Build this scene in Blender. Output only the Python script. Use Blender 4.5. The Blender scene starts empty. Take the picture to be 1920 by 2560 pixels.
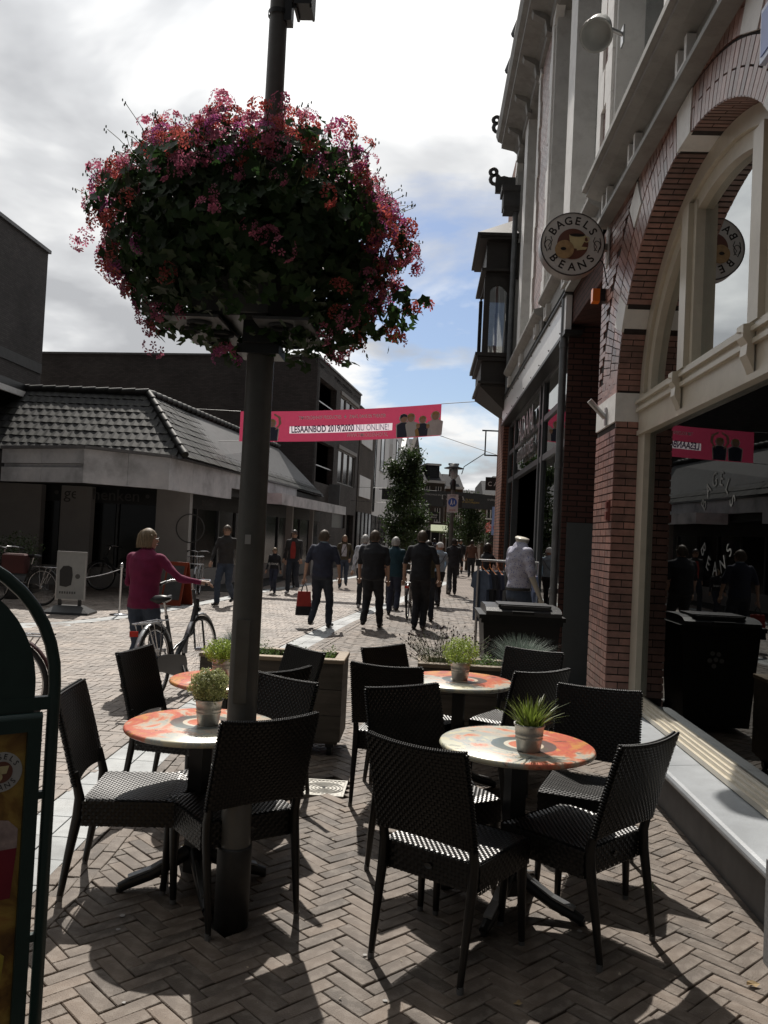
import bpy, bmesh, math, random
import numpy as np
from mathutils import Vector, Matrix, Euler, noise
R = math.radians
random.seed(7)
SC = bpy.context.scene
COL = SC.collection
# ------------------------------------------------------------------ camera
CAM_H = 1.68
yaw, pitch, roll = R(2.83), R(1.68), R(2.75)
F = Vector((-math.sin(yaw)*math.cos(pitch), math.cos(yaw)*math.cos(pitch), math.sin(pitch)))
R0 = Vector((math.cos(yaw), math.sin(yaw), 0)); U0 = R0.cross(F)
RV = R0*math.cos(roll)+U0*math.sin(roll); UV = -R0*math.sin(roll)+U0*math.cos(roll)
cam = bpy.data.cameras.new('camera'); camo = bpy.data.objects.new('camera', cam); COL.objects.link(camo)
m = Matrix((RV, UV, -F)).transposed().to_4x4(); m.translation = Vector((0, 0, CAM_H)); camo.matrix_world = m
cam.sensor_fit = 'VERTICAL'; cam.sensor_height = 36; cam.lens = 36*2080/2560
cam.clip_start = 0.05; cam.clip_end = 3000
SC.camera = camo
# ------------------------------------------------------------------ light
SUN_EL, SUN_AZ = 51.0, -12.0            # azimuth from +Y, positive towards +X
sd = Vector((math.sin(R(SUN_AZ))*math.cos(R(SUN_EL)), math.cos(R(SUN_AZ))*math.cos(R(SUN_EL)), math.sin(R(SUN_EL))))
sl = bpy.data.lights.new('sun', 'SUN'); so = bpy.data.objects.new('sun', sl); COL.objects.link(so)
sl.energy = 5.0; sl.angle = R(0.6); sl.color = (1.0, 0.94, 0.86)
so.rotation_euler = sd.to_track_quat('Z', 'Y').to_euler(); so.location = (0, 0, 30)
SC.view_settings.view_transform = 'Standard'
try: SC.view_settings.look = 'None'
except Exception: pass
SC.view_settings.gamma = 1.0; SC.view_settings.use_curve_mapping = False
SC.view_settings.exposure = 0.0
SC.cycles.use_denoising = True
SC.cycles.max_bounces = 8; SC.cycles.transparent_max_bounces = 16

def N(nt, t, **k):
    n = nt.nodes.new(t)
    for a, v in k.items():
        if a in n.inputs: n.inputs[a].default_value = v
        else: setattr(n, a, v)
    return n
def L(nt, a, b): nt.links.new(a, b)
def Mth(nt, op, a, b=None, c=None, clamp=False):
    n = nt.nodes.new('ShaderNodeMath'); n.operation = op; n.use_clamp = clamp
    for i, v in enumerate((a, b, c)):
        if v is None: continue
        if isinstance(v, (int, float)): n.inputs[i].default_value = v
        else: L(nt, v, n.inputs[i])
    return n.outputs[0]
def Ramp(nt, fac, stops, interp='LINEAR'):
    n = nt.nodes.new('ShaderNodeValToRGB'); n.color_ramp.interpolation = interp
    e = n.color_ramp.elements
    while len(e) < len(stops): e.new(0.5)
    for i, (p, c) in enumerate(stops):
        e[i].position = p; e[i].color = (*c, 1) if len(c) == 3 else c
    L(nt, fac, n.inputs[0]); return n.outputs[0]
def Mix(nt, fac, a, b, mode='MIX'):
    n = nt.nodes.new('ShaderNodeMix'); n.data_type = 'RGBA'; n.blend_type = mode
    for i, v in ((0, fac), (6, a), (7, b)):
        if isinstance(v, (int, float)): n.inputs[i].default_value = v
        elif isinstance(v, (tuple, list)): n.inputs[i].default_value = (*v, 1) if len(v) == 3 else v
        else: L(nt, v, n.inputs[i])
    return n.outputs[2]

W = bpy.data.worlds.new('World'); SC.world = W; W.use_nodes = True
nt = W.node_tree; nt.nodes.clear()
sky = N(nt, 'ShaderNodeTexSky'); sky.sky_type = 'NISHITA'; sky.sun_disc = False
sky.sun_elevation = R(SUN_EL); sky.sun_rotation = R(SUN_AZ); sky.air_density = 1.0; sky.dust_density = 1.0; sky.ozone_density = 1.5
tc = N(nt, 'ShaderNodeTexCoord'); D = tc.outputs['Generated']
def dotn(v):
    n = nt.nodes.new('ShaderNodeVectorMath'); n.operation = 'DOT_PRODUCT'; L(nt, D, n.inputs[0]); n.inputs[1].default_value = v
    return n.outputs['Value']
def px(x, y):
    return (F+RV*((x-960)/2080)-UV*((y-1280)/2080)).normalized()
# clouds live on a flat layer: project direction on a plane so they shrink to the horizon
sep = N(nt, 'ShaderNodeSeparateXYZ'); L(nt, D, sep.inputs[0])
zz = Mth(nt, 'ADD', Mth(nt, 'MAXIMUM', sep.outputs[2], 0.0), 0.22)
cmb = N(nt, 'ShaderNodeCombineXYZ')
L(nt, Mth(nt, 'DIVIDE', sep.outputs[0], zz), cmb.inputs[0]); L(nt, Mth(nt, 'DIVIDE', sep.outputs[1], zz), cmb.inputs[1])
n1 = N(nt, 'ShaderNodeTexNoise', Scale=1.7, Detail=7.0, Roughness=0.55, Distortion=0.25); L(nt, cmb.outputs[0], n1.inputs['Vector'])
n2 = N(nt, 'ShaderNodeTexNoise', Scale=2.2, Detail=5.0, Roughness=0.5, Distortion=0.4); n2.noise_dimensions = '4D'; n2.inputs['W'].default_value = 3.3
L(nt, cmb.outputs[0], n2.inputs['Vector'])
sunny = dotn(tuple(sd))
# gap of blue sky right of the centre, above the banner
b0 = dotn(tuple(px(1130, 790)))
gap = Mth(nt, 'MULTIPLY', Ramp(nt, b0, [(0.975, (0,)*3), (0.997, (1,)*3)]), 0.31)
cover = Mth(nt, 'SUBTRACT', Mth(nt, 'ADD', n1.outputs[0], 0.19), gap)
cov = Ramp(nt, cover, [(0.40, (0,)*3), (0.53, (1,)*3)])
shade = Ramp(nt, n2.outputs[0], [(0.38, (0.52, 0.53, 0.55)), (0.48, (0.72, 0.73, 0.745)), (0.57, (1.04, 1.04, 1.03))])
bright = Ramp(nt, sunny, [(0.0, (0.11,)*3), (0.30, (0.20,)*3), (0.50, (0.66,)*3), (0.66, (1.0,)*3), (0.88, (1.16,)*3), (1.0, (1.6,)*3)])
cloud = Mix(nt, 1.0, shade, bright, 'MULTIPLY')
cl10 = Mix(nt, 1.0, cloud, (9.0, 9.0, 9.0), 'MULTIPLY')
skc = Mix(nt, 1.0, sky.outputs[0], (0.85, 0.9, 0.98), 'MULTIPLY')
fin = Mix(nt, cov, skc, cl10)
bg = N(nt, 'ShaderNodeBackground', Strength=0.1); L(nt, fin, bg.inputs[0])
wo = N(nt, 'ShaderNodeOutputWorld'); L(nt, bg.outputs[0], wo.inputs[0])

# ------------------------------------------------------------------ materials
MATS = {}
def mat(name, col, rough=0.7, metal=0.0, var=0.12, nscale=6.0, bump=0.0, bscale=60.0, spec=0.5, coat=0.0, rand=0.0, dirt=None, transl=0.0, stretch=None):
    if name in MATS: return MATS[name]
    m = bpy.data.materials.new(name); m.use_nodes = True; t = m.node_tree
    b = t.nodes['Principled BSDF']
    b.inputs['Roughness'].default_value = rough; b.inputs['Metallic'].default_value = metal
    b.inputs['Specular IOR Level'].default_value = spec
    if coat: b.inputs['Coat Weight'].default_value = coat; b.inputs['Coat Roughness'].default_value = .33
    tc = N(t, 'ShaderNodeTexCoord'); vec = tc.outputs['Object']
    if stretch:
        mp = N(t, 'ShaderNodeMapping'); mp.inputs['Scale'].default_value = stretch; L(t, vec, mp.inputs[0]); vec = mp.outputs[0]
    nn = N(t, 'ShaderNodeTexNoise', Scale=nscale, Detail=5.0, Roughness=0.6); L(t, vec, nn.inputs['Vector'])
    lo = tuple(c*(1-var) for c in col); hi = tuple(min(1, c*(1+var)) for c in col)
    c = Ramp(t, nn.outputs[0], [(0.3, lo), (0.7, hi)])
    if rand:
        g = N(t, 'ShaderNodeNewGeometry'); oi = N(t, 'ShaderNodeObjectInfo')
        v = Mth(t, 'FRACT', Mth(t, 'ADD', g.outputs['Random Per Island'], Mth(t, 'MULTIPLY', oi.outputs['Random'], 7.31)))
        f = Ramp(t, v, [(0, (1-rand,)*3), (0.5, (1,)*3), (1, (1+rand*0.8, 1+rand*0.7, 1+rand*0.6))])
        c = Mix(t, 1.0, c, f, 'MULTIPLY')
        nw = N(t, 'ShaderNodeTexNoise', Scale=1.3, Detail=6.0, Roughness=0.65); L(t, g.outputs['Position'], nw.inputs['Vector'])
        c = Mix(t, 1.0, c, Ramp(t, nw.outputs[0], [(0.30, (0.56,)*3), (0.5, (1.0,)*3), (0.72, (1.28, 1.25, 1.22))]), 'MULTIPLY')
    if dirt:
        n2 = N(t, 'ShaderNodeTexNoise', Scale=dirt[1], Detail=6.0, Roughness=0.7); L(t, tc.outputs['Object'], n2.inputs['Vector'])
        c = Mix(t, Ramp(t, n2.outputs[0], [(0.48, (0,)*3), (0.72, (dirt[2],)*3)]), c, dirt[0])
    L(t, c, b.inputs['Base Color'])
    if bump:
        n3 = N(t, 'ShaderNodeTexNoise', Scale=bscale, Detail=4.0); L(t, vec, n3.inputs['Vector'])
        bp = N(t, 'ShaderNodeBump', Strength=bump, Distance=0.01); L(t, n3.outputs[0], bp.inputs['Height']); L(t, bp.outputs[0], b.inputs['Normal'])
    if transl:
        out = t.nodes['Material Output']; tr = N(t, 'ShaderNodeBsdfTranslucent'); L(t, c, tr.inputs[0])
        mx = N(t, 'ShaderNodeMixShader', Fac=transl); L(t, b.outputs[0], mx.inputs[1]); L(t, tr.outputs[0], mx.inputs[2]); L(t, mx.outputs[0], out.inputs[0])
    MATS[name] = m; return m

def brick_tex(name, c1, c2, mortar, sx=1.0, axis='XZ', bw=0.22, bh=0.065, rough=0.85, msize=0.008, bump=0.3):
    if name in MATS: return MATS[name]
    m = bpy.data.materials.new(name); m.use_nodes = True; t = m.node_tree; b = t.nodes['Principled BSDF']
    b.inputs['Roughness'].default_value = rough; b.inputs['Specular IOR Level'].default_value = 0.25
    tc = N(t, 'ShaderNodeTexCoord'); s = N(t, 'ShaderNodeSeparateXYZ'); L(t, tc.outputs['Object'], s.inputs[0])
    c = N(t, 'ShaderNodeCombineXYZ')
    if axis == 'XY':
        L(t, s.outputs[0], c.inputs[0]); L(t, s.outputs[1], c.inputs[1])
    else:
        L(t, Mth(t, 'ADD', s.outputs[0], s.outputs[1]), c.inputs[0]); L(t, s.outputs[2], c.inputs[1])
    bt = N(t, 'ShaderNodeTexBrick', Scale=1.0); bt.inputs['Brick Width'].default_value = bw; bt.inputs['Row Height'].default_value = bh
    bt.inputs['Mortar Size'].default_value = msize; bt.inputs['Color1'].default_value = (*c1, 1); bt.inputs['Color2'].default_value = (*c2, 1); bt.inputs['Mortar'].default_value = (*mortar, 1)
    L(t, c.outputs[0], bt.inputs['Vector'])
    nn = N(t, 'ShaderNodeTexNoise', Scale=0.7, Detail=6.0, Roughness=0.65); L(t, tc.outputs['Object'], nn.inputs['Vector'])
    col = Mix(t, 1.0, bt.outputs[0], Ramp(t, nn.outputs[0], [(0.3, (0.72,)*3), (0.7, (1.2,)*3)]), 'MULTIPLY')
    L(t, col, b.inputs['Base Color'])
    bp = N(t, 'ShaderNodeBump', Strength=bump, Distance=0.01); L(t, bt.outputs['Fac'], bp.inputs['Height']); bp.invert = True; L(t, bp.outputs[0], b.inputs['Normal'])
    MATS[name] = m; return m

def glass_mat(name, tint=(0.75, 0.8, 0.78), ior=1.55, extra=0.0, rough=0.0):
    if name in MATS: return MATS[name]
    m = bpy.data.materials.new(name); m.use_nodes = True; t = m.node_tree; t.nodes.clear()
    fr = N(t, 'ShaderNodeFresnel', IOR=ior); gl = N(t, 'ShaderNodeBsdfGlossy', Roughness=rough); tr = N(t, 'ShaderNodeBsdfTransparent')
    tr.inputs[0].default_value = (*tint, 1); gl.inputs[0].default_value = (0.92, 0.95, 0.95, 1)
    mx = N(t, 'ShaderNodeMixShader'); L(t, Mth(t, 'ADD', fr.outputs[0], extra, clamp=True), mx.inputs[0]); L(t, tr.outputs[0], mx.inputs[1]); L(t, gl.outputs[0], mx.inputs[2])
    o = N(t, 'ShaderNodeOutputMaterial'); L(t, mx.outputs[0], o.inputs[0]); MATS[name] = m; return m

# ------------------------------------------------------------------ mesh helpers
class MB:
    def __init__(s): s.v = []; s.f = []; s.mi = []; s.sm = []
    def add(s, vs, fs, mi=0, smooth=False):
        o = len(s.v); s.v.extend([tuple(v) for v in vs])
        for f in fs: s.f.append(tuple(i+o for i in f)); s.mi.append(mi); s.sm.append(smooth)
        return s
    def box(s, x0, x1, y0, y1, z0, z1, mi=0, M=None):
        if x0 > x1: x0, x1 = x1, x0
        if y0 > y1: y0, y1 = y1, y0
        if z0 > z1: z0, z1 = z1, z0
        vs = [Vector((x, y, z)) for z in (z0, z1) for x, y in ((x0, y0), (x1, y0), (x1, y1), (x0, y1))]
        if M: vs = [M @ v for v in vs]
        return s.add(vs, [(0, 3, 2, 1), (4, 5, 6, 7), (0, 1, 5, 4), (1, 2, 6, 5), (2, 3, 7, 6), (3, 0, 4, 7)], mi)
    def bbox(s, x0, x1, y0, y1, z0, z1, b=0.004, mi=0, M=None):   # box with bevelled top and vertical edges
        if x0 > x1: x0, x1 = x1, x0
        if y0 > y1: y0, y1 = y1, y0
        vs = []
        for z, i in ((z0, 0), (z1-b, 0), (z1, b)):
            vs += [Vector((x0+i, y0+i, z)), Vector((x1-i, y0+i, z)), Vector((x1-i, y1-i, z)), Vector((x0+i, y1-i, z))]
        if M: vs = [M @ v for v in vs]
        fs = [(8, 9, 10, 11)]
        for k in (0, 4):
            for i in range(4): fs.append((k+i, k+(i+1) % 4, k+4+(i+1) % 4, k+4+i))
        return s.add(vs, fs, mi)
    def tube(s, pts, r, n=8, mi=0, caps=True, smooth=True, sx=1.0):
        pts = [Vector(p) for p in pts]; k = len(pts)
        rs = r if isinstance(r, (list, tuple)) else [r]*k
        rings = []; up = None
        for i, p in enumerate(pts):
            d = (pts[min(i+1, k-1)]-pts[max(i-1, 0)]).normalized()
            if up is None:
                up = Vector((0, 0, 1)) if abs(d.z) < 0.9 else Vector((0, 1, 0))
            a = d.cross(up).normalized(); b = a.cross(d).normalized(); up = b
            rings.append([p+a*math.cos(2*math.pi*j/n)*rs[i]*sx+b*math.sin(2*math.pi*j/n)*rs[i] for j in range(n)])
        vs = [v for r_ in rings for v in r_]; fs = []
        for i in range(k-1):
            for j in range(n): fs.append((i*n+j, i*n+(j+1) % n, (i+1)*n+(j+1) % n, (i+1)*n+j))
        s.add(vs, fs, mi, smooth)
        if caps: s.add(rings[0], [tuple(range(n))[::-1]], mi); s.add(rings[-1], [tuple(range(n))], mi)
        return s
    def lathe(s, prof, c=(0, 0, 0), n=24, mi=0, smooth=True, a0=0, a1=2*math.pi, sy=1.0):
        full = abs(a1-a0-2*math.pi) < 1e-6; m_ = n if full else n+1; vs = []
        for r, z in prof:
            for j in range(m_):
                a = a0+(a1-a0)*j/n; vs.append((c[0]+r*math.cos(a), c[1]+r*math.sin(a)*sy, c[2]+z))
        fs = []
        for i in range(len(prof)-1):
            for j in range(n):
                j2 = (j+1) % m_
                fs.append((i*m_+j, i*m_+j2, (i+1)*m_+j2, (i+1)*m_+j))
        return s.add(vs, fs, mi, smooth)
    def prism(s, poly, o, u, v, w, mi=0):      # polygon (2D) in plane o+u*a+v*b, extruded by vector w
        o, u, v, w = Vector(o), Vector(u), Vector(v), Vector(w); n = len(poly)
        a = [o+u*p[0]+v*p[1] for p in poly]; b = [p+w for p in a]
        fs = [tuple(range(n))[::-1], tuple(range(n, 2*n))]+[(i, (i+1) % n, n+(i+1) % n, n+i) for i in range(n)]
        return s.add(a+b, fs, mi)
    def sphere(s, c, r, n=10, m_=7, mi=0):
        if isinstance(r, (int, float)): r = (r, r, r)
        vs = []
        for i in range(m_+1):
            t = math.pi*i/m_
            for j in range(n):
                a = 2*math.pi*j/n; vs.append((c[0]+r[0]*math.sin(t)*math.cos(a), c[1]+r[1]*math.sin(t)*math.sin(a), c[2]+r[2]*math.cos(t)))
        fs = [(i*n+j, (i+1)*n+j, (i+1)*n+(j+1) % n, i*n+(j+1) % n) for i in range(m_) for j in range(n)]
        return s.add(vs, fs, mi, True)
    def mesh(s, name, mats):
        me = bpy.data.meshes.new(name); me.from_pydata(s.v, [], s.f)
        for m_ in (mats if isinstance(mats, (list, tuple)) else [mats]): me.materials.append(m_)
        me.polygons.foreach_set('material_index', s.mi); me.polygons.foreach_set('use_smooth', s.sm)
        me.update(); return me
    def build(s, name, mats, parent=None, fix=True):
        me = s.mesh(name, mats)
        if fix and len(s.v) < 60000:
            b = bmesh.new(); b.from_mesh(me); bmesh.ops.recalc_face_normals(b, faces=b.faces[:]); b.to_mesh(me); b.free()
        return ob(name, me, parent)
def ob(name, data, parent=None, loc=None, rot=None):
    o = bpy.data.objects.new(name, data); COL.objects.link(o)
    if parent: o.parent = parent
    if loc is not None: o.location = loc
    if rot is not None: o.rotation_euler = rot
    return o
def tag(o, label=None, cat=None, group=None, kind=None):
    if label: o['label'] = label
    if cat: o['category'] = cat
    if group: o['group'] = group
    if kind: o['kind'] = kind
    return o
def thing(name, label, cat, loc=(0, 0, 0), rz=0.0, group=None):
    return tag(ob(name, None, None, loc, (0, 0, rz)), label, cat, group)
def part(name, fn, mats, parent):
    b = MB(); fn(b); return b.build(name, mats, parent)
def dup(root, loc, rz, label, group=None):
    r = root.copy(); COL.objects.link(r); r.location = loc; r.rotation_euler = (0, 0, rz); r['label'] = label
    if group: r['group'] = group
    for ch in list(root.children):
        c = ch.copy(); COL.objects.link(c); c.parent = r
        for g in list(ch.children):
            d = g.copy(); COL.objects.link(d); d.parent = c
    return r
def text(name, body, size, M, mat_, parent, extrude=0.001, align='CENTER', sx=1.0, bold=0.0, fit=None):
    cu = bpy.data.curves.new(name, 'FONT'); cu.body = body; cu.size = size; cu.extrude = extrude; cu.align_x = align; cu.align_y = 'CENTER'; cu.offset = bold
    cu.resolution_u = 3
    o = bpy.data.objects.new(name+'_tmp', cu); COL.objects.link(o)
    dg = bpy.context.evaluated_depsgraph_get(); me = bpy.data.meshes.new_from_object(o.evaluated_get(dg))
    bpy.data.objects.remove(o, do_unlink=True); bpy.data.curves.remove(cu)
    if fit:
        xs = [v.co.x for v in me.vertices]; sx = fit/(max(xs)-min(xs))
    me.transform(Matrix.Diagonal((sx, 1, 1, 1))); me.transform(M); me.materials.clear(); me.materials.append(mat_)
    me.name = name
    return ob(name, me, parent)
def frameM(o, xdir, ydir):
    x = Vector(xdir).normalized(); y = Vector(ydir).normalized(); z = x.cross(y)
    m_ = Matrix((x, y, z)).transposed().to_4x4(); m_.translation = Vector(o); return m_
def leaves_mesh(name, P_, N_, S_, shape, mats, mi=None, jitter=0.0):
    """many copies of a small flat shape (list of 3D pts + faces) at points P with normals N, sizes S"""
    sv, sf = shape; k = len(P_); sv = np.array(sv); nv = len(sv)
    Nn = np.array(N_, float); Nn /= np.linalg.norm(Nn, axis=1)[:, None]+1e-9
    rnd = np.random.normal(size=(k, 3)); T = np.cross(Nn, rnd); T /= np.linalg.norm(T, axis=1)[:, None]+1e-9
    B = np.cross(Nn, T)
    V = (np.array(P_)[:, None, :]+np.array(S_)[:, None, None]*(sv[None, :, 0:1]*T[:, None, :]+sv[None, :, 1:2]*B[:, None, :]+sv[None, :, 2:3]*Nn[:, None, :])).reshape(-1, 3)
    fs = []; mis = []
    for i in range(k):
        o = i*nv
        for f in sf: fs.append(tuple(a+o for a in f)); mis.append(0 if mi is None else int(mi[i]))
    me = bpy.data.meshes.new(name); me.from_pydata(V.tolist(), [], fs)
    for m_ in (mats if isinstance(mats, (list, tuple)) else [mats]): me.materials.append(m_)
    me.polygons.foreach_set('material_index', mis); me.update(); return me
# ------------------------------------------------------------------ base materials
paver = mat('paver_brown', (0.135, 0.106, 0.083), 0.62, var=0.22, nscale=9, bump=0.5, bscale=160, rand=0.36, dirt=((0.25, 0.22, 0.19), 9.0, 0.7))
paver2 = mat('paver_grey', (0.255, 0.220, 0.192), 0.62, var=0.15, nscale=9, bump=0.4, bscale=160, rand=0.16, dirt=((0.16, 0.14, 0.13), 3.0, 0.4))
joint = mat('joint_sand', (0.020, 0.017, 0.014), 0.95, var=0.4, nscale=30)
slabm = mat('gutter_stone', (0.36, 0.38, 0.385), 0.6, var=0.12, nscale=4, bump=0.3, bscale=200, rand=0.12, dirt=((0.2, 0.2, 0.2), 6.0, 0.5))
farpave = brick_tex('far_paving', (0.24, 0.205, 0.18), (0.20, 0.17, 0.15), (0.12, 0.10, 0.09), axis='XY', bw=0.21, bh=0.14, bump=0.2)
brickm = mat('glazed_brick', (0.275, 0.142, 0.116), 0.38, var=0.25, nscale=14, bump=0.25, bscale=90, rand=0.32, spec=0.6, coat=0.45)
mortarm = mat('mortar', (0.035, 0.028, 0.026), 0.95, var=0.3, nscale=20)
whiteS = mat('painted_stone', (0.80, 0.79, 0.77), 0.55, var=0.07, nscale=3, bump=0.15, bscale=40, dirt=((0.4, 0.38, 0.35), 5.0, 0.35))
creamW = mat('cream_paint', (0.60, 0.55, 0.45), 0.28, var=0.06, nscale=5, spec=0.5, dirt=((0.4, 0.35, 0.28), 8.0, 0.25))
blue = mat('bluestone', (0.33, 0.35, 0.37), 0.38, var=0.14, nscale=4, bump=0.15, bscale=90, dirt=((0.22, 0.23, 0.24), 5.0, 0.4))
darkst = mat('dark_plinth', (0.07, 0.07, 0.072), 0.6, var=0.25, nscale=6)
corn = mat('cornice_paint', (0.30, 0.295, 0.28), 0.6, var=0.15, nscale=3, dirt=((0.14, 0.13, 0.12), 4.0, 0.5))
zinc = mat('zinc_pipe', (0.20, 0.21, 0.22), 0.45, metal=0.6, var=0.2)
glassB = glass_mat('window_glass', (0.30, 0.33, 0.31), 1.5, 0.0)
glassA = glass_mat('arch_glass', (0.3, 0.33, 0.33), 1.8, 0.38)
glassU = glass_mat('upper_glass', (0.25, 0.28, 0.3), 1.8, 0.12)
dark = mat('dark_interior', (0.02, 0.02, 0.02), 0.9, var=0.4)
black = mat('black_paint', (0.018, 0.019, 0.02), 0.4, var=0.2)
steel = mat('steel', (0.42, 0.42, 0.42), 0.35, metal=0.9, var=0.1)
shopgrey = mat('shopfront_grey', (0.075, 0.082, 0.088), 0.4, var=0.1)
darkwood = mat('dark_wood', (0.028, 0.024, 0.022), 0.55, var=0.2, stretch=(1, 1, 6))
textd = mat('text_dark', (0.03, 0.025, 0.025), 0.6, var=0.0)
textw = mat('text_white', (0.75, 0.75, 0.75), 0.6, var=0.0)

# ------------------------------------------------------------------ ground
g = MB(); g.add([(-900, -60, -0.05), (900, -60, -0.05), (900, 1500, -0.05), (-900, 1500, -0.05)], [(0, 1, 2, 3)])
tag(g.build('ground', joint), kind='structure')
def lerp_tab(tab, y):
    for (y0, a), (y1, b) in zip(tab, tab[1:]):
        if y <= y1: return a+(b-a)*max(0, (y-y0))/(y1-y0)
    return tab[-1][1]
SL = [(-3, -2.05), (3.7, -2.08), (4.7, -2.13), (6.3, -2.2), (8.5, -2.19), (12.1, -2.02), (15.9, -1.68), (18.6, -1.33), (20.1, -1.05), (24.5, -0.42), (29, 0.2), (34, 1.0), (39, 1.9), (43, 2.9), (60, 8)]
def stripL(y): return lerp_tab(SL, y)
def stripR(y): return stripL(y)+(0.40 if y < 14 else 0.36)
S2 = [(-3, -17), (6, -14), (9, -10.6), (13.2, -6.5), (13.6, -5.95), (14.5, -5.66), (15.4, -5.45), (17.2, -5.2), (19, -5.0), (22, -4.75), (30, -3.4), (36, -2.5), (45, 0), (60, 5)]
def strip2(y): return lerp_tab(S2, y)
YF = 24.0
def sheet(name, fn_l, fn_r, ys, z, m_, n=1):
    b = MB(); vs = []
    for y in ys: vs += [(fn_l(y), y, z), (fn_r(y), y, z)]
    b.add(vs, [(2*i, 2*i+1, 2*i+3, 2*i+2) for i in range(len(ys)-1)])
    return tag(b.build(name, m_), kind='structure')
ysF = [YF, 27, 30, 34, 39, 43, 50, 60, 80, 130, 300]
sheet('far_street_paving', lambda y: -30, lambda y: 60, ysF, -0.008, farpave)
base = MB(); base.add([(-16, -2, -0.03), (3.0, -2, -0.03), (3.0, YF, -0.03), (-16, YF, -0.03)], [(0, 1, 2, 3)])
pav = tag(base.build('pavement', joint), kind='structure')

def herring(region, ang, Wd, gap, x0, x1, y0, y1):
    """centres, direction of single-width 3:1 herringbone bricks"""
    out = []; ca, sa = math.cos(ang), math.sin(ang)
    cx, cy = (x0+x1)/2, (y0+y1)/2; rad = math.hypot(x1-x0, y1-y0)/2
    n = int(rad/Wd)+4
    for i in range(-n, n):
        for j in range(-n, n):
            t = (i-j) % 6
            if t == 0: u, v, vert = i+1.5, j+0.5, 0
            elif t == 5: u, v, vert = i+0.5, j+1.5, 1
            else: continue
            u *= Wd; v *= Wd
            x = cx+u*ca-v*sa; y = cy+u*sa+v*ca
            if x0 < x < x1 and y0 < y < y1 and region(x, y): out.append((x, y, ang+(math.pi/2 if vert else 0)))
    return out
BL, BW = 0.2055, 0.0655
def brick_mesh(name, m_, l=BL, w=BW, t=0.05, bev=0.003):
    b = MB(); b.bbox(-l/2, l/2, -w/2, w/2, -t, 0, bev); return b.mesh(name, m_)
bm1 = brick_mesh('paving_brick', paver); bm2 = brick_mesh('street_brick', paver2)
def lay(bricks, nind, m_, me, parent, bigname, individual=lambda x, y: True, l=BL, w=BW, jit=0.0030, seed=1):
    rn = random.Random(seed)
    cand = sorted([b for b in bricks if individual(b[0], b[1])], key=lambda b: b[0]**2+b[1]**2)[:nind]
    ids = set(id(b) for b in cand); rest = MB()
    for b in bricks:
        x, y, a = b[:3]; z = rn.uniform(-jit, jit*0.8)+(.0058 if len(b) > 3 else 0)
        q_ = .020 if len(b) == 3 else .004; tx, ty = rn.uniform(-q_, q_), rn.uniform(-q_, q_); a2 = a+rn.uniform(-.028, .028)
        x += rn.uniform(-.0015, .0015); y += rn.uniform(-.0015, .0015)
        if id(b) in ids: ob('brick', me, parent, (x, y, z), (tx, ty, a2))
        else:
            M_ = Matrix.Translation((x, y, z)) @ Euler((tx, ty, a2)).to_matrix().to_4x4()
            if y < 12: rest.bbox(-l/2, l/2, -w/2, w/2, -0.05, 0, 0.003, M=M_)
            else:
                rest.add([M_ @ Vector(p) for p in ((-l/2, -w/2, 0), (l/2, -w/2, 0), (l/2, w/2, 0), (-l/2, w/2, 0), (-l/2, -w/2, -.03), (l/2, -w/2, -.03), (l/2, w/2, -.03), (-l/2, w/2, -.03))],
                         [(0, 1, 2, 3), (4, 5, 1, 0), (5, 6, 2, 1), (6, 7, 3, 2), (7, 4, 0, 3)])
    if rest.v:
        tag(rest.build(bigname, m_, parent, fix=False), kind='stuff')
MAN = (-0.73, -0.44, 5.37, 5.72)
def inman(x, y): return MAN[0]-.02 < x < MAN[1]+.02 and MAN[2]-.02 < y < MAN[3]+.02
right = herring(lambda x, y: x > stripR(y)+0.10 and x < 1.72 and not inman(x, y) and (abs(x+.745) > .1 or abs(y-3.55) > .1), R(45), 0.07, 0, -2.0, 1.8, 2.0, YF)
right += herring(lambda x, y: x > stripR(y)+0.21 and x > 1.64, R(45), 0.07, 0, 1.6, 3.0, 19.5, YF) if False else []
# border rows along the gutter strip
yy = 2.0
while yy < YF:
    for k in range(3):
        xr = stripR(yy)+0.035+0.07*k
        a = math.atan2(0.4, stripR(yy+.2)-stripR(yy-.2))
        right.append((xr, yy+(0.1 if k % 2 else 0), a, 1))
    yy += 0.212
def vis(x, y):
    return y > 2.55 and abs(x+0.03*y) < 0.50*y
lay(right, 300, paver, bm1, pav, 'paving_bricks', vis)
street = tag(part('street', lambda b: b.add([(-16, -2, -0.028), (-1.9, -2, -0.028), (-1.9, 2.5, -0.028), (-16, 2.5, -0.028)], [(0, 1, 2, 3)]), joint, None), kind='structure')
mid = herring(lambda x, y: strip2(y)+0.36 < x < stripL(y)-0.06, R(0), 0.07, 0, -8, -0.6, 2.5, YF)
yy = 2.5
while yy < YF:
    a = math.atan2(0.4, stripL(yy+.2)-stripL(yy-.2))
    for k in range(2): mid.append((stripL(yy)-0.035-0.07*k, yy+0.1*k, a, 1))
    yy += 0.212
lay(mid, 300, paver2, bm2, street, 'street_bricks', lambda x, y: vis(x, y) and x < -2.1 and not (y < 6.6 and x < -0.56*y+0.62), seed=2)
left = herring(lambda x, y: x < strip2(y)-0.02, R(0), 0.07*3/3, 0, -11.5, -4.6, 12.0, YF)
side = tag(part('side_pavement', lambda b: b.add([(-17, 12, -0.026), (-14, 12, -0.026), (-14, YF, -0.026), (-17, YF, -0.026)], [(0, 1, 2, 3)]), joint, None), kind='structure')
lay(left, 0, paver2, bm2, side, 'side_bricks', seed=3)
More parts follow.
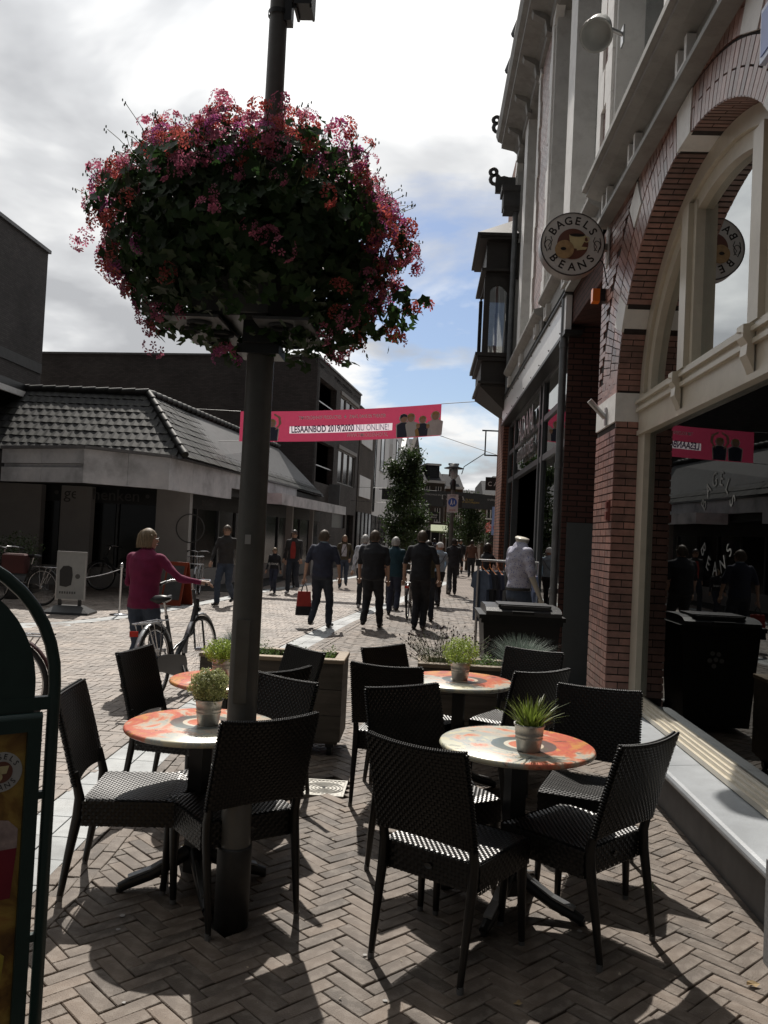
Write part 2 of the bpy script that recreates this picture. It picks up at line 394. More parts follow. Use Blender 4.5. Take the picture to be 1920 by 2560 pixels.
# gutter strips of stone slabs
gut = tag(part('gutter_strip', lambda b: b.add([(p, y, -0.012) for y in (2.0, 3.0) for p in (stripL(y), stripR(y))], [(0, 1, 3, 2)]), joint, None), kind='structure')
def slabs(fl, fr, y0, y1, ln, cols, parent, seed, zoff=0.001):
    rn = random.Random(seed); y = y0; cnt = 0
    while y < y1:
        ye = y+ln-0.006
        for c in range(cols):
            def X(yv, q): return fl(yv)+(fr(yv)-fl(yv))*q
            q0, q1 = c/cols, (c+1)/cols; e = 0.003; z = rn.uniform(-.0015, .0015)+zoff
            b = MB(); P = [(X(y, q0)+e, y), (X(y, q1)-e, y), (X(ye, q1)-e, ye), (X(ye, q0)+e, ye)]
            vs = [(x_, y_, -.04) for x_, y_ in P]+[(x_, y_, z-.002) for x_, y_ in P]
            cxm = sum(p[0] for p in P)/4; cym = sum(p[1] for p in P)/4
            vs += [(cxm+(x_-cxm)*.985, cym+(y_-cym)*.985, z) for x_, y_ in P]
            b.add(vs, [(8, 9, 10, 11)]+[(k+i, k+(i+1) % 4, k+4+(i+1) % 4, k+4+i) for k in (0, 4) for i in range(4)])
            b.build('slab', slabm, parent)
        y += ln
slabs(stripL, stripR, 2.6, 33, 0.30, 2, gut, 5)
gut2 = tag(part('side_gutter', lambda b: b.add([(strip2(y)+p, y, -0.012) for y in (12.0, 12.3) for p in (0, .3)], [(0, 1, 3, 2)]), joint, None), kind='structure')
slabs(lambda y: strip2(y), lambda y: strip2(y)+(0.9 if y < 13.4 else 0.34), 12.0, 36, 0.30, 1, gut2, 6)
# manhole cover
t = thing('manhole_cover', 'small cast metal utility cover with ring pattern set in the brown bricks', 'manhole cover', ((MAN[0]+MAN[1])/2, (MAN[2]+MAN[3])/2, 0))
cast = mat('cast_iron', (0.34, 0.33, 0.30), 0.5, metal=0.4, var=0.2, nscale=30)
part('frame', lambda b: (b.box(-.145, .145, -.175, -.155, -.03, .002), b.box(-.145, .145, .155, .175, -.03, .002), b.box(-.145, -.13, -.155, .155, -.03, .002), b.box(.13, .145, -.155, .155, -.03, .002)), cast, t)
def cover(b):
    b.box(-.127, .127, -.152, .152, -.03, -.003)
    for r in (.03, .055, .08, .105, .125): b.lathe([(r, -.003), (r, 0.001), (r+.008, 0.001), (r+.008, -.003)], n=28, sy=0.9)
    for i in range(9): b.box(-.12+i*.027, -.108+i*.027, .122, .148, -.003, .001); b.box(-.12+i*.027, -.108+i*.027, -.148, -.122, -.003, .001)
part('cover', cover, cast, t); part('keyhole', lambda b: b.lathe([(.0, .0015), (.012, .0015)], n=12), black, t)

# ------------------------------------------------------------------ right: brick café building
cafe = thing('brick_cafe_building', 'red brick café building with arched window, white stone blocks and tall upper windows', 'building', (1.62, 5.5, 0))
OX, OY = 1.62, 5.5           # local coordinates: x away from the street, y along the facade
WF, WN = 7.32, 3.77          # arch jambs (world y)
AC, AA, AB, AZ = 5.55, 1.775, 1.42, 3.0   # arch ellipse
def ly(y): return y-OY
wallmb = MB()
# backing walls (mortar) 12 mm behind the brick faces
def back(b, y0, y1, z0, z1, x0=0.012, x1=0.5): b.box(x0, x1, ly(y0), ly(y1), z0, z1)
back(wallmb, WF, 8.11, 0, 4.9); back(wallmb, 1.2, WN, 0, 4.9)
# spandrel wall with elliptical opening
K = 28; vs = []; top = 4.9
for i in range(K+1):
    a = math.pi*i/K; y = AC+AA*math.cos(a); z = AZ+AB*math.sin(a)
    vs += [(0.012, ly(y), z), (0.012, ly(y), top), (0.5, ly(y), z), (0.5, ly(y), top)]
fs = []
for i in range(K):
    o = 4*i; fs += [(o, o+1, o+5, o+4), (o+2, o+6, o+7, o+3), (o, o+4, o+6, o+2)]
wallmb.add(vs, fs)
# upper wall with window holes is made of piers + heads
UW = [(3.9, 7.95), (8.6, 12.3), (13.95, 17.5)]     # upper window spans
ZS, ZT = 5.22, 9.45
y_prev = 1.2
for a, b_ in UW:
    back(wallmb, y_prev, a, 4.9, 10.2); back(wallmb, a, b_, 4.9, ZS); back(wallmb, a, b_, ZT+.75, 10.2); y_prev = b_
back(wallmb, y_prev, 18.0, 4.7, 10.2)
wallmb.box(0.5, 0.62, ly(1.2), ly(8.11), 0, .3)
wallmb.box(0.012, 5, ly(1.0), ly(1.2), 0, 10.2)      # near gable end
wallmb.box(0.5, 5, ly(1.2), ly(19.3), 9.9, 10.2)     # roof deck
wallmb.box(4.8, 5, ly(1.2), ly(19.3), 0, 9.9)
wallmb.build('wall', mortarm, cafe)
# brick faces -------------------------------------------------------
def inside_arch(y, z, g=0.0):
    if z < AZ: return WN-g < y < WF+g
    return ((y-AC)/(AA+g))**2+((z-AZ)/(AB+g))**2 < 1
def in_upper(y, z):
    for a, b_ in UW:
        if a-.2 < y < b_+.2 and ZS-.05 < z < ZT+.75: return True
    return False
indiv = []; restb = MB()
BH, BG, BLn = 0.052, 0.011, 0.205
rn = random.Random(11)
brs = []
def courses(y0, y1, z0, z1, ok, hdr=False):
    r = 0; z = z0
    while z+BH < z1:
        half = r % 2; y = y0-(0.107 if half else 0); 
        while y < y1:
            ln = BLn if rn.random() > 0.0 else 0.1
            if hdr and r % 2: ln = 0.097
            a, b_ = max(y, y0), min(y+ln, y1)
            if b_-a > 0.03 and ok((a+b_)/2, z+BH/2) and ok(a, z+BH/2) and ok(b_, z+BH/2): brs.append((a, b_, z))
            y += ln+BG
        z += BH+BG; r += 1
okf = lambda y, z: not inside_arch(y, z, 0.60) and not (2.78 < z < 3.03 and WF < y < 8.12)
courses(WF, 8.11, 0.02, 2.78, lambda y, z: True, True)
courses(WF, 8.11, 3.03, 4.72, lambda y, z: not inside_arch(y, z, 0.60) or z < 3.2)
courses(2.6, WF, 3.03, 4.72, okf)
for a, b_ in ((7.95+.2, 8.6-.2), (12.3+.2, 13.95-.2), (17.5+.2, 18.0)): courses(a, b_, ZS-.1, 9.6, lambda y, z: True)
courses(8.11, 17.9, 4.70, 4.98, lambda y, z: z < 4.66 or y > 16.9 or 11.8 < y < 12.3)
courses(8.0, 18.0, ZT+.8, 10.1, lambda y, z: True)
def brick_at(a, b_, z):
    p = rn.uniform(0, .002)
    return (-p, 0.03, a-OY, b_-OY, z, z+BH)
brs.sort(key=lambda q: -1 if q[0] > 7.2 and q[1] < 8.2 and q[2] < 4.4 else (q[0]))
cache = {}
for i, (a, b_, z) in enumerate(brs):
    x0, x1, y0, y1, z0, z1 = brick_at(a, b_, z)
    if i < 255:
        key = round(y1-y0, 3)
        if key not in cache:
            q = MB(); q.box(0, .03, -key/2, key/2, 0, BH); cache[key] = q.mesh('wall_brick', brickm)
        ob('brick', cache[key], cafe, (x0, (y0+y1)/2, z0))
    else: restb.box(x0, x1, y0, y1, z0, z1)
# reveal bricks (face -Y) at the far jamb and soffit bricks of the arch
z = 0.40; r = 0
while z < AZ:
    if not 2.76 < z < 3.02:
        xs = [0.0, 0.105, 0.21] if r % 2 else [0.0, 0.21]
        for x0, x1 in zip(xs, xs[1:]): restb.box(x0+.004, x1-.004, ly(WF)-0.004, ly(WF)+.02, z, z+BH)
    z += BH+BG; r += 1
# two arch rings of radial bricks, white stones between them
stones = MB()
def ring(g0, g1, skip, n):
    for i in range(n):
        a0 = math.pi*(i+.07)/n; a1 = math.pi*(i+.93)/n; am = (a0+a1)/2
        if any(lo < am < hi for lo, hi in skip): continue
        P = []
        for g_, a in ((g0, a0), (g1, a0), (g1, a1), (g0, a1)): P.append((ly(AC+(AA+g_)*math.cos(a)), AZ+(AB+g_)*math.sin(a)))
        if i % 2 == 0:
            mid_ = [((P[0][0]*.52+P[1][0]*.48), (P[0][1]*.52+P[1][1]*.48)), ((P[3][0]*.52+P[2][0]*.48), (P[3][1]*.52+P[2][1]*.48))]
            mi2 = [((P[0][0]*.48+P[1][0]*.52), (P[0][1]*.48+P[1][1]*.52)), ((P[3][0]*.48+P[2][0]*.52), (P[3][1]*.48+P[2][1]*.52))]
            quads = [[P[0], mid_[0], mid_[1], P[3]], [mi2[0], P[1], P[2], mi2[1]]]
        else: quads = [P]
        for Q in quads:
            restb.prism(Q, (-rn.uniform(0, .002), 0, 0), (0, 1, 0), (0, 0, 1), (.06, 0, 0))
st_in = [(R(22), R(31)), (R(84), R(93)), (R(138), R(146))]
st_out = [(R(50), R(57)), (R(117), R(125))]
ring(0.002, 0.29, st_in, 78); ring(0.315, 0.60, st_out, 88)
for (lo, hi), (g0, g1) in [(s_, (0, .29)) for s_ in st_in]+[(s_, (.312, .60)) for s_ in st_out]:
    P = []
    for g_, a in ((g0, lo), (g1, lo), (g1, hi), (g0, hi)): P.append((ly(AC+(AA+g_)*math.cos(a)), AZ+(AB+g_)*math.sin(a)))
    b = MB(); b.prism(P, (-.008, 0, 0), (0, 1, 0), (0, 0, 1), (.228 if g0 == 0 else .05, 0, 0)); b.build('stone_block', whiteS, cafe)
# soffit brick headers along the arch
for i in range(92):
    a = math.pi*(i+.5)/92
    if any(lo-.01 < a < hi+.01 for lo, hi in st_in): continue
    c = Vector((0, ly(AC+AA*math.cos(a)), AZ+AB*math.sin(a))); nrm = Vector((0, math.cos(a)/AA, math.sin(a)/AB)).normalized(); tg = Vector((1, 0, 0)).cross(nrm)
    for x0, x1 in ((.004, .10), (.108, .205)) if i % 2 else ((.004, .205),):
        M_ = frameM(c, (1, 0, 0), tg)
        w_ = 0.021
        vs_ = [c+Vector((x, 0, 0))+tg*s_*w_+nrm*h_ for h_ in (-.004, .02) for x, s_ in ((x0, -1), (x1, -1), (x1, 1), (x0, 1))]
        restb.add(vs_, [(0, 3, 2, 1), (4, 5, 6, 7), (0, 1, 5, 4), (1, 2, 6, 5), (2, 3, 7, 6), (3, 0, 4, 7)])
tag(restb.build('bricks', brickm, cafe, fix=False), kind='stuff')
# white band on the pier, wraps into the reveal
b = MB(); b.box(-.008, .21, ly(WF)-.008, ly(8.115), 2.78, 3.03); b.build('stone_band', whiteS, cafe)
b = MB(); b.box(-.008, .21, ly(2.6), ly(WN)+.008, 2.78, 3.03); b.build('stone_band', whiteS, cafe)
# plinth and ledge
b = MB(); b.box(0.0, .2, ly(1.5), ly(7.31), 0, .27); b.build('plinth', darkst, cafe)
for i, (a, c) in enumerate([(1.5, 3.4), (3.406, 5.35), (5.356, 7.31)]):
    b = MB(); prof = [(-.055, .27), (-.072, .275), (-.08, .29), (-.08, .305), (-.072, .32), (-.055, .327), (.19, .345), (.19, .27)]
    b.prism([(p[0], p[1]) for p in prof], (0, ly(a), 0), (1, 0, 0), (0, 0, 1), (0, c-a, 0)); b.build('ledge_stone', blue, cafe)
b = MB(); b.box(-.14, .0, ly(2.9), ly(3.57), 0, .42); b.build('corner_stone', mat('grey_granite', (.2, .2, .2), .7, var=.3, nscale=80), cafe)
# arched shop window -------------------------------------------------
win = ob('arched_window', None, cafe, (0.2, 0, 0))
def frame_member(b, y0, y1, z0, z1, d0=0.0, d1=0.12): b.box(d0, d1, ly(y0), ly(y1), z0, z1)
fm = MB()
# bottom sill mouldings
fm.box(-.025, .12, ly(WN), ly(WF), .352, .385); fm.box(-.004, .12, ly(WN), ly(WF), .385, .41); fm.box(.012, .12, ly(WN), ly(WF), .41, .43); fm.box(.03, .12, ly(WN), ly(WF), .43, .455)
# side jambs + arch frame
fm.box(0, .12, ly(7.10), ly(WF)-.005, .45, AZ); fm.box(0, .12, ly(WN)+.005, ly(4.0), .45, AZ)
for g0, g1, x0, x1 in ((-.006, -.13, 0, .12), (-.13, -.24, .03, .12)):
    vs = []; Kk = 36
    for i in range(Kk+1):
        a = math.pi*i/Kk
        for gq in (g0, g1):
            for x in (x0, x1): vs.append((x, ly(AC+(AA+gq)*math.cos(a)), AZ+(AB+gq)*math.sin(a)))
    fs = []
    for i in range(Kk):
        o = 4*i
        for p, q in ((0, 1), (1, 3), (3, 2), (2, 0)): fs.append((o+p, o+q, o+4+q, o+4+p))
    fm.add(vs, fs)
fm.build('window_frame', creamW, win)
tr = MB()   # transom beam with mouldings
tr.box(-.02, .12, ly(WN+.02), ly(WF-.02), 2.66, 2.70); tr.box(-.006, .12, ly(WN+.02), ly(WF-.02), 2.70, 2.86); tr.box(-.035, .12, ly(WN+.02), ly(WF-.02), 2.86, 2.89)
tr.box(-.015, .12, ly(WN+.02), ly(WF-.02), 2.89, 2.93); tr.box(-.045, .12, ly(WN+.02), ly(WF-.02), 2.93, 2.955); tr.box(-.008, .12, ly(WN+.02), ly(WF-.02), 2.955, 3.0)
tr.build('transom', creamW, win)
for yc in (6.12, 4.78):
    mu = MB()
    zt = AZ+AB*math.sqrt(max(0, 1-((yc-AC)/AA)**2))-.15
    mu.box(-.02, .12, ly(yc-.075), ly(yc+.075), 3.0, zt); mu.box(.02, .12, ly(yc-.135), ly(yc+.135), 3.0, zt)
    mu.build('mullion', creamW, win)
for yc in (6.12, 4.78):
    b = MB(); b.prism([(-.02, 2.98), (-.085, 2.97), (-.085, 2.90), (-.06, 2.86), (-.065, 2.80), (-.035, 2.74), (-.02, 2.70)], (0, ly(yc-.05), 0), (1, 0, 0), (0, 0, 1), (0, .1, 0))
    b.lathe([(0, 0), (.018, 0), (.018, .0)], (-.09, ly(yc), 2.93), 8); b.build('corbel', creamW, win)
for nm, y0, y1 in (('lower_pane', WN+.03, WF-.2),):
    b = MB(); b.box(.048, .054, ly(y0), ly(y1), .45, 2.68); b.build('glass_pane', glassB, win)
for y0, y1 in ((WN+.1, 4.68), (4.88, 6.02), (6.22, 7.2)):
    P = [(ly(y0), 2.98)]+[(ly(y1), 2.98)]
    for i in range(9):
        y = y1+(y0-y1)*i/8; z = AZ+(AB-.12)*math.sqrt(max(0.0, 1-((y-AC)/(AA-.1))**2)); P.append((ly(y), max(z, 3.0)))
    b = MB(); b.prism(P, (.085, 0, 0), (0, 1, 0), (0, 0, 1), (.006, 0, 0)); b.build('glass_pane', glassA, win)
# café interior
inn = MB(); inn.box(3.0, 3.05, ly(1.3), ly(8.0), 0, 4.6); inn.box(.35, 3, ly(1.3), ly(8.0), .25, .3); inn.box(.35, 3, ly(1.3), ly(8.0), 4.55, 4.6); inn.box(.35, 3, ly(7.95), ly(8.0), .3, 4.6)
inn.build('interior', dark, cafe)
# etched lettering on the big pane
fr_ = mat('frosted_print', (0.13, 0.135, 0.13), 0.8, var=0.1)
ec, ez, er = 5.42, 1.86, 0.33
for word, r_, a0, a1, up in (('BAGELS', .29, 152, 28, 1), ('BEANS', .29, 215, 325, -1)):
    for i, ch in enumerate(word):
        a = R(a0+(a1-a0)*i/(len(word)-1))
        # seen from the street (looking +x) the text runs from far (+y) to near (-y)
        P = Vector((.044, ly(ec)-math.cos(a)*r_, ez+math.sin(a)*r_))
        tilt = (a-math.pi/2) if up > 0 else (a+math.pi/2)
        xd = Vector((0, -math.cos(tilt), math.sin(tilt))); yd = Vector((0, math.sin(tilt), math.cos(tilt)))
        text('etched_letter', ch, .13, frameM(P, xd, yd), fr_, win, .0005)
# ---------------- string course, ledges and cornice
def course(name, y0, y1, prof, m_=corn): 
    b = MB(); b.prism(prof, (0, ly(y0), 0), (1, 0, 0), (0, 0, 1), (0, y1-y0, 0)); return b.build(name, m_, cafe)
P1 = [(.0, 4.72), (-.12, 4.72), (-.12, 4.76), (-.04, 4.78), (-.04, 4.98), (-.14, 5.0), (-.22, 5.03), (-.22, 5.06), (-.26, 5.07), (-.26, 5.12), (0, 5.16)]
course('string_course', 1.2, 7.98, P1)
P2 = [(.0, 4.78), (-.04, 4.80), (-.04, 5.02), (-.12, 5.05), (-.16, 5.09), (-.16, 5.13), (0, 5.18)]
course('window_ledge', 8.2, 11.8, P2); course('window_ledge', 12.25, 16.9, P2)
b = MB(); b.box(-.10, 0, ly(8.11), ly(18), 4.66, 4.70); b.build('string_course', corn, cafe)
for yc in (7.7, 6.7, 5.4, 4.6, 8.45, 11.5, 12.6, 16.6, 14.6, 10):
    b = MB()
    b.box(-.10, -.03, ly(yc-.12), ly(yc-.07), 4.82, 4.97); b.box(-.10, -.03, ly(yc+.07), ly(yc+.12), 4.82, 4.97); b.box(-.10, -.03, ly(yc-.12), ly(yc+.12), 4.785, 4.82)
    b.build('ledge_bracket', whiteS, cafe)
# upper windows
for a, c in UW:
    w = ob('upper_window', None, cafe, (0, 0, 0)); mid_ = (a+c)/2
    s = MB()
    zt = ZT
    # toothed jamb surround
    for side, y0 in ((1, a), (-1, c)):
        z = ZS; k = 0
        while z < ZT-.1:
            hh = 0.42; wd = .20 if k % 2 else .30
            z1 = min(z+hh, ZT)
            s.box(-.03, .10, ly(y0)-(wd if side > 0 else 0), ly(y0)+(0 if side > 0 else wd), z, z1-.004); z += hh; k += 1
    # segmental head
    pts_in = [(ly(a), ZT), (ly(a)+.45, ZT+.42), (ly(c)-.45, ZT+.42), (ly(c), ZT)]
    pts_out = [(ly(c)+.3, ZT), (ly(c)-.3, ZT+.75), (ly(a)+.3, ZT+.75), (ly(a)-.3, ZT)]
    s.prism([pts_in[0], pts_in[1], pts_out[2], pts_out[3]], (-.03, 0, 0), (0, 1, 0), (0, 0, 1), (.13, 0, 0))
    s.prism([pts_in[1], pts_in[2], pts_out[1], pts_out[2]], (-.03, 0, 0), (0, 1, 0), (0, 0, 1), (.13, 0, 0))
    s.prism([pts_in[2], pts_in[3], pts_out[0], pts_out[1]], (-.03, 0, 0), (0, 1, 0), (0, 0, 1), (.13, 0, 0))
    s.build('stone_surround', whiteS, w)
    f = MB()
    f.box(-.02, .30, ly(mid_-.25), ly(mid_+.25), ZS, ZT+.42)
    for y0, y1 in ((a+.002, a+.07), (c-.07, c-.002)): f.box(.0, .30, ly(y0), ly(y1), ZS, ZT+.3)
    f.box(.06, .30, ly(a), ly(mid_-.25), ZS-.04, ZS+.07); f.box(.06, .30, ly(mid_+.25), ly(c), ZS-.04, ZS+.07)
    f.build('window_frame', whiteS, w)
    for y0, y1 in ((a+.07, mid_-.25), (mid_+.25, c-.07)):
        gb = MB(); gb.box(.255, .26, ly(y0), ly(y1), ZS+.07, ZT+.42); gb.build('pane', glassU, w)
    cu = MB(); cu.box(.32, .34, ly(a), ly(c), ZS, ZT+.5); cu.build('blind', mat('window_blind', (.33, .34, .34), .9, var=.05), w)
# main cornice
PC = [(0, 9.62), (-.05, 9.64), (-.05, 9.8), (-.12, 9.86), (-.38, 9.92), (-.38, 10.02), (-.46, 10.06), (-.50, 10.16), (-.50, 10.22), (.3, 10.3), (.3, 9.62)]
course('cornice', 1.2, 17.3, PC)
yb = 1.7
while yb < 17.2:
    b = MB(); b.prism([(-.02, 9.55), (-.09, 9.58), (-.12, 9.75), (-.30, 9.84), (-.34, 9.93), (-.02, 9.93)], (0, ly(yb), 0), (1, 0, 0), (0, 0, 1), (0, .16, 0)); b.build('cornice_bracket', corn, cafe); yb += 1.22
for yf in (12.6, 13.9, 15.0):
    b = MB(); b.lathe([(.11, 0), (.13, .05), (.0, .42)], (-.42, ly(yf), 10.22), 4); b.build('roof_finial', darkst, cafe)
b = MB(); b.prism([(0, 0), (.16, .1), (.5, 1.5), (.5, 0)], (-.3, ly(1.2), 10.25), (1, 0, 0), (0, 0, 1), (0, 16, 0)); b.build('roof', mat('slate', (.045, .045, .05), .85, var=.2, spec=.2), cafe)
# scroll ornaments standing out over the street
for yo, zo in ((17.35, 10.35), (17.6, 9.35)):
    b = MB()
    for cx_, cz_, r_ in ((-.50, .20, .07), (-.46, .04, .10), (-.28, -.06, .15)):
        b.tube([(cx_+r_*math.cos(R(t_)), 0, cz_+r_*math.sin(R(t_))) for t_ in range(0, 361, 30)], .042, 6, caps=False)
    b.box(-.45, 0, -.05, .05, -.25, .08); o_ = b.build('scroll_ornament', darkst, cafe); o_.location = (0, ly(yo), zo)
b = MB(); b.box(-.32, .02, -.2, .2, 0, .38); b.box(-.36, .02, -.24, .24, .3, .42); b.box(-.30, .02, -.17, .17, -.08, 0); o_ = b.build('capital', darkst, cafe); o_.location = (0, ly(17.1), 8.55)
# drainpipes
b = MB(); b.tube([(-.05, ly(10.03), .0), (-.05, ly(10.03), 4.7)], .045, 10)
for z in (1.1, 2.6, 4.05): b.tube([(-.05, ly(10.03), z), (-.05, ly(10.03), z+.06)], .055, 10)
b.build('drainpipe', zinc, cafe)
b = MB(); b.tube([(-.05, ly(17.05), 4.7), (-.05, ly(17.05), 8.6)], .055, 8); b.build('drainpipe', zinc, cafe)
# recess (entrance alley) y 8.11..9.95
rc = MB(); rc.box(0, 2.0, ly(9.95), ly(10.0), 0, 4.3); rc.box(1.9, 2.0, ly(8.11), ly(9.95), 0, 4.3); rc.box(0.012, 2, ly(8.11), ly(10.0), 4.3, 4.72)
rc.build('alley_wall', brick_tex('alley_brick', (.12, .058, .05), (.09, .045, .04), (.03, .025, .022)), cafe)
b = MB(); b.box(.06, .42, ly(9.93), ly(9.947), 0, 1.95); b.build('alley_door', mat('grey_door', (.11, .125, .13), .5, var=.05), cafe)
# ---------------- clothes shop front
shop = ob('shopfront', None, cafe, (0.13, 0, 0))
b = MB()
for y0, y1 in ((10.0, 10.12), (12.62, 12.74), (12.98, 13.1), (16.6, 16.72), (17.72, 17.9)): b.box(-.04, .08, ly(y0), ly(y1), 0, 4.15)
for z0, z1 in ((2.93, 3.02), (3.52, 3.60), (4.12, 4.22)): b.box(-.03, .06, ly(10.0), ly(17.9), z0, z1)
b.box(-.03, .06, ly(10.1), ly(12.7), 0, .12); b.build('shopfront_frame', shopgrey, shop)
for y0, y1, z0, z1 in ((10.12, 12.62, .12, 2.93), (10.12, 12.62, 3.02, 3.52), (10.12, 12.62, 3.6, 4.12), (13.1, 16.6, 3.02, 3.52), (13.1, 16.6, 3.6, 4.12), (16.72, 17.72, .1, 2.93), (16.72, 17.72, 3.02, 4.12)):
    b = MB(); b.box(.0, .006, ly(y0), ly(y1), z0, z1); b.build('glass_pane', glassB, shop)
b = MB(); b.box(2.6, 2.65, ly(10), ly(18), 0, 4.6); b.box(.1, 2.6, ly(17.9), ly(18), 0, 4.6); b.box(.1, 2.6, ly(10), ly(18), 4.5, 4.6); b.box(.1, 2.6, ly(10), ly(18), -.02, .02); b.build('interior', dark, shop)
b = MB(); b.box(-.13-.07, -.13, ly(9.85), ly(17.85), 4.22, 4.64); b.build('white_fascia', mat('fascia_white', (.74, .74, .74), .3, var=.04), shop)
b = MB(); b.box(-.13-.10, -.13, ly(9.8), ly(17.9), 4.645, 4.70); b.box(-.13-.08, -.0, ly(9.8), ly(17.9), 4.17, 4.215); b.build('fascia_trim', black, shop)
for i in range(9):
    b = MB(); b.sphere((-.205, ly(10.2+i*.93), 4.60), .012, 6, 4); b.sphere((-.205, ly(10.2+i*.93), 4.26), .012, 6, 4); b.build('bolt', black, shop)
for body, s_, z_ in (("'ADAM.", .62, 3.72), ('BRANDSTORES', .30, 3.27)):
    text('shop_letters', body, s_, frameM((-.06, ly(14.6), z_), (0, -1, 0), (0, 0, 1)), steel, shop, .012, sx=1.15)
# end pier
b = MB(); b.box(-.02, 1.5, ly(17.9), ly(19.3), 0, 4.7); b.build('end_pier', brick_tex('pier_brick', (.25, .11, .075), (.2, .085, .06), (.04, .03, .03)), cafe)
b = MB(); b.box(0.0, 1.5, ly(18.0), ly(19.3), 4.7, 10.0); b.build('end_wall', MATS['pier_brick'], cafe)
# oriel
ori = ob('oriel', None, cafe, (0, ly(17.3), 0))
b = MB()
b.box(-.60, 0, 0, 1.9, 4.90, 5.50); b.box(-.58, .1, .04, 1.86, 7.2, 7.95)
for x0 in (-.60, -.08): b.box(x0, x0+.12, 0, .10, 5.5, 7.2)
b.box(-.60, -.50, 1.8, 1.9, 5.5, 7.2)
b.prism([(-.56, 6.75), (-.56, 7.2), (-.08, 7.2), (-.08, 6.75), (-.14, 6.92), (-.24, 7.02), (-.32, 7.04), (-.42, 7.0), (-.5, 6.9)], (0, .02, 0), (1, 0, 0), (0, 0, 1), (0, .06, 0))
b.build('oriel_body', darkwood, ori)
b = MB()
for x, z0, z1 in ((-.74, 5.505, 5.58), (-.68, 5.42, 5.5), (-.68, 7.3, 7.36), (-.74, 7.95, 8.0), (-.80, 8.0, 8.06), (-.66, 4.95, 5.0)): b.box(x, .05, x+.58, 1.9+(-.6-x), z0, z1)
b.build('oriel_moulding', darkwood, ori)
b = MB(); b.add([(-.60, 0, 4.90), (0, 0, 4.90), (0, 1.9, 4.90), (-.60, 1.9, 4.90), (0, .3, 4.40), (0, 1.6, 4.45)], [(0, 1, 4), (0, 4, 5, 3), (3, 5, 2), (0, 3, 2, 1), (1, 2, 5, 4)]); b.build('oriel_base', darkwood, ori)
b = MB(); b.add([(-.80, -.2, 8.06), (.05, -.2, 8.06), (.05, 2.1, 8.06), (-.80, 2.1, 8.06), (0, .5, 8.6), (0, 1.4, 8.6)], [(0, 1, 4), (0, 4, 5, 3), (3, 5, 2), (0, 3, 2, 1), (1, 2, 5, 4)]); b.build('oriel_roof', mat('lead_roof', (.06, .062, .065), .5, var=.2), ori)
b = MB(); b.box(-.56, -.08, .05, .056, 5.55, 7.15); b.build('pane', glassU, ori)
b = MB(); b.box(-.56, -.555, .1, 1.8, 5.55, 7.15); b.build('pane', glassU, ori)
b = MB(); b.box(-.5, 0, 1.5, 1.55, 5.55, 6.1); b.build('curtain', mat('yellow_curtain', (.7, .5, .25), .8, var=.1), ori)

# ---------------- things fixed to the café
def disc(b, r, x0, x1, c, n=40, mi=0):   # disc in the xz plane, thickness along y
    vs = []
    for y in (x0, x1):
        for j in range(n):
            a = 2*math.pi*j/n; vs.append((c[0]+r*math.cos(a), y, c[2]+r*math.sin(a)))
    b.add(vs, [tuple(range(n))[::-1], tuple(range(n, 2*n))], mi); b.add(vs, [(j, (j+1) % n, n+(j+1) % n, n+j) for j in range(n)], mi, True)
SG = (1.262, 7.86, 4.50)
t = thing('round_sign', 'round hanging sign reading BAGELS BEANS with cup and bagel, on the brick pier', 'sign', SG)
signw = mat('sign_white', (.62, .60, .58), .35, var=.03); signr = mat('sign_maroon', (.16, .06, .04), .4, var=.1); signb = mat('sign_brown', (.02, .014, .012), .5, var=.1)
cupm = mat('cup_cream', (.62, .52, .28), .5, var=.15, nscale=8); bagm = mat('bagel_tan', (.42, .27, .13), .6, var=.25, nscale=20)
b = MB(); disc(b, .30, -.065, .075, (0, 0, 0), 48); b.build('drum', mat('drum_grey', (.30, .28, .27), .35, var=.1), t)
b = MB(); disc(b, .292, -.070, -.0655, (0, 0, 0), 48); b.build('face', signw, t)
b = MB(); b.lathe([(.289, 0), (.300, 0), (.300, .012), (.289, .012)], n=48); me_ = b.mesh('rim', mat('sign_rim', (.05, .04, .04), .4)); me_.transform(Matrix.Rotation(R(90), 4, 'X')); ob('rim', me_, t, (0, -.063, 0))
b = MB(); disc(b, .145, -.075, -.0705, (0, 0, 0), 40); b.build('maroon_disc', signr, t)
b = MB(); b.prism([(-.035, .085), (.115, .085), (.11, .03), (.085, -.02), (.05, -.045), (.0, -.04), (-.02, .0), (-.03, .04)], (0, -.079, 0), (1, 0, 0), (0, 0, 1), (0, .0035, 0)); b.prism([(.04, -.02), (.14, -.03), (.12, -.05), (.04, -.06)], (0, -.0785, 0), (1, 0, 0), (0, 0, 1), (0, .003, 0)); b.build('cup', cupm, t)
b = MB(); b.lathe([(.02, 0), (.03, 0)], (.115, -.0, 0), 14); me_ = b.mesh('cup_handle', cupm); me_.transform(Matrix.Rotation(R(90), 4, 'X')); ob('cup_handle', me_, t, (.01, -.08, .045))
b = MB(); b.lathe([(0, 0), (.07, 0)], n=20, sy=.22); me_ = b.mesh('coffee', signb); me_.transform(Matrix.Rotation(R(90), 4, 'X')); ob('coffee', me_, t, (.04, -.0805, .083))
b = MB(); disc(b, .088, -.083, -.0795, (-.075, 0, -.055), 28); me_ = b.mesh('bagel', bagm); ob('bagel', me_, t)
b = MB(); b.lathe([(0, 0), (.026, 0)], n=16, sy=.6); me_ = b.mesh('bagel_hole', signb); me_.transform(Matrix.Rotation(R(90), 4, 'X')); ob('bagel_hole', me_, t, (-.085, -.0845, -.05))
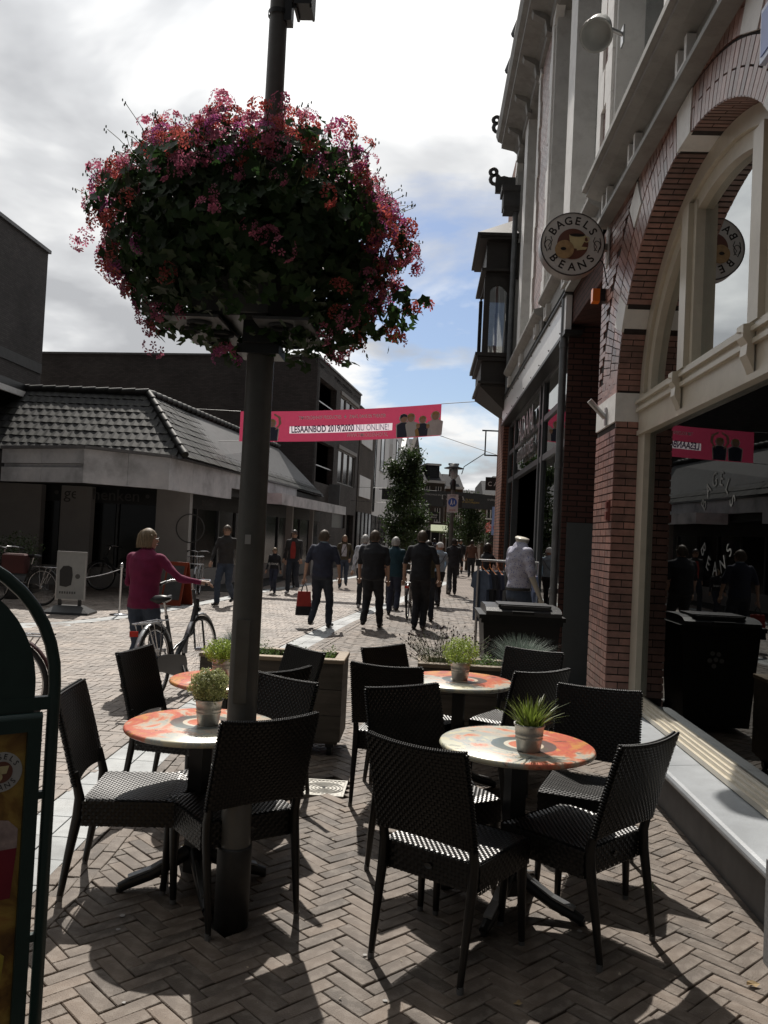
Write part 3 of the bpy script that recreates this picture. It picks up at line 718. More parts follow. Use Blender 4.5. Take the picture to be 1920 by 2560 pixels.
for word, a0, a1, up in (('BAGELS', 148, 34, 1), ('BEANS', 218, 322, -1)):
    for i, ch in enumerate(word):
        a = R(a0+(a1-a0)*i/(len(word)-1)); r_ = .218
        P = Vector((math.cos(a)*r_, -.0712, math.sin(a)*r_)); tilt = (a-math.pi/2) if up > 0 else (a+math.pi/2)
        text('letter', ch, .105, frameM(P, (math.cos(tilt), 0, math.sin(tilt)), (-math.sin(tilt), 0, math.cos(tilt))), signb, t, .0006, bold=.002)
for sx_ in (-1, 1):
    b = MB(); pts = [(sx_*(.225+.035*math.cos(R(q))*(1-q/700)), 0, .035*math.sin(R(q))*1.3-.01) for q in range(-60, 300, 20)]
    b.tube(pts, .0035, 4); b.tube([(sx_*.25, 0, .065), (sx_*.262, 0, 0), (sx_*.235, 0, -.075)], .004, 4); b.tube([(sx_*.205, 0, .07), (sx_*.19, 0, .03), (sx_*.225, 0, -.02), (sx_*.2, 0, -.06)], .0035, 4)
    o_ = b.build('ampersand_scroll', signb, t); o_.location = (0, -.0715, 0)
b = MB(); b.box(.30, .35, -.03, .03, -.03, .03); b.build('arm', corn, t)
b = MB(); b.prism([(-.05, -.13), (-.03, -.17), (0, -.2), (.03, -.17), (.05, -.13), (.05, .13), (.03, .17), (0, .2), (-.03, .17), (-.05, .13)], (.345, 0, 0), (0, 1, 0), (0, 0, 1), (-.012, 0, 0))
b.build('wall_plate', whiteS, t)
b = MB(); b.tube([(.28, 0, -.12), (.31, 0, -.16), (.33, 0, -.26), (.352, 0, -.36)], .006, 5); b.build('cable', black, t)

t = thing('alarm_light', 'orange alarm beacon on the brick pier below the round sign', 'alarm light', (1.62, 8.0, 4.08))
b = MB(); b.box(-.05, 0, -.05, .05, -.06, .06); b.build('back_box', black, t)
ora = mat('orange_lens', (.9, .22, .03), .25, var=.05); b = MB(); b.prism([(-.045, -.06), (-.02, -.065), (.045, -.065), (.045, .065), (-.02, .065), (-.045, .06)], (-.12, 0, 0), (0, 1, 0), (0, 0, 1), (.07, 0, 0)); b.build('lens', ora, t)
t = thing('flag_holder', 'tilted steel flag holder tube on the white stone band', 'flag holder', (1.61, 7.66, 2.88))
b = MB(); b.box(-.012, 0, -.03, .03, -.09, .07); b.build('plate', steel, t)
b = MB(); b.tube([(-.01, 0, -.02), (-.16, -.01, .13)], .026, 10); b.build('socket', steel, t)
t = thing('door_bell_panel', 'narrow red box fixed to the brick pier at head height', 'wall box', (1.62, 7.42, 2.0))
b = MB(); b.box(-.02, 0, -.04, .04, -.09, .09); b.box(-.035, -.02, -.03, .03, -.08, -.01); b.box(-.035, -.02, -.03, .03, .02, .08); b.build('box', mat('dull_red', (.2, .06, .05), .4), t)
t = thing('loudspeaker', 'grey bell shaped loudspeaker on bracket high on the brick wall', 'loudspeaker', (1.62, 7.62, 6.35))
spk = mat('speaker_grey', (.34, .35, .34), .45, var=.08)
M_ = frameM((-.22, -.15, -.0), (.5, .2, .2), (-.1, .8, -.6))
b = MB(); b.lathe([(.0, .20), (.07, .20), (.11, .17), (.135, .0), (.15, -.05), (.15, -.06), (.13, -.055), (.11, .02), (.04, .05), (0, .05)], n=24)
me_ = b.mesh('horn', spk); me_.transform(Matrix.Translation((-.26, -.1, .0)) @ Euler((R(-38), R(18), 0)).to_matrix().to_4x4()); ob('horn', me_, t)
b = MB(); b.tube([(0, 0, .05), (-.12, -.03, .08), (-.25, -.09, .13)], .02, 8); b.box(-.015, 0, -.05, .05, -.05, .12); b.build('bracket', steel, t)
t = thing('enamel_plate', 'white and blue enamel plate projecting at the top right by the arch', 'sign', (1.60, 4.12, 4.25))
b = MB(); b.box(-.03, 0, -.1, .07, -.12, .16); b.build('plate', mat('sign_bluewhite', (.55, .62, .8), .3), t)
b = MB(); b.box(-.035, -.0301, -.08, .05, -.09, .13); b.build('print', mat('enamel_blue', (.08, .16, .5), .3), t)
t = thing('sign_frame', 'empty black metal sign frame on the far corner of the brick building', 'sign frame', (1.60, 19.25, 4.0))
b = MB(); b.box(-.30, -.27, -.02, .02, -.35, .25); b.box(-.3, 0, -.02, .02, .22, .25); b.box(-.3, 0, -.02, .02, -.35, -.32); b.box(-.37, -.3, -.02, .02, .22, .25); b.build('frame', black, t)
b = MB(); b.tube([(-.3, 0, -.3), (-.75, 0, -.62), (-.8, 0, -.8)], .01, 4); b.build('wire', black, t)
# ------------------------------------------------------------------ lamp pole with flower basket
PX, PY = -0.742, 3.55
polem = mat('pole_paint', (0.105, 0.103, 0.095), 0.42, var=0.15, nscale=12, bump=0.06, bscale=200, spec=0.5)
t = thing('street_lamp', 'tall dark grey lamp pole passing through a huge geranium basket', 'lamp post', (PX, PY, 0))
part('base_sleeve', lambda b: b.lathe([(.0, 0), (.073, 0), (.073, .33), (.069, .34), (.0, .34)], n=28), mat('pole_base', (0.022, 0.022, 0.022), .55, var=.3, nscale=20), t)
part('lower_pole', lambda b: b.lathe([(.066, .18), (.064, .3), (.058, 2.56), (.054, 2.58), (.0, 2.6)], n=28), polem, t)
part('upper_pole', lambda b: b.lathe([(.044, 2.55), (.040, 3.6), (.037, 4.6)], n=24), polem, t)
part('hatch', lambda b: b.prism([(-.028, .95), (.028, .95), (.028, 1.30), (-.028, 1.30)], (0, -.0665, 0), (1, 0, 0), (0, 0, 1), (0, .02, 0)), polem, t)
part('clamp_bracket', lambda b: (b.box(.03, .062, -.03, .03, 3.90, 4.0), b.lathe([(.046, 3.93), (.046, 3.95)], n=20)), black, t)
part('lamp_housing', lambda b: (b.box(.075, .152, -.06, .06, 3.955, 4.25), b.box(.075, .087, -.05, .05, 3.94, 3.956), b.box(.143, .152, -.05, .05, 3.943, 3.956), b.box(.05, .10, -.03, .03, 3.99, 4.08)), black, t)
part('sticker', lambda b: b.prism([(-.012, 1.62), (.012, 1.62), (.012, 1.66), (-.012, 1.66)], (.0, -.0655, 0), (1, 0, 0), (0, 0, 1), (0, .004, 0)), mat('sticker_white', (.4, .4, .4), .5), t)

t = thing('flower_basket', 'huge round basket of pink and red trailing geraniums mounted on the lamp pole', 'flower basket', (-0.80, PY, 2.47))
plm = mat('basket_plastic', (0.10, 0.105, 0.11), .55, var=.2, nscale=8)
def tub(b):
    b.lathe([(.0, .10), (.24, .10), (.30, .38), (.28, .38)], n=6, smooth=False)
part('tub', tub, plm, t)
def tray(b):     # tray with drain holes: ring strips round each hole
    def holed(x0, x1, y0, y1, z, hs):
        b.box(x0, x1, y0, y1, z, z+.012)
        for hx, hy, r in hs:
            b.lathe([(r+.012, -.012), (r+.012, 0), (r, 0), (r, -.012)], (hx, hy, z), 16)
            b.lathe([(0, -.0015), (r, -.0015)], (hx, hy, z), 16, mi=1)
    holed(-.30, -.07, -.26, .26, .06, [(-.17, -.17, .04), (-.12, .0, .045), (-.17, .17, .04), (-.24, -.05, .03)])
    holed(.07, .30, -.26, .26, .06, [(.17, -.17, .04), (.12, .0, .045), (.17, .17, .04), (.24, -.05, .03)])
b = MB(); tray(b); b.build('bracket_tray', [plm, black], t)
part('pole_collar', lambda b: (b.box(-.06+.06, .13, -.11, .11, .0, .11), b.box(-.03, .15, -.08, .08, -.04, .0)), black, t)
part('inner_tub', lambda b: b.lathe([(.0, .09), (.22, .09), (.28, .42)], (0, .0, 0), 6, smooth=False), black, t)
np.random.seed(4)
leafm = mat('geranium_leaf', (0.035, 0.075, 0.022), .5, var=.35, nscale=5, rand=.4, transl=.35)
flp = mat('geranium_pink', (0.52, 0.16, 0.25), .5, var=.2, nscale=8, rand=.3, transl=.45)
flr = mat('geranium_red', (0.50, 0.11, 0.095), .5, var=.2, nscale=8, rand=.3, transl=.45)
flv = mat('geranium_mauve', (0.42, 0.10, 0.28), .5, var=.2, nscale=8, rand=.3, transl=.45)
stemm = mat('geranium_stem', (0.06, 0.09, 0.03), .6, var=.2)
leaf7 = [(0, 0, 0)]+[(math.cos(R(a))*rr, math.sin(R(a))*rr, .18*rr) for a, rr in zip(range(20, 360, 32), [1, .72, 1, .72, 1, .72, 1, .72, 1, .72, 1])]
leafF = [(0, i, i+1) for i in range(1, 11)]
def blob(k, inner):
    """points over the lumpy dome of the basket (local, origin at tray)"""
    P, Nn = [], []
    while len(P) < k:
        d = np.random.normal(size=3); d /= np.linalg.norm(d)
        r = inner+(1-inner)*random.random()**0.6
        lump = 1+0.16*noise.noise(Vector(d)*2.3+Vector((3, 1, 7)))+0.10*noise.noise(Vector(d)*5.1)
        p = d*r*lump
        x, y, z = p[0]*.64, p[1]*.64, p[2]*.50
        c = 0.44
        if z < -.22:   # open underside: only a trailing skirt
            rr = math.hypot(x, y)
            if rr < .33 or random.random() < .35+.9*(abs(z)-.22): continue
        z = c+z
        if z > c+.1: z = c+.1+(z-c-.1)*(.86+.2*noise.noise(Vector((x*3, y*3, 1))))
        P.append((x, y, z)); Nn.append(d+np.random.normal(size=3)*.55)
    return P, Nn
P, Nn = blob(7600, .45)
S_ = np.random.uniform(.019, .038, len(P))
o = ob('leaves', leaves_mesh('leaves', P, Nn, S_, (leaf7, leafF), leafm), t); tag(o, kind='stuff')
pet = []
pf = []
for k_ in range(5):
    a = 2*math.pi*k_/5+.2; o_ = len(pet); w_ = .36
    pet += [(.12*math.cos(a), .12*math.sin(a), 0), (.75*math.cos(a-w_), .75*math.sin(a-w_), .22), (1.0*math.cos(a), 1.0*math.sin(a), .18), (.75*math.cos(a+w_), .75*math.sin(a+w_), .22)]
    pf.append((o_, o_+1, o_+2, o_+3))
# flower heads: umbels of ~10 florets; three shared variants, 300 placed one by one
heads = []
for hv, hm in ((0, flp), (1, flr), (2, flv), (3, flp), (4, flr)):
    q = np.random.normal(size=(11, 3)); q /= np.linalg.norm(q, axis=1)[:, None]; q[:, 2] = np.abs(q[:, 2])*.8
    pp = q*np.array([.036, .036, .032]); me_ = leaves_mesh('flower_head', pp, q, np.random.uniform(.012, .019, 11), (pet, pf), hm)
    heads.append(me_)
P, Nn = blob(900, .9); cnt = 0
for p, n_ in sorted(zip(P, Nn), key=lambda e: e[0][1]):
    # more flowers high and at the rim, few on the shaded belly
    hi = (p[2]-.2)/.75
    if random.random() > .10+.8*max(0, hi)**1.6+(.5 if math.hypot(p[0], p[2]-.44) > .49 else 0): continue
    d = Vector(n_).normalized(); q = (d+Vector((0, 0, .5))).normalized().to_track_quat('Z', 'Y').to_euler()
    off = d*random.uniform(.0, .055)
    o = ob('flower_head', heads[random.choice([0, 0, 1, 1, 2, 3, 4])], t, Vector(p)+off, q); o.scale = (random.uniform(.8, 1.35),)*3
    cnt += 1
    if cnt >= 298: break
P, Nn = blob(330, .97)
k2 = [(Vector(p), Vector(n_).normalized()) for p, n_ in zip(P, Nn) if p[2] > .60 or math.hypot(p[0], p[2]-.44) > .53]
allp, alln, alls, alli = [], [], [], []
for p, n_ in k2:
    c_ = random.choice([0, 0, 1, 2])
    for _ in range(8):
        d = Vector(np.random.normal(size=3)).normalized(); allp.append(p+d*.032); alln.append(d); alls.append(random.uniform(.013, .021)); alli += [c_]*len(pf)
me_ = leaves_mesh('florets', allp, alln, alls, (pet, pf), [flp, flr, flv]); me_.polygons.foreach_set('material_index', alli)
tag(ob('florets', me_, t), kind='stuff')
b = MB()
P, Nn = blob(420, .92)
for p, n_ in zip(P, Nn):
    if p[2] < .45: continue
    p = Vector(p); d = Vector((p.x, p.y, p.z-.35)).normalized(); ln = random.uniform(.02, .09)
    q = p+d*ln+Vector((random.uniform(-.03, .03), random.uniform(-.03, .03), random.uniform(-.02, .05)))
    b.tube([p-d*.06, (p+q)/2+Vector((0, 0, .008)), q], .0016, 4, caps=False)
    for _ in range(3): 
        e = Vector(np.random.normal(size=3)).normalized()*.012; b.sphere(q+e, (.003, .003, .007), 5, 3)
tag(b.build('stems', stemm, t, fix=False), kind='stuff')
# a few sprays standing well clear of the dome, as in the silhouette
for (dx, dz, h_) in ((-.17, 1.07, 0), (-.24, 1.02, 1), (-.40, .92, 1), (-.62, .68, 1), (-.68, .62, 4), (-.72, .44, 0), (-.68, .50, 3), (.72, .16, 1), (.76, .20, 1), (.70, .40, 3), (.10, 1.02, 3), (.22, .98, 1), (-.02, 1.00, 0), (.60, .60, 0), (-.35, .10, 2), (-.12, -.02, 0), (.45, .04, 1), (.62, .08, 4), (-.08, -.04, 2), (.38, -.03, 0)):
    for _ in range(2):
        o = ob('flower_head', heads[h_], t, (dx+random.uniform(-.03, .03), random.uniform(-.1, .1), dz+random.uniform(-.02, .02)), (random.uniform(-1, 1), random.uniform(-1, 1), random.uniform(0, 6))); o.scale = (1.25,)*3
P, Nn, = [], []
for (dx, dz) in ((.42, .04), (.48, .06), (.52, .1), (.36, .0), (.60, .14), (.68, .16), (.5, .14), (-.30, .10), (-.13, .02), (-.20, .06), (.28, .02), (.2, .0), (.1, .0)):
    for _ in range(26): P.append((dx+random.gauss(0, .045), random.gauss(0, .12), dz+random.gauss(.02, .035))); Nn.append(np.random.normal(size=3))
tag(ob('trailing_leaves', leaves_mesh('trailing_leaves', P, Nn, np.random.uniform(.018, .034, len(P)), (leaf7, leafF), leafm), t), kind='stuff')

# ------------------------------------------------------------------ wicker chairs
rat = mat('black_rattan', (0.009, 0.0085, 0.008), .36, var=.25, nscale=40, spec=.38, rand=.3)
ratd = mat('black_core', (0.006, 0.006, 0.006), .8, var=.1)
footm = mat('foot_grey', (0.12, .12, .12), .5)
badge = mat('badge', (0.05, .05, .05), .35, metal=.5)
def weave(b, nu, nv, f, nrm_f, lift=.0026):
    """strands crossing over and under on a patch f(u,v)->point with normal nrm_f(u,v)"""
    for i in range(nu):
        for j in range(nv):
            over = (i+j) % 2 == 0
            u0, u1, v0, v1 = i/nu, (i+1)/nu, j/nv, (j+1)/nv; um, vm = (u0+u1)/2, (v0+v1)/2
            n_ = nrm_f(um, vm)
            if over:   # strand along u bulging over
                a = .12/nv; e = .25/nu
                q = [f(max(0, u0-e), v0+a), f(um, v0+a)+n_*lift, f(min(1, u1+e), v0+a), f(min(1, u1+e), v1-a), f(um, v1-a)+n_*lift, f(max(0, u0-e), v1-a)]
            else:
                a = .18/nu; e = .25/nv
                q = [f(u0+a, max(0, v0-e)), f(u0+a, vm)+n_*lift, f(u0+a, min(1, v1+e)), f(u1-a, min(1, v1+e)), f(u1-a, vm)+n_*lift, f(u1-a, max(0, v0-e))]
            b.add(q, [(0, 1, 4, 5), (1, 2, 3, 4)], 0, False)
def chair_parts(t):
    SW, SD = .225, .215
    # seat: gently dished
    def fs(u, v):
        x = (-SW+2*SW*u)*(.95+.05*v); y = -SD+.06+2*SD*v; return Vector((x, y, .455-.008*math.sin(math.pi*u)*math.sin(math.pi*v)-.012*max(0, v-.85)/.15))
    b = MB(); weave(b, 34, 30, fs, lambda u, v: Vector((0, 0, 1)), .003)
    b.box(-SW+.012, SW-.012, -SD+.07, SD+.05, .342, .440, mi=1)
    b.build('seat', [rat, ratd], t, fix=False)
    b = MB()
    for sx in (-1, 1):
        x = sx*(SW+.001); weave(b, 26, 7, lambda u, v, x=x: Vector((x, -SD+.06+2*SD*u, .338+.112*v)), lambda u, v, sx=sx: Vector((sx, 0, 0)), .002)
    for y, sy in ((SD+.061, 1), (-SD+.059, -1)):
        weave(b, 26, 7, lambda u, v, y=y: Vector((-SW+2*SW*u, y, .338+.112*v)), lambda u, v, sy=sy: Vector((0, sy, 0)), .002)
    b.build('apron', [rat, ratd], t, fix=False)
    # backrest, raked and curved in plan
    ZB0, ZB1 = .525, .885
    def yb(z): return -.172-.125*(max(0, z-.45)/.435)**1.15
    def fb(u, v, off=0.0):
        z = ZB0+(ZB1-ZB0)*v; x = (-.225+.45*u); cv = .022*(1-(2*u-1)**2)
        zz = z+(.012*(2*u-1)**2)*v - (.012*(2*u-1)**2)*(1-v)*1.5
        return Vector((x, yb(z)-cv+off, zz))
    b = MB()
    weave(b, 34, 27, lambda u, v: fb(u, v, .014), lambda u, v: Vector((0, 1, 0)), .0028)
    weave(b, 34, 27, lambda u, v: fb(u, v, -.014), lambda u, v: Vector((0, -1, 0)), .0028)
    n_ = 12
    for i in range(n_):
        for j in range(4):
            u0, u1, v0, v1 = i/n_, (i+1)/n_, j/4, (j+1)/4
            for off in (.011, -.011): b.add([fb(u0, v0, off), fb(u1, v0, off), fb(u1, v1, off), fb(u0, v1, off)], [(0, 1, 2, 3)], 1)
        for v in (0, 1): b.add([fb(i/n_, v, .013), fb((i+1)/n_, v, .013), fb((i+1)/n_, v, -.013), fb(i/n_, v, -.013)], [(0, 1, 2, 3)], 1)
    # rolled edge of twisted strand blobs: top and sides
    k_ = 44
    for i in range(k_):
        for s_ in (-.009, .009):
            c = fb((i+.5)/k_, 1, s_)+Vector((0, 0, .004)); b.sphere(c, (.0062, .0085, .0065), 6, 4)
    for u in (0, 1):
        for j in range(30): b.sphere(fb(u, (j+.5)/30, 0)+Vector((.003*(1 if u else -1), 0, 0)), (.007, .014, .0058), 6, 4)
    b.build('backrest', [rat, ratd], t, fix=False)
    for sx in (-1, 1):
        b = MB(); pts = [(sx*.205, -.232, .02), (sx*.207, -.205, .20), (sx*.208, -.174, .38), (sx*.209, -.170, .46), (sx*.210, yb(.56), .57)]
        b.tube(pts, [.0145, .019, .0235, .0225, .017], 8, sx=.85); b.build('leg', rat, t)
        b = MB(); b.tube([(sx*.212, .262, .02), (sx*.206, .255, .22), (sx*.204, .252, .36)], [.0145, .019, .0245], 8); b.build('leg', rat, t)
        for y in (-.232, .262):
            b = MB(); b.tube([(sx*.2065 if y < 0 else sx*.2125, y, 0), (sx*.206 if y < 0 else sx*.212, y, .028)], .0135, 8); b.build('foot_cap', footm, t)
    b = MB(); b.lathe([(0, 0), (.016, 0), (.018, .001)], n=16, sy=.6); me_ = b.mesh('maker_badge', badge); me_.transform(Matrix.Rotation(R(90), 4, 'X')); ob('maker_badge', me_, t, (0, -.163, .395))
CH = [  # x, y (seat centre), facing angle deg (0 = +Y, + = counter-clockwise), label
    (0.165, 3.455, -33, 'black wicker chair with its back to the viewer, left front of the right front table'),
    (0.75, 3.70, 46, 'black wicker chair at the right front table nearest the stone ledge, back turned'),
    (0.09, 4.16, -146, 'black wicker chair behind the right front table on its left side, facing the viewer'),
    (0.92, 4.41, 162.5, 'black wicker chair behind the right front table, close to the café window'),
    (-0.785, 3.72, 38, 'black wicker chair directly right of the lamp pole at the left front table'),
    (-1.33, 3.89, -82.5, 'black wicker chair beside the green menu board with sunlit seat facing right'),
    (-1.48, 5.12, -98, 'black wicker chair left of the two left tables, in front of the bicycle'),
    (-0.87, 4.20, 145, 'black wicker chair half hidden behind the lamp pole, turned to the left front table'),
    (-0.985, 5.40, 131, 'black wicker chair in front of the left wooden planter, behind the back left table'),
    (-1.00, 4.89, 50, 'black wicker chair behind the lamp pole, back turned, at the back left table'),
    (-0.13, 5.38, -12, 'black wicker chair left of the back right table, by the gap between the planters'),
    (-0.02, 5.76, -129, 'black wicker chair in the gap between the two planters, behind the back right table'),
    (0.60, 5.45, 35, 'black wicker chair with its back turned in front of the back right table'),
    (0.70, 5.94, 150, 'black wicker chair behind the back right table in front of the blue grass planter'),
]
for i, (x, y, a, lab) in enumerate(CH):
    if i == 0:
        proto = thing('wicker_chair', lab, 'chair', (x, y, 0), R(a), 'black wicker terrace chairs'); chair_parts(proto)
    else: dup(proto, (x, y, 0), R(a), lab)

# ------------------------------------------------------------------ bistro tables
def table_mat():
    m = bpy.data.materials.new('printed_tabletop'); m.use_nodes = True; t = m.node_tree; b = t.nodes['Principled BSDF']; b.inputs['Roughness'].default_value = .28
    tc = N(t, 'ShaderNodeTexCoord'); oi = N(t, 'ShaderNodeObjectInfo')
    v = nt_add = nt = t
    off = t.nodes.new('ShaderNodeVectorMath'); off.operation = 'ADD'; L(t, tc.outputs['Object'], off.inputs[0])
    c3 = N(t, 'ShaderNodeCombineXYZ'); L(t, Mth(t, 'MULTIPLY', oi.outputs['Random'], 9.0), c3.inputs[2]); L(t, c3.outputs[0], off.inputs[1])
    n1 = N(t, 'ShaderNodeTexNoise', Scale=2.8, Detail=9.0, Roughness=.68, Distortion=1.2); L(t, off.outputs[0], n1.inputs['Vector'])
    n2 = N(t, 'ShaderNodeTexNoise', Scale=11.0, Detail=9.0, Roughness=.78, Distortion=.6); L(t, off.outputs[0], n2.inputs['Vector'])
    n3 = N(t, 'ShaderNodeTexVoronoi', Scale=26.0); L(t, off.outputs[0], n3.inputs['Vector'])
    s = N(t, 'ShaderNodeSeparateXYZ'); L(t, tc.outputs['Object'], s.inputs[0])
    f = Mth(t, 'ADD', n1.outputs[0], Mth(t, 'MULTIPLY', s.outputs[0], .45))
    col = Ramp(t, f, [(.28, (.60, .60, .46)), (.38, (.68, .62, .44)), (.44, (.42, .46, .44)), (.50, (.64, .52, .40)), (.56, (.70, .22, .12)), (.62, (.62, .16, .13)), (.68, (.72, .36, .12)), (.76, (.55, .18, .15))])
    spl = Ramp(t, n2.outputs[0], [(.57, (0,)*3), (.60, (1,)*3)])
    dk = Mix(t, Mth(t, 'MULTIPLY', spl, .75), col, (.07, .075, .08))
    sp2 = Ramp(t, n3.outputs['Distance'], [(.10, (1,)*3), (.14, (0,)*3)])
    dk = Mix(t, Mth(t, 'MULTIPLY', Mth(t, 'MULTIPLY', sp2, Ramp(t, n1.outputs[0], [(.5, (0,)*3), (.56, (1,)*3)])), .8), dk, (.75, .6, .3))
    # cup seen from above: saucer, cup rim, coffee
    dx = Mth(t, 'SUBTRACT', s.outputs[0], .02); dy = Mth(t, 'SUBTRACT', s.outputs[1], -.03)
    r = Mth(t, 'SQRT', Mth(t, 'ADD', Mth(t, 'MULTIPLY', dx, dx), Mth(t, 'MULTIPLY', dy, dy)))
    ringc = Ramp(t, Mth(t, 'MULTIPLY', r, 4.0), [(.0, (.66, .17, .08)), (.27, (.60, .15, .08)), (.275, (.70, .64, .52)), (.36, (.66, .62, .52)), (.365, (.09, .12, .12)), (.60, (.14, .17, .165)), (.61, (.5, .45, .38))], 'CONSTANT')
    rn_ = Mth(t, 'ADD', r, Mth(t, 'MULTIPLY', n2.outputs[0], .03))
    msk = Ramp(t, Mth(t, 'MULTIPLY', rn_, 4.0), [(.655, (1,)*3), (.665, (0,)*3)])
    dk = Mix(t, Mth(t, 'MULTIPLY', msk, .85), dk, ringc)
    L(t, dk, b.inputs['Base Color']); return m
tabm = table_mat(); alu = mat('cast_aluminium', (.35, .36, .37), .35, metal=.8, var=.15); tblack = mat('table_black', (.016, .016, .017), .4, var=.2)
TB = [(0.475, 3.925, 'round bistro table with orange print nearest the café window, spiky grass pot on it', 20),
      (-1.01, 3.935, 'round bistro table with colourful print behind the lamp pole, fluffy green pot on it', 160),
      (0.28, 5.60, 'round bistro table with pale print between the planters at the back right', 80),
      (-1.17, 5.15, 'round bistro table with orange print at the back left beside the bicycle', 230)]
for i, (x, y, lab, rz) in enumerate(TB):
    if i == 0:
        tp = thing('bistro_table', lab, 'table', (x, y, 0), R(rz), 'round printed bistro tables')
        part('tabletop', lambda b: b.lathe([(0, .722), (.345, .722), (.356, .728), (.36, .736), (.356, .746), (.35, .75), (0, .75)], n=64), tabm, tp)
        part('column', lambda b: (b.box(-.038, .038, -.038, .038, .06, .70), b.box(-.15, .15, -.03, .03, .70, .722), b.box(-.03, .03, -.15, .15, .698, .7215)), tblack, tp)
        for k in range(4):
            a = R(45+90*k); ca, sa = math.cos(a), math.sin(a)
            pr = [(.03, .16), (.10, .115), (.20, .065), (.30, .035), (.34, .02)]
            b = MB(); b.tube([(ca*r_, sa*r_, z_) for r_, z_ in pr], [.035, .032, .028, .026, .022], 8); b.tube([(ca*.335, sa*.335, 0), (ca*.335, sa*.335, .02)], .016, 8); b.build('foot', tblack, tp)
            b = MB(); u = Vector((-sa, ca, 0)); vs = []
            for r_, z_ in pr[1:4]: c = Vector((ca*r_, sa*r_, z_+.034)); vs += [c-u*.020, c+u*.020, c-u*.02-Vector((0, 0, .01)), c+u*.02-Vector((0, 0, .01))]
            b.add(vs, [(0, 1, 5, 4), (4, 5, 9, 8), (0, 4, 6, 2), (4, 8, 10, 6), (1, 3, 7, 5), (5, 7, 11, 9), (0, 2, 3, 1), (8, 9, 11, 10)]); b.build('foot_inlay', alu, tp)
    else: dup(tp, (x, y, 0), R(rz), lab)

# ------------------------------------------------------------------ zinc pots with plants
galv = mat('galvanised', (.48, .47, .45), .45, metal=.75, var=.25, nscale=14, bump=.1, bscale=60); soil = mat('soil', (.03, .022, .016), .95, var=.3, nscale=40)
grs = mat('fake_grass', (.16, .22, .035), .45, var=.35, nscale=10, rand=.35, transl=.4)
bush = mat('bush_leaf', (.40, .43, .20), .55, var=.3, nscale=10, rand=.35, transl=.4); bush2 = mat('bush_leaf_yellow', (.32, .42, .09), .5, var=.3, nscale=10, rand=.35, transl=.4)
def pot_parts(t, s=1.0):
    part('pot', lambda b: b.lathe([(0, .0), (.050*s, 0), (.0525*s, .004), (.060*s, .055), (.0625*s, .058), (.060*s, .062), (.0615*s, .07), (.064*s, .073), (.062*s, .077), (.066*s, .112), (.0705*s, .115), (.0705*s, .121), (.0645*s, .121), (.063*s, .10)], n=32), galv, t)
    part('soil', lambda b: b.lathe([(0, .105), (.063*s, .10)], n=20), soil, t)
def blades(k, r0, spread, h0, h1, w, seed, bend=.5):
    rn_ = random.Random(seed); b = MB()
    for _ in range(k):
        a = rn_.uniform(0, 2*math.pi); r_ = r0*math.sqrt(rn_.random()); h_ = rn_.uniform(h0, h1); sp = spread*rn_.uniform(.2, 1)*(r_/r0*.7+.3)
        p0 = Vector((math.cos(a)*r_, math.sin(a)*r_, 0)); a2 = a+rn_.uniform(-.6, .6); d = Vector((math.cos(a2), math.sin(a2), 0)); side = Vector((-d.y, d.x, 0)); vs = []
        for q in (0, .35, .7, 1):
            c = p0+d*sp*q**1.7+Vector((0, 0, h_*(q-bend*.35*q*q*q*sp/spread))); ww = w*(1-q**1.5)*.5+.0003
            vs += [c-side*ww, c+side*ww]
        b.add(vs, [(0, 1, 3, 2), (2, 3, 5, 4), (4, 5, 7, 6)])
    return b
t = thing('potted_grass', 'zinc pot with spiky green grass on the right front table', 'potted plant', (0.513, 3.80, .75)); pot_parts(t)
o = blades(150, .055, .15, .07, .155, .011, 3).build('grass', grs, t, fix=False); o.location = (0, 0, .10); tag(o, kind='stuff')
t = thing('potted_bush', 'zinc pot with fluffy pale green bush on the left front table', 'potted plant', (-0.982, 3.935, .75)); pot_parts(t, .95)
def bush_pts(k, r, zc, rz_, inner=.3, seed=1):
    rn_ = np.random.RandomState(seed); d = rn_.normal(size=(k, 3)); d /= np.linalg.norm(d, axis=1)[:, None]; q = (inner+(1-inner)*rn_.rand(k)**.5)*(1+.18*np.sin(d[:, 0]*7+seed)*np.cos(d[:, 1]*6+d[:, 2]*5))
    return d*q[:, None]*np.array([r, r, rz_])+np.array([0, 0, zc]), d+rn_.normal(size=(k, 3))*.8
small = ([(-.3, 0, 0), (0, -.5, .05), (.35, 0, .1), (0, .5, .05)], [(0, 1, 2, 3)])
def bushy(nm, t, k, r, zc, rz_, sz, m_, seed, z=0.1, x=0, y=0):
    P, Nn = bush_pts(k, r, zc, rz_, seed=seed); rs = np.random.RandomState(seed)
    o = ob(nm, leaves_mesh(nm, P, Nn, rs.uniform(sz*.7, sz*1.4, k), small, m_), t, (x, y, z)); return tag(o, kind='stuff')
bushy('foliage', t, 5600, .094, .082, .080, .0105, bush, 5)
t = thing('potted_bush', 'zinc pot with yellow green bush on the back left table', 'potted plant', (-1.229, 5.206, .75)); pot_parts(t)
bushy('foliage', t, 2600, .12, .06, .08, .013, bush2, 9)
o = blades(60, .05, .12, .05, .14, .009, 8).build('grass', grs, t, fix=False); o.location = (0, 0, .10); tag(o, kind='stuff')
t = thing('potted_bush', 'zinc pot with bright green bush on the back right table', 'potted plant', (0.282, 5.60, .75)); pot_parts(t)
bushy('foliage', t, 2600, .125, .085, .10, .012, bush2, 12)

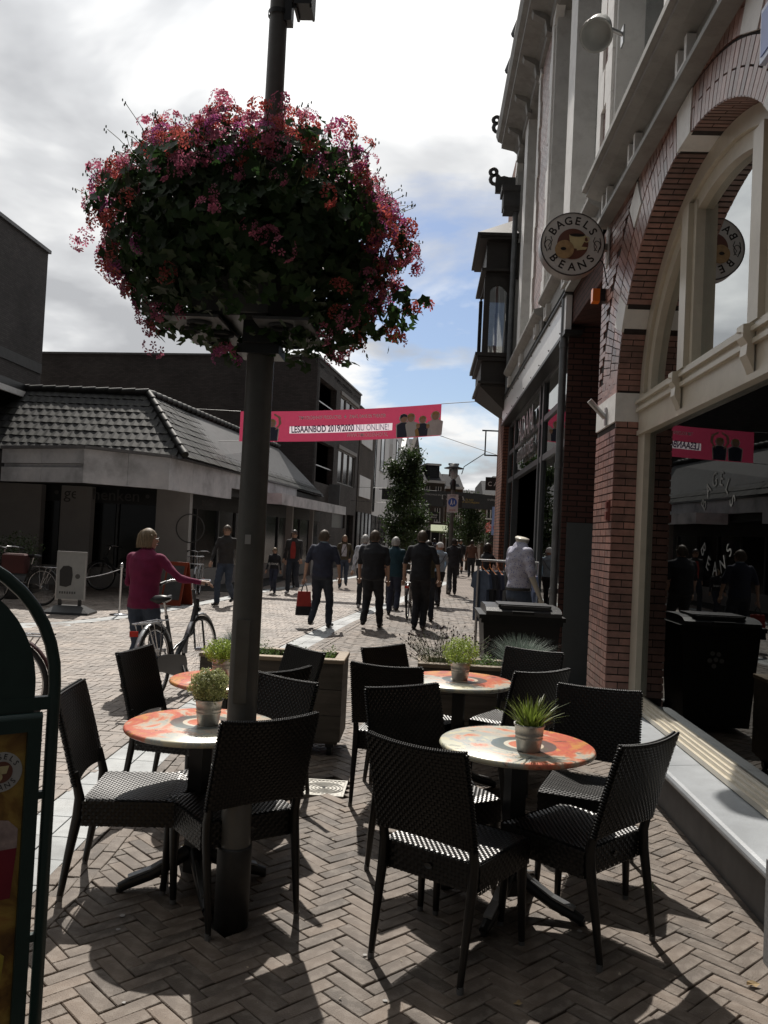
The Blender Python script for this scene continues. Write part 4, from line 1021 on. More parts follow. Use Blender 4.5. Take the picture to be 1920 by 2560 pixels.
# ------------------------------------------------------------------ wooden planters
wood = mat('planter_wood', (.27, .21, .145), .65, var=.25, nscale=3, bump=.3, bscale=30, stretch=(1, 8, 8), rand=.15); woodd = mat('planter_plank', (.10, .085, .068), .65, var=.3, nscale=3, bump=.3, bscale=30, stretch=(1, 8, 8), rand=.2)
def planter(t, x0, x1, y0, y1, H_):
    z0 = .11; n_ = 3; hh = (H_-.03-z0)/n_
    for k in range(n_):
        for (a, c, d, e) in ((x0, x1, y0, y0+.022), (x0, x1, y1-.022, y1), (x0, x0+.022, y0+.023, y1-.023), (x1-.022, x1, y0+.023, y1-.023)):
            b = MB(); b.bbox(a, c, d, e, z0+k*hh+.002, z0+(k+1)*hh-.002, .003); b.build('plank', woodd, t)
    for (a, c, d, e) in ((x0-.008, x1+.008, y0-.008, y0+.075), (x0-.008, x1+.008, y1-.075, y1+.008), (x0-.008, x0+.075, y0+.076, y1-.076), (x1-.075, x1+.008, y0+.076, y1-.076)):
        b = MB(); b.bbox(a, c, d, e, H_-.03, H_, .004); b.build('rim_board', wood, t)
    b = MB(); b.box(x0+.03, x1-.03, y0+.03, y1-.03, H_-.12, H_-.07); b.build('soil', soil, t)
    b = MB(); b.box(x0+.02, x1-.02, y0+.02, y1-.02, z0-.02, z0); b.build('bottom', woodd, t)
    for xx in (x0+.08, x1-.08):
        for yy_ in (y0+.07, y1-.07):
            b = MB(); b.tube([(xx-.018, yy_, .035), (xx+.018, yy_, .035)], .035, 12); b.box(xx-.03, xx+.03, yy_-.03, yy_+.03, .06, .092); b.build('castor', black, t)
HP = .73
t = thing('wooden_planter', 'wooden planter box on castors with low purple flowers, left of the passage', 'planter', (0, 0, 0), 0, 'wooden planters closing the terrace')
planter(t, -1.66, -.565, 6.30, 6.78, HP)
t2 = thing('wooden_planter', 'wooden planter box with lavender and blue grass, right of the passage by the wall', 'planter', (0, 0, 0), 0, 'wooden planters closing the terrace')
planter(t2, .005, 1.06, 6.38, 6.80, HP)
fesc = mat('blue_fescue', (.17, .22, .19), .6, var=.25, rand=.25, transl=.25); ground_l = mat('groundcover_leaf', (.10, .17, .04), .55, var=.35, rand=.35, transl=.35); lav = mat('lavender_head', (.075, .05, .06), .8, var=.3, rand=.3); lavs = mat('lavender_stem', (.16, .19, .10), .7, var=.2, rand=.3); whi = mat('white_blossom', (.5, .45, .5), .7); pur = mat('purple_blossom', (.22, .10, .24), .7)
def tuft(lab, x, y, s, seed):
    t = thing('blue_fescue', lab, 'plant', (x, y, HP-.07)); o = blades(1500, .10*s, .27*s, .12*s, .34*s, .004, seed, .9).build('blades', fesc, t, fix=False); tag(o, kind='stuff')
tuft('tuft of blue grey fescue grass in the right planter next to the wall', 0.80, 6.60, 1.0, 2)
tuft('tuft of blue grey fescue grass in the left planter behind the lamp pole', -1.42, 6.6, .8, 4)
def cover_plant(lab, cx_, cy_, wx, wy, seed, col_):
    t = thing('ground_cover', lab, 'plant', (cx_, cy_, HP-.07)); rs = np.random.RandomState(seed); k = 2200
    P = np.stack([rs.uniform(-wx, wx, k), rs.uniform(-wy, wy, k), np.abs(rs.normal(0, .035, k))], 1); P[:, 2] += .03*np.sin(P[:, 0]*23)+.02
    o = ob('leaves', leaves_mesh('leaves', P, rs.normal(size=(k, 3))+np.array([0, 0, .8]), rs.uniform(.010, .02, k), small, ground_l), t); tag(o, kind='stuff')
    q = P[:160].copy(); q[:, 2] += .03
    o = ob('blossoms', leaves_mesh('blossoms', q, rs.normal(size=(160, 3)), rs.uniform(.006, .010, 160), small, col_), t); tag(o, kind='stuff')
cover_plant('low purple flowering ground cover filling the left planter', -1.02, 6.54, .37, .16, 3, pur)
cover_plant('low green ground cover in the middle of the right planter', .47, 6.58, .17, .13, 5, whi)
t = thing('lavender', 'dried lavender stems with dark heads at the left end of the right planter', 'plant', (.20, 6.58, HP-.07))
b = MB(); hd = MB(); rn_ = random.Random(9)
for _ in range(230):
    x, y = rn_.uniform(-.15, .15), rn_.uniform(-.13, .13); h_ = rn_.uniform(.12, .36)*(1-.5*abs(x)/.3); d = Vector((x*1.0+rn_.uniform(-.09, .09), y+rn_.uniform(-.05, .05), 0))
    p0 = Vector((x, y, 0)); p1 = p0+d*.4+Vector((0, 0, h_*.6)); p2 = p0+d+Vector((0, 0, h_)); b.tube([p0, p1, p2], .0013, 3, caps=False)
    hd.sphere(p2, (.006, .006, .009), 5, 3)
tag(b.build('stems', lavs, t, fix=False), kind='stuff'); tag(hd.build('flower_heads', lav, t, fix=False), kind='stuff')
rs = np.random.RandomState(2); k = 1500; P = np.stack([rs.uniform(-.16, .16, k), rs.uniform(-.13, .13, k), rs.uniform(0, .16, k)], 1)
tag(ob('leaves', leaves_mesh('leaves', P, rs.normal(size=(k, 3)), rs.uniform(.008, .014, k), small, lavs), t), kind='stuff')

# ------------------------------------------------------------------ wheelie bin, rack, mannequin
binm = mat('bin_plastic', (.010, .011, .012), .5, var=.15, spec=.25)
t = thing('wheelie_bin', 'black wheelie bin with closed lid beside the brick pier', 'bin', (0.95, 8.2, 0))
def binbody(b):
    P0 = [(-.30, -.28), (.30, -.28), (.30, .30), (-.30, .30)]; P1 = [(-.36, -.34), (.36, -.34), (.36, .34), (-.36, .34)]
    vs = [(x, y, .06) for x, y in P0]+[(x, y, .96) for x, y in P1]; b.add(vs, [(0, 3, 2, 1)]+[(i, (i+1) % 4, 4+(i+1) % 4, 4+i) for i in range(4)])
part('body', binbody, binm, t)
part('rim', lambda b: (b.box(-.40, .40, -.38, .38, .96, 1.0), b.box(-.38, .38, -.36, .36, .92, .96)), binm, t)
def lid(b):
    pr = [(-.40, 0), (-.40, .035), (-.33, .065), (-.2, .078), (.2, .075), (.36, .06), (.39, .0)]
    b.prism(pr, (-.34, 0, 1.002), (0, 1, 0), (0, 0, 1), (.70, 0, 0))
part('lid', lid, mat('bin_lid', (.022, .023, .025), .36, var=.1), t)
part('lid_flap', lambda b: (b.box(-.22, .27, -.33, .05, 1.078, 1.10), b.box(-.20, .25, -.36, -.33, 1.06, 1.09)), MATS['bin_lid'], t)
part('handle', lambda b: b.box(-.10, .10, -.43, -.39, 1.02, 1.045), binm, t)
for s_ in (-1, 1):
    part('wheel', lambda b: b.tube([(s_*.31, .30, .10), (s_*.36, .30, .10)], .10, 16), black, t)
part('logo', lambda b: [disc(b, .022, -.344, -.338, (dx, 0, dz), 10) for dx, dz in ((.02, .74), (.075, .745), (.045, .69), (.10, .68), (-.01, .68), (.06, .63))], mat('logo_grey', (.18, .18, .18), .6), t)
# clothes rack
t = thing('clothes_rack', 'metal clothes rail on wheels outside the clothes shop', 'clothes rack', (1.12, 11.4, 0))
def rack(b):
    b.tube([(-.36, 0, 1.42), (.45, 0, 1.42)], .016, 8)
    for x in (-.36, .45): b.tube([(x, 0, .1), (x, 0, 1.42)], .018, 8); b.tube([(x, -.28, .1), (x, .28, .1)], .016, 8)
    b.tube([(-.36, 0, .14), (.45, 0, .14)], .014, 8)
part('frame', rack, steel, t)
part('end_cap', lambda b: b.box(-.40, -.33, -.03, .03, 1.34, 1.43), black, t)
for x in (-.36, .45):
    for y in (-.28, .28): part('castor', lambda b: b.tube([(x-.012, y, .04), (x+.012, y, .04)], .04, 10), black, t)
cl = [('denim_dark', (.05, .07, .11)), ('cloth_black', (.016, .017, .022)), ('cloth_navy', (.025, .03, .055)), ('cloth_white', (.5, .52, .58)), ('cloth_blue', (.28, .34, .5))]
clm = [mat(n_, c_, .85, var=.25, nscale=12, bump=.2, bscale=200) for n_, c_ in cl]
cop = mat('copper_hanger', (.8, .3, .12), .2, metal=.9)
def garment(t, kind, col_, L_=.78, sh=.24, z=-.13):
    b = MB(); P = [(-sh, z-.05), (-.07, z), (0, z-.02), (.07, z), (sh, z-.05), (sh+.05, z-.24), (sh-.02, z-.26), (sh-.03, z-.2), (sh-.035, z-L_), (-sh+.035, z-L_), (-sh+.03, z-.2), (-sh+.02, z-.26), (-sh-.05, z-.24)]
    b.prism(P, (-.02, 0, 0), (0, 1, 0), (0, 0, 1), (.042, 0, 0)); b.build('cloth', col_, t)
    b = MB(); b.tube([(0, -.18, z-.05), (0, -.02, z+.03), (0, 0, z+.08), (0, .02, z+.03), (0, .18, z-.05)], .006, 5); b.tube([(0, 0, z+.06), (0, 0, .0), (0, .02, .02)], .004, 5); b.build('hanger', cop, t)
gl = [(0, 'faded denim jacket hanging first on the clothes rail, nearest the street', 0), (1, 'black shirt hanging second on the clothes rail', 1), (2, 'dark navy top hanging third on the clothes rail', 2), (3, 'black top hanging in the middle of the clothes rail', 1), (4, 'dark navy shirt hanging right of the middle of the clothes rail', 2), (5, 'white shirt hanging beside the mannequin on the clothes rail', 3), (6, 'light blue shirt hanging last on the rail behind the mannequin', 4)]
for i, lab, c_ in gl:
    g_ = thing('hanging_garment', lab, 'clothing', (1.12-.31+i*.105, 11.4, 1.42), R(random.uniform(-14, 14)+18), 'clothes on the shop rail'); garment(g_, 0, clm[c_], .70+.05*(i % 3), .19)
# ------------------------------------------------------------------ left side: low corner shop
wall_b = brick_tex('dark_brick', (.105, .095, .090), (.075, .068, .066), (.06, .055, .054), bump=.3, rough=.8)
wall_g = brick_tex('grey_brown_brick', (.12, .10, .085), (.09, .076, .066), (.04, .036, .033), bump=.2)
wall_r = brick_tex('red_brown_brick', (.13, .075, .05), (.10, .06, .04), (.06, .05, .045), bump=.2)
panelm = mat('fascia_panel', (.62, .63, .66), .5, var=.05, nscale=1.5, rand=.05, dirt=((.28, .28, .28), 1.5, .3))
render_l = mat('light_render', (.34, .33, .32), .8, var=.08, nscale=2)
tilem = mat('roof_tile', (.017, .017, .018), .62, var=.4, nscale=3, rand=.6, spec=.3, dirt=((.05, .055, .03), 4.0, .5))
darkglass = mat('dark_glass', (.012, .013, .014), .12, var=.2, spec=.6)
leadm = mat('roof_lead', (.16, .16, .165), .5, var=.2)
shopl = thing('corner_shop', 'low corner shop with hipped tile roof and pale fascia panels', 'building', (0, 0, 0))
FP = [(-9.75, 18.6), (-7.43, 17.65), (-6.0, 19.1), (-5.5, 23.3), (-4.75, 30.4)]
def along(b, p, q, z0, z1, th, mi=0, out=0.0, g=0.004):
    p, q = Vector((*p, 0)), Vector((*q, 0)); d = (q-p).normalized(); n_ = Vector((d.y, -d.x, 0)); p = p+d*g+n_*out; q = q-d*g+n_*out
    vs = [p, q, q-n_*th, p-n_*th]; b.add([v+Vector((0, 0, z0)) for v in vs]+[v+Vector((0, 0, z1)) for v in vs], [(0, 3, 2, 1), (4, 5, 6, 7), (0, 1, 5, 4), (1, 2, 6, 5), (2, 3, 7, 6), (3, 0, 4, 7)], mi)
def seg(p, q, t0, t1): return (p[0]+(q[0]-p[0])*t0, p[1]+(q[1]-p[1])*t0), (p[0]+(q[0]-p[0])*t1, p[1]+(q[1]-p[1])*t1)
for i in range(len(FP)-1):
    nseg = [2, 2, 3, 5][i]
    for k in range(nseg):
        a, c = seg(FP[i], FP[i+1], k/nseg, (k+1)/nseg); b = MB()
        if i == 3: along(b, a, c, 2.85, 3.27, .12)
        elif i == 0: along(b, a, c, 2.95, 3.27, .12); along(b, a, c, 2.53, 2.86, .12); along(b, a, c, 2.87, 2.94, .02, 0, -.08)
        else: along(b, a, c, 2.53, 3.27, .12)
        b.build('fascia_panel', panelm, shopl)
    b = MB(); along(b, FP[i], FP[i+1], 3.275, 3.34, .3, 0, .05, -.01); b.build('fascia_cap', leadm, shopl)
# second, lower canopy towards the far end
C2 = [(-5.3, 25.3), (-4.45, 25.6), (-3.40, 35.6)]
for i, (a, c) in enumerate(zip(C2, C2[1:])):
    for k in range(1 if i == 0 else 4):
        p, q = seg(a, c, k/(1 if i == 0 else 4), (k+1)/(1 if i == 0 else 4)); b = MB(); along(b, p, q, 2.52, 2.86, .1); b.build('canopy_panel', panelm, shopl)
b = MB(); b.prism([(-5.4, 25.4), (-4.52, 25.7), (-3.5, 35.6), (-5, 35.6)], (0, 0, 2.60), (1, 0, 0), (0, 1, 0), (0, 0, .2)); b.build('canopy_deck', black, shopl)
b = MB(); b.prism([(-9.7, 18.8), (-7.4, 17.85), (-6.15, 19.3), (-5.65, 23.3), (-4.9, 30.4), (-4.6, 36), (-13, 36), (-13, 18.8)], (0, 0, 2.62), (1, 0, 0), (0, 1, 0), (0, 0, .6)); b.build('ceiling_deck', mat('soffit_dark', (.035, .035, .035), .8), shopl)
# shop walls, recessed
GW = [(-12.5, 21.2), (-6.6, 21.6), (-6.1, 24.5), (-5.35, 30.4), (-4.55, 36)]
for i in range(len(GW)-1):
    b = MB(); along(b, GW[i], GW[i+1], 0, .52, .2); b.build('stall_riser', render_l, shopl)
    b = MB(); along(b, GW[i], GW[i+1], 2.2, 2.62, .2); b.build('sign_board', black, shopl)
    n_ = [4, 2, 4, 4][i]
    for k in range(n_):
        p, q = seg(GW[i], GW[i+1], (k+.04)/n_, (k+.96)/n_); b = MB(); along(b, p, q, .52, 2.2, .05, 0, -.08); b.build('shop_window', darkglass, shopl)
        p, q = seg(GW[i], GW[i+1], (k-.02)/n_, (k+.02)/n_) if k else seg(GW[i], GW[i+1], 0, .02); b = MB(); along(b, p, q, .52, 2.2, .12, 0, -.03); b.build('window_post', shopgrey, shopl)
def column(x0, x1, y, z0=0, z1=2.6, m_=render_l):
    b = MB(); b.box(x0, x1, y, y+.25, z0, z1); b.build('pillar', m_, shopl)
column(-12.2, -9.9, 21.0, .3); column(-9.4, -8.6, 21.05, .3); column(-6.75, -5.9, 20.6); column(-4.95, -4.72, 29.5); column(-4.6, -4.45, 33.0)
text('shop_letters', '• geschenken •', .42, frameM((-8.35, 21.1, 2.40), (1, .06, 0), (0, 0, 1)), mat('grey_letters', (.09, .09, .09), .6), shopl, .01)
text('shop_letters', 'atelier', .28, frameM((-5.95, 22.6, 2.38), (.28, .96, 0), (0, 0, 1)), MATS['grey_letters'], shopl, .01)
b = MB(); b.lathe([(.34, 0), (.37, 0)], n=30); me_ = b.mesh('round_print', MATS['grey_letters']); me_.transform(Matrix.Rotation(R(90), 4, 'X')); ob('round_print', me_, shopl, (-5.85, 20.58, 1.65))
b = MB(); b.box(-13, -4.75, 22, 36, 0, .01); b.box(-13, -6.4, 26, 26.1, 0, 3); b.build('interior', dark, shopl)
# tiled roof: front slope and street slope
EZ, RZ = 3.33, 5.08
A0, A1 = Vector((-12.9, 19.45, EZ)), Vector((-5.72, 19.35, EZ)); RG0, RG1 = Vector((-12.3, 21.3, RZ)), Vector((-7.32, 21.2, RZ))
B0, B1 = A1.copy(), Vector((-4.45, 36.2, EZ)); RG2 = Vector((-6.05, 33.4, RZ))
b = MB(); b.add([A0, A1, RG1, RG0, B1, RG2, Vector((-13, 36.2, EZ)), Vector((-12.3, 33.4, RZ))], [(0, 1, 2, 3), (1, 4, 5, 2), (4, 6, 7, 5), (3, 2, 5, 7)]); o = b.build('roof_deck', darkst, shopl); o.location = (0, 0, -.05)
def tile_mesh(w, h_):
    b = MB(); n_ = 4; vs = []
    for v in (0, 1):
        for i in range(n_+1):
            u = i/n_; x = (u-.5)*w*1.04; zz = .013*math.sin(math.pi*2*(u+.02))*.5+.009+(.016 if v == 0 else 0); vs.append((x, (v-.5)*h_*1.12, zz))
    for i in range(n_+1): u = i/n_; vs.append(((u-.5)*w*1.04, -.5*h_*1.12, .0))
    b.add(vs, [(i, i+1, n_+2+i, n_+1+i) for i in range(n_)]+[(2*n_+2+i, 2*n_+3+i, i+1, i) for i in range(n_)]); return b
TW, TH = .21, .27
tmesh = tile_mesh(TW, TH); tme = tmesh.mesh('roof_tile', tilem)
def slope(e0, e1, r0, r1, nind, restb_):
    e0, e1, r0, r1 = map(Vector, (e0, e1, r0, r1)); X = (e1-e0).normalized(); Nn_ = X.cross((r0-e0)).normalized()
    if Nn_.z < 0: Nn_ = -Nn_
    Y = Nn_.cross(X); Hh = (r0-e0).dot(Y); rows = int(Hh/TH); lst = []
    l0 = (r0-e0).dot(X); l1 = (r1-e0).dot(X); Le = (e1-e0).length
    for r_ in range(rows):
        v = (r_+.5)/rows; xa, xb = l0*v, Le+(l1-Le)*v; n_ = int((xb-xa)/TW)
        for c_ in range(n_):
            x = xa+TW*.5+c_*TW+((xb-xa)-n_*TW)/2*0
            if x+TW*.45 > xb: continue
            lst.append(e0+X*x+Y*(v*Hh))
    rot = Matrix((X, Y, Nn_)).transposed().to_4x4()
    lst.sort(key=lambda p: (p.x**2+p.y**2))
    for i, p in enumerate(lst):
        M_ = Matrix.Translation(p+Nn_*random.uniform(0, .010)) @ rot @ Matrix.Rotation(random.uniform(-.03, .03), 4, 'Z')
        if i < nind: o_ = ob('roof_tile', tme, shopl); o_.matrix_basis = M_
        else: restb_.add([M_ @ Vector(v_) for v_ in tmesh.v], tmesh.f)
rt = MB(); slope(A0, A1, RG0, RG1, 150, rt); slope(B0, B1, RG1, RG2, 130, rt); tag(rt.build('roof_tiles', tilem, shopl, fix=False), kind='stuff')
for p, q in ((RG0, RG1), (RG1, RG2), (RG1, A1)):
    n_ = int((q-p).length/.35)
    for i in range(n_):
        a = p+(q-p)*(i/n_); c = p+(q-p)*((i+1.05)/n_); b = MB(); b.tube([a+Vector((0, 0, .03)), c+Vector((0, 0, .06))], .09, 8); b.build('ridge_tile', tilem, shopl)
b = MB(); b.tube([(-5.95, 20.0, 3.36), (-4.62, 35, 3.36)], .06, 6); b.build('gutter', zinc, shopl)
# small link building between shop and tall block
lk = thing('link_building', 'small dark brick building with white eaves between the shop roof and the tall block', 'building', (0, 0, 0))
b = MB(); b.box(-18, -11.15, 20.0, 30, 3.0, 4.85); b.box(-18, -12.6, 20.3, 30, 0, 3.0); b.build('wall', wall_g, lk)
b = MB(); b.box(-18.3, -10.6, 19.6, 30.3, 5.0, 5.2); b.build('flat_roof', black, lk)
b = MB(); b.box(-10.62, -10.55, 19.65, 30.3, 4.85, 5.0); b.box(-18.3, -10.6, 19.65, 19.7, 4.86, 5.0); b.build('eaves_board', whiteS, lk)
b = MB(); b.tube([(-11.6, 19.9, 4.85), (-11.6, 19.9, 4.5), (-11.45, 19.9, 4.35), (-11.45, 19.9, 3.35)], .05, 8); b.build('drainpipe', panelm, lk)
# far-left tall building
tl = thing('tall_brick_block', 'tall windowless dark brick block at the left edge of the view', 'building', (0, 0, 0))
b = MB(); b.box(-30, -14.0, 8, 29.1, 0, 11.3); b.build('wall', wall_b, tl)
b = MB(); b.box(-30.05, -13.93, 7.95, 29.2, 11.3, 11.42); b.build('roof_trim', leadm, tl)
b = MB(); b.box(-14.0, -13.96, 8, 29.05, 6.9, 7.25); b.build('concrete_band', mat('concrete_dark', (.10, .10, .10), .8), tl)
# ------------------------------------------------------------------ dark brick block with loggias
bl = thing('loggia_building', 'dark brown brick block with recessed balconies rising behind the tiled shop roof', 'building', (-5.04, 36.5, 0), R(-6.7))
b = MB(); Wd_, Ln = 14.2, 9.9
def wallface(b, x, cells, y0, y1, z0, z1, th=.3):
    """wall in plane x (street side) with rectangular openings: cells=[(y0,y1,z0,z1)]"""
    ys_ = sorted({y0, y1, *[c[0] for c in cells], *[c[1] for c in cells]}); zs_ = sorted({z0, z1, *[c[2] for c in cells], *[c[3] for c in cells]})
    for a, c in zip(ys_, ys_[1:]):
        for d, e in zip(zs_, zs_[1:]):
            ym, zm = (a+c)/2, (d+e)/2
            if not any(q[0] < ym < q[1] and q[2] < zm < q[3] for q in cells): b.box(x-th, x, a, c, d, e)
cells = [(.5, 3.9, 6.9, 8.7), (.5, 3.9, 4.0, 5.9), (4.9, 9.2, 7.1, 8.7), (4.9, 9.2, 4.25, 6.0), (4.2, 7.2, 2.0, 2.75), (7.6, 9.4, .3, 2.75)]
wallface(b, 0, cells, 0, Ln, 0, 9.5); b.box(-Wd_, 0, -.01, .35, 0, 9.5); b.box(-Wd_, -.3, Ln-.3, Ln, 0, 9.5); b.box(-Wd_, 0, .35, Ln, 9.1, 9.3); b.box(-Wd_, -Wd_+.3, .3, Ln, 0, 9.5)
b.build('wall', wall_b, bl)
b = MB(); b.box(-Wd_-.05, .06, -.07, Ln+.05, 9.5, 9.58); b.build('roof_trim', leadm, bl)
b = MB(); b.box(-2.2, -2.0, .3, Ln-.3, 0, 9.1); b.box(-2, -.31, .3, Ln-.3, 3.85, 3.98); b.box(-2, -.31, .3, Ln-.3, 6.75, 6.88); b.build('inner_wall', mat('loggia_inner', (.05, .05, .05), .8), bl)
for z in (4.75, 7.65):
    b = MB(); b.box(-.12, -.08, .5, 3.9, z, z+.05); b.build('balcony_rail', steel, bl)
for z0, z1 in ((7.1, 8.7), (4.25, 6.0)):
    for k in range(3):
        y0 = 4.9+k*1.43; w_ = ob('window', None, bl); b = MB(); b.box(-.18, -.10, y0+.04, y0+1.39, z0+.05, z1-.05); b.build('pane', darkglass, w_)
        b = MB(); b.box(-.2, -.04, y0+.002, y0+.05, z0, z1); b.box(-.2, -.04, y0+1.37, y0+1.42, z0, z1); b.box(-.19, -.05, y0+.01, y0+1.40, z0, z0+.07); b.box(-.19, -.05, y0+.01, y0+1.40, z1-.09, z1-.025); b.build('frame', mat('window_grey', (.28, .28, .27), .5), w_)
    b = MB(); b.box(-.2, .06, 4.8, 9.3, z1-.02, z1+.16); b.build('lintel', render_l, bl)
b = MB(); b.box(-.2, -.1, 4.2, 7.2, 2.0, 2.75); b.build('high_window', mat('milky_glass', (.16, .17, .18), .3), bl)
b = MB(); b.box(-.25, -.2, 7.6, 9.4, .3, 2.75); b.build('shop_window', darkglass, bl)
b = MB(); b.box(.02, .55, 3.2, 3.26, 2.9, 4.05); b.build('hanging_sign', mat('sign_pale', (.16, .18, .19), .5), bl)
# ------------------------------------------------------------------ white gabled row behind
def gable(lab, x0, y0, x1, y1, H_, shape, m_, dk, wins, depth=7, roof=None):
    a = math.atan2(-(x1-x0), (y1-y0)); t = thing('gabled_house', lab, 'building', (x0, y0, 0), a); L_ = math.hypot(x1-x0, y1-y0)
    P = [(0, 0)]
    if shape == 'flat': P += [(0, H_), (L_, H_)]
    elif shape == 'round': P += [(0, H_*.80)]+[(L_*.5-L_*.5*math.cos(R(q)), H_*.80+H_*.2*math.sin(R(q))) for q in range(20, 180, 20)]+[(L_, H_*.80)]
    else: P += [(0, H_*.78), (L_*.5, H_), (L_, H_*.78)]
    P += [(L_, 0)]
    b = MB(); b.prism([(p[0], p[1]) for p in P], (0, 0, 0), (0, 1, 0), (0, 0, 1), (-.4, 0, 0)); b.build('gable_wall', m_, t)
    b = MB(); b.box(-depth, -.4, 0, L_, 0, H_*.78); b.build('side_wall', dk, t)
    if shape != 'flat':
        b = MB(); b.prism([(-.15, H_*.76), (L_/2, H_*.97), (L_+.15, H_*.76)], (-.41, 0, 0), (0, 1, 0), (0, 0, 1), (-depth, 0, 0)); b.build('roof', MATS['slate'], t)
    for (u0, u1, z0, z1) in wins:
        w_ = ob('window', None, t); b = MB(); b.box(.005, .03, L_*u0, L_*u1, z0, z1); b.build('pane', darkglass, w_)
        b = MB(); b.box(.0, .06, L_*u0-.06, L_*u0, z0, z1); b.box(0, .06, L_*u1, L_*u1+.06, z0, z1); b.box(.001, .055, L_*u0-.05, L_*u1+.05, z0-.06, z0); b.box(.001, .055, L_*u0-.05, L_*u1+.05, z1, z1+.06); b.build('frame', black, w_)
    b = MB(); b.box(-.05, .05, 0, L_, 0, 3.0); b.build('shop_front', darkglass, t)
    for k in range(5): b = MB(); b.box(.05, .09, L_*k/4.2, L_*k/4.2+.12, 0, 3.0); b.build('front_post', shopgrey, t)
    return t
whouse = mat('white_render', (.80, .81, .82), .6, var=.05, nscale=.6, dirt=((.4, .4, .4), .5, .3))
gable('dark brick house strip with white panels next to the loggia block', -3.86, 46.6, -3.35, 52, 9.0, 'flat', wall_g, wall_b, [])
b = MB(); b.box(-3.8, -3.42, 46.9, 46.95, 4.3, 5.6)
for z0, z1 in ((6.9, 8.5), (3.9, 5.1)):
    tt = [o for o in bpy.data.objects if o.get('label') == 'dark brick house strip with white panels next to the loggia block'][0]
    b = MB(); b.box(.0, .06, .3, 4.2, z0, z1); b.build('white_panel', whouse, tt)
gable('white rendered house with tall narrow window, nearest white house on the left', -3.45, 53, -2.9, 62, 9.6, 'flat', whouse, wall_b, [(.4, .62, 6.2, 9.0), (.05, .12, 3.3, 9.2)])
gable('white house with rounded gable and one arched window', -2.75, 65, -2.35, 73, 11.2, 'round', whouse, wall_b, [(.35, .6, 6.2, 9.6)])
gable('small white pointed gable half behind the tree', -2.2, 76, -1.75, 84, 12.0, 'point', whouse, wall_b, [(.4, .6, 7, 9)])
gable('dark gabled house rising above the tree', -1.7, 84, -.6, 93, 12.6, 'point', wall_g, MATS['slate'], [(.4, .6, 7, 9)])
b = MB(); t = thing('projecting_sign', 'black rectangular shop sign projecting from the nearest white house', 'sign', (-3.0, 56.5, 0)); b.box(.0, .75, 0, .1, 4.2, 4.95); b.build('board', black, t); b = MB(); b.box(-.2, 0, 0, .06, 4.85, 4.9); b.build('arm', black, t)
# ------------------------------------------------------------------ far row of houses
def house(lab, x0, x1, y, H_, m_, rows, cols, roofz=0, dorm=None, shop=3.0, depth=10, trim=True, rz=0):
    t = thing('town_house', lab, 'building', (x0, y, 0), rz); w = x1-x0
    cells = []
    fl = (H_-shop)/rows
    for r_ in range(rows):
        for c_ in range(cols):
            u = (c_+.5)/cols*w; cells.append((u-.42*min(1, w/cols/1.6), u+.42*min(1, w/cols/1.6), shop+fl*r_+.5, shop+fl*(r_+1)-.35))
    b = MB(); xs_ = sorted({0, w, *[c[0] for c in cells], *[c[1] for c in cells]}); zs_ = sorted({shop, H_, *[c[2] for c in cells], *[c[3] for c in cells]})
    for a, c in zip(xs_, xs_[1:]):
        for d, e in zip(zs_, zs_[1:]):
            if not any(q[0] < (a+c)/2 < q[1] and q[2] < (d+e)/2 < q[3] for q in cells): b.box(a, c, 0, .3, d, e)
    b.box(0, .3, .3, depth, 0, H_); b.box(w-.3, w, .3, depth, 0, H_); b.box(.3, w-.3, depth-.3, depth, 0, H_); b.box(0, .25, 0, .3, 0, shop); b.box(w-.25, w, 0, .3, 0, shop)
    b.build('wall', m_, t)
    for c in cells:
        w_ = ob('window', None, t); b = MB(); b.box(c[0], c[1], .16, .2, c[2], c[3]); b.build('pane', darkglass, w_)
        b = MB(); xm = (c[0]+c[1])/2
        for q in ((c[0], c[0]+.1), (c[1]-.1, c[1]), (xm-.04, xm+.04)): b.box(q[0], q[1], .08, .155, c[2], c[3])
        zt_ = c[2]+(c[3]-c[2])*.65; b.box(c[0]+.1, xm-.04, .09, .15, zt_, zt_+.08); b.box(xm+.04, c[1]-.1, .09, .15, zt_, zt_+.08); b.box(c[0]-.05, c[1]+.05, -.05, .08, c[2]-.1, c[2]); b.build('frame', whiteS, w_)
    b = MB(); b.box(.25, w-.25, .1, .15, 0, shop-.4); b.build('shop_window', darkglass, t)
    b = MB(); b.box(0.02, w-.02, -.12, -.002, shop-.45, shop+.05); b.build('shop_fascia', render_l, t)
    for k in range(3): b = MB(); b.box(.25+k*(w-.6)/2, .37+k*(w-.6)/2, 0, .09, 0, shop-.46); b.build('front_post', render_l, t)
    if trim: b = MB(); b.box(-.05, w+.05, -.35, .3, H_, H_+.25); b.build('eaves', whiteS, t)
    if roofz: b = MB(); b.prism([(-.2, H_+.25), (2.6, H_+.25+roofz), (depth, H_+.25+roofz*.9), (depth, H_+.25)], (0, 0, 0), (0, 1, 0), (0, 0, 1), (w, 0, 0)); b.build('roof', MATS['slate'], t)
    if dorm:
        d = ob('dormer', None, t); b = MB(); b.box(dorm[0], dorm[1], .5, 3, H_+.2, H_+dorm[2]); b.build('cheek', MATS['slate'], d)
        b = MB(); b.box(dorm[0]-.15, dorm[1]+.15, .3, 3, H_+dorm[2], H_+dorm[2]+.2); b.build('cap', whiteS, d); b = MB(); b.box(dorm[0]+.2, dorm[1]-.2, .44, .49, H_+.6, H_+dorm[2]-.2); b.build('pane', darkglass, d)
    return t
house('brown town house with white dormer above the street, left of the far lamp', -.5, 2.0, 88, 7.6, wall_g, 2, 2, 1.4, (.7, 2.0, 1.9), rz=R(14))
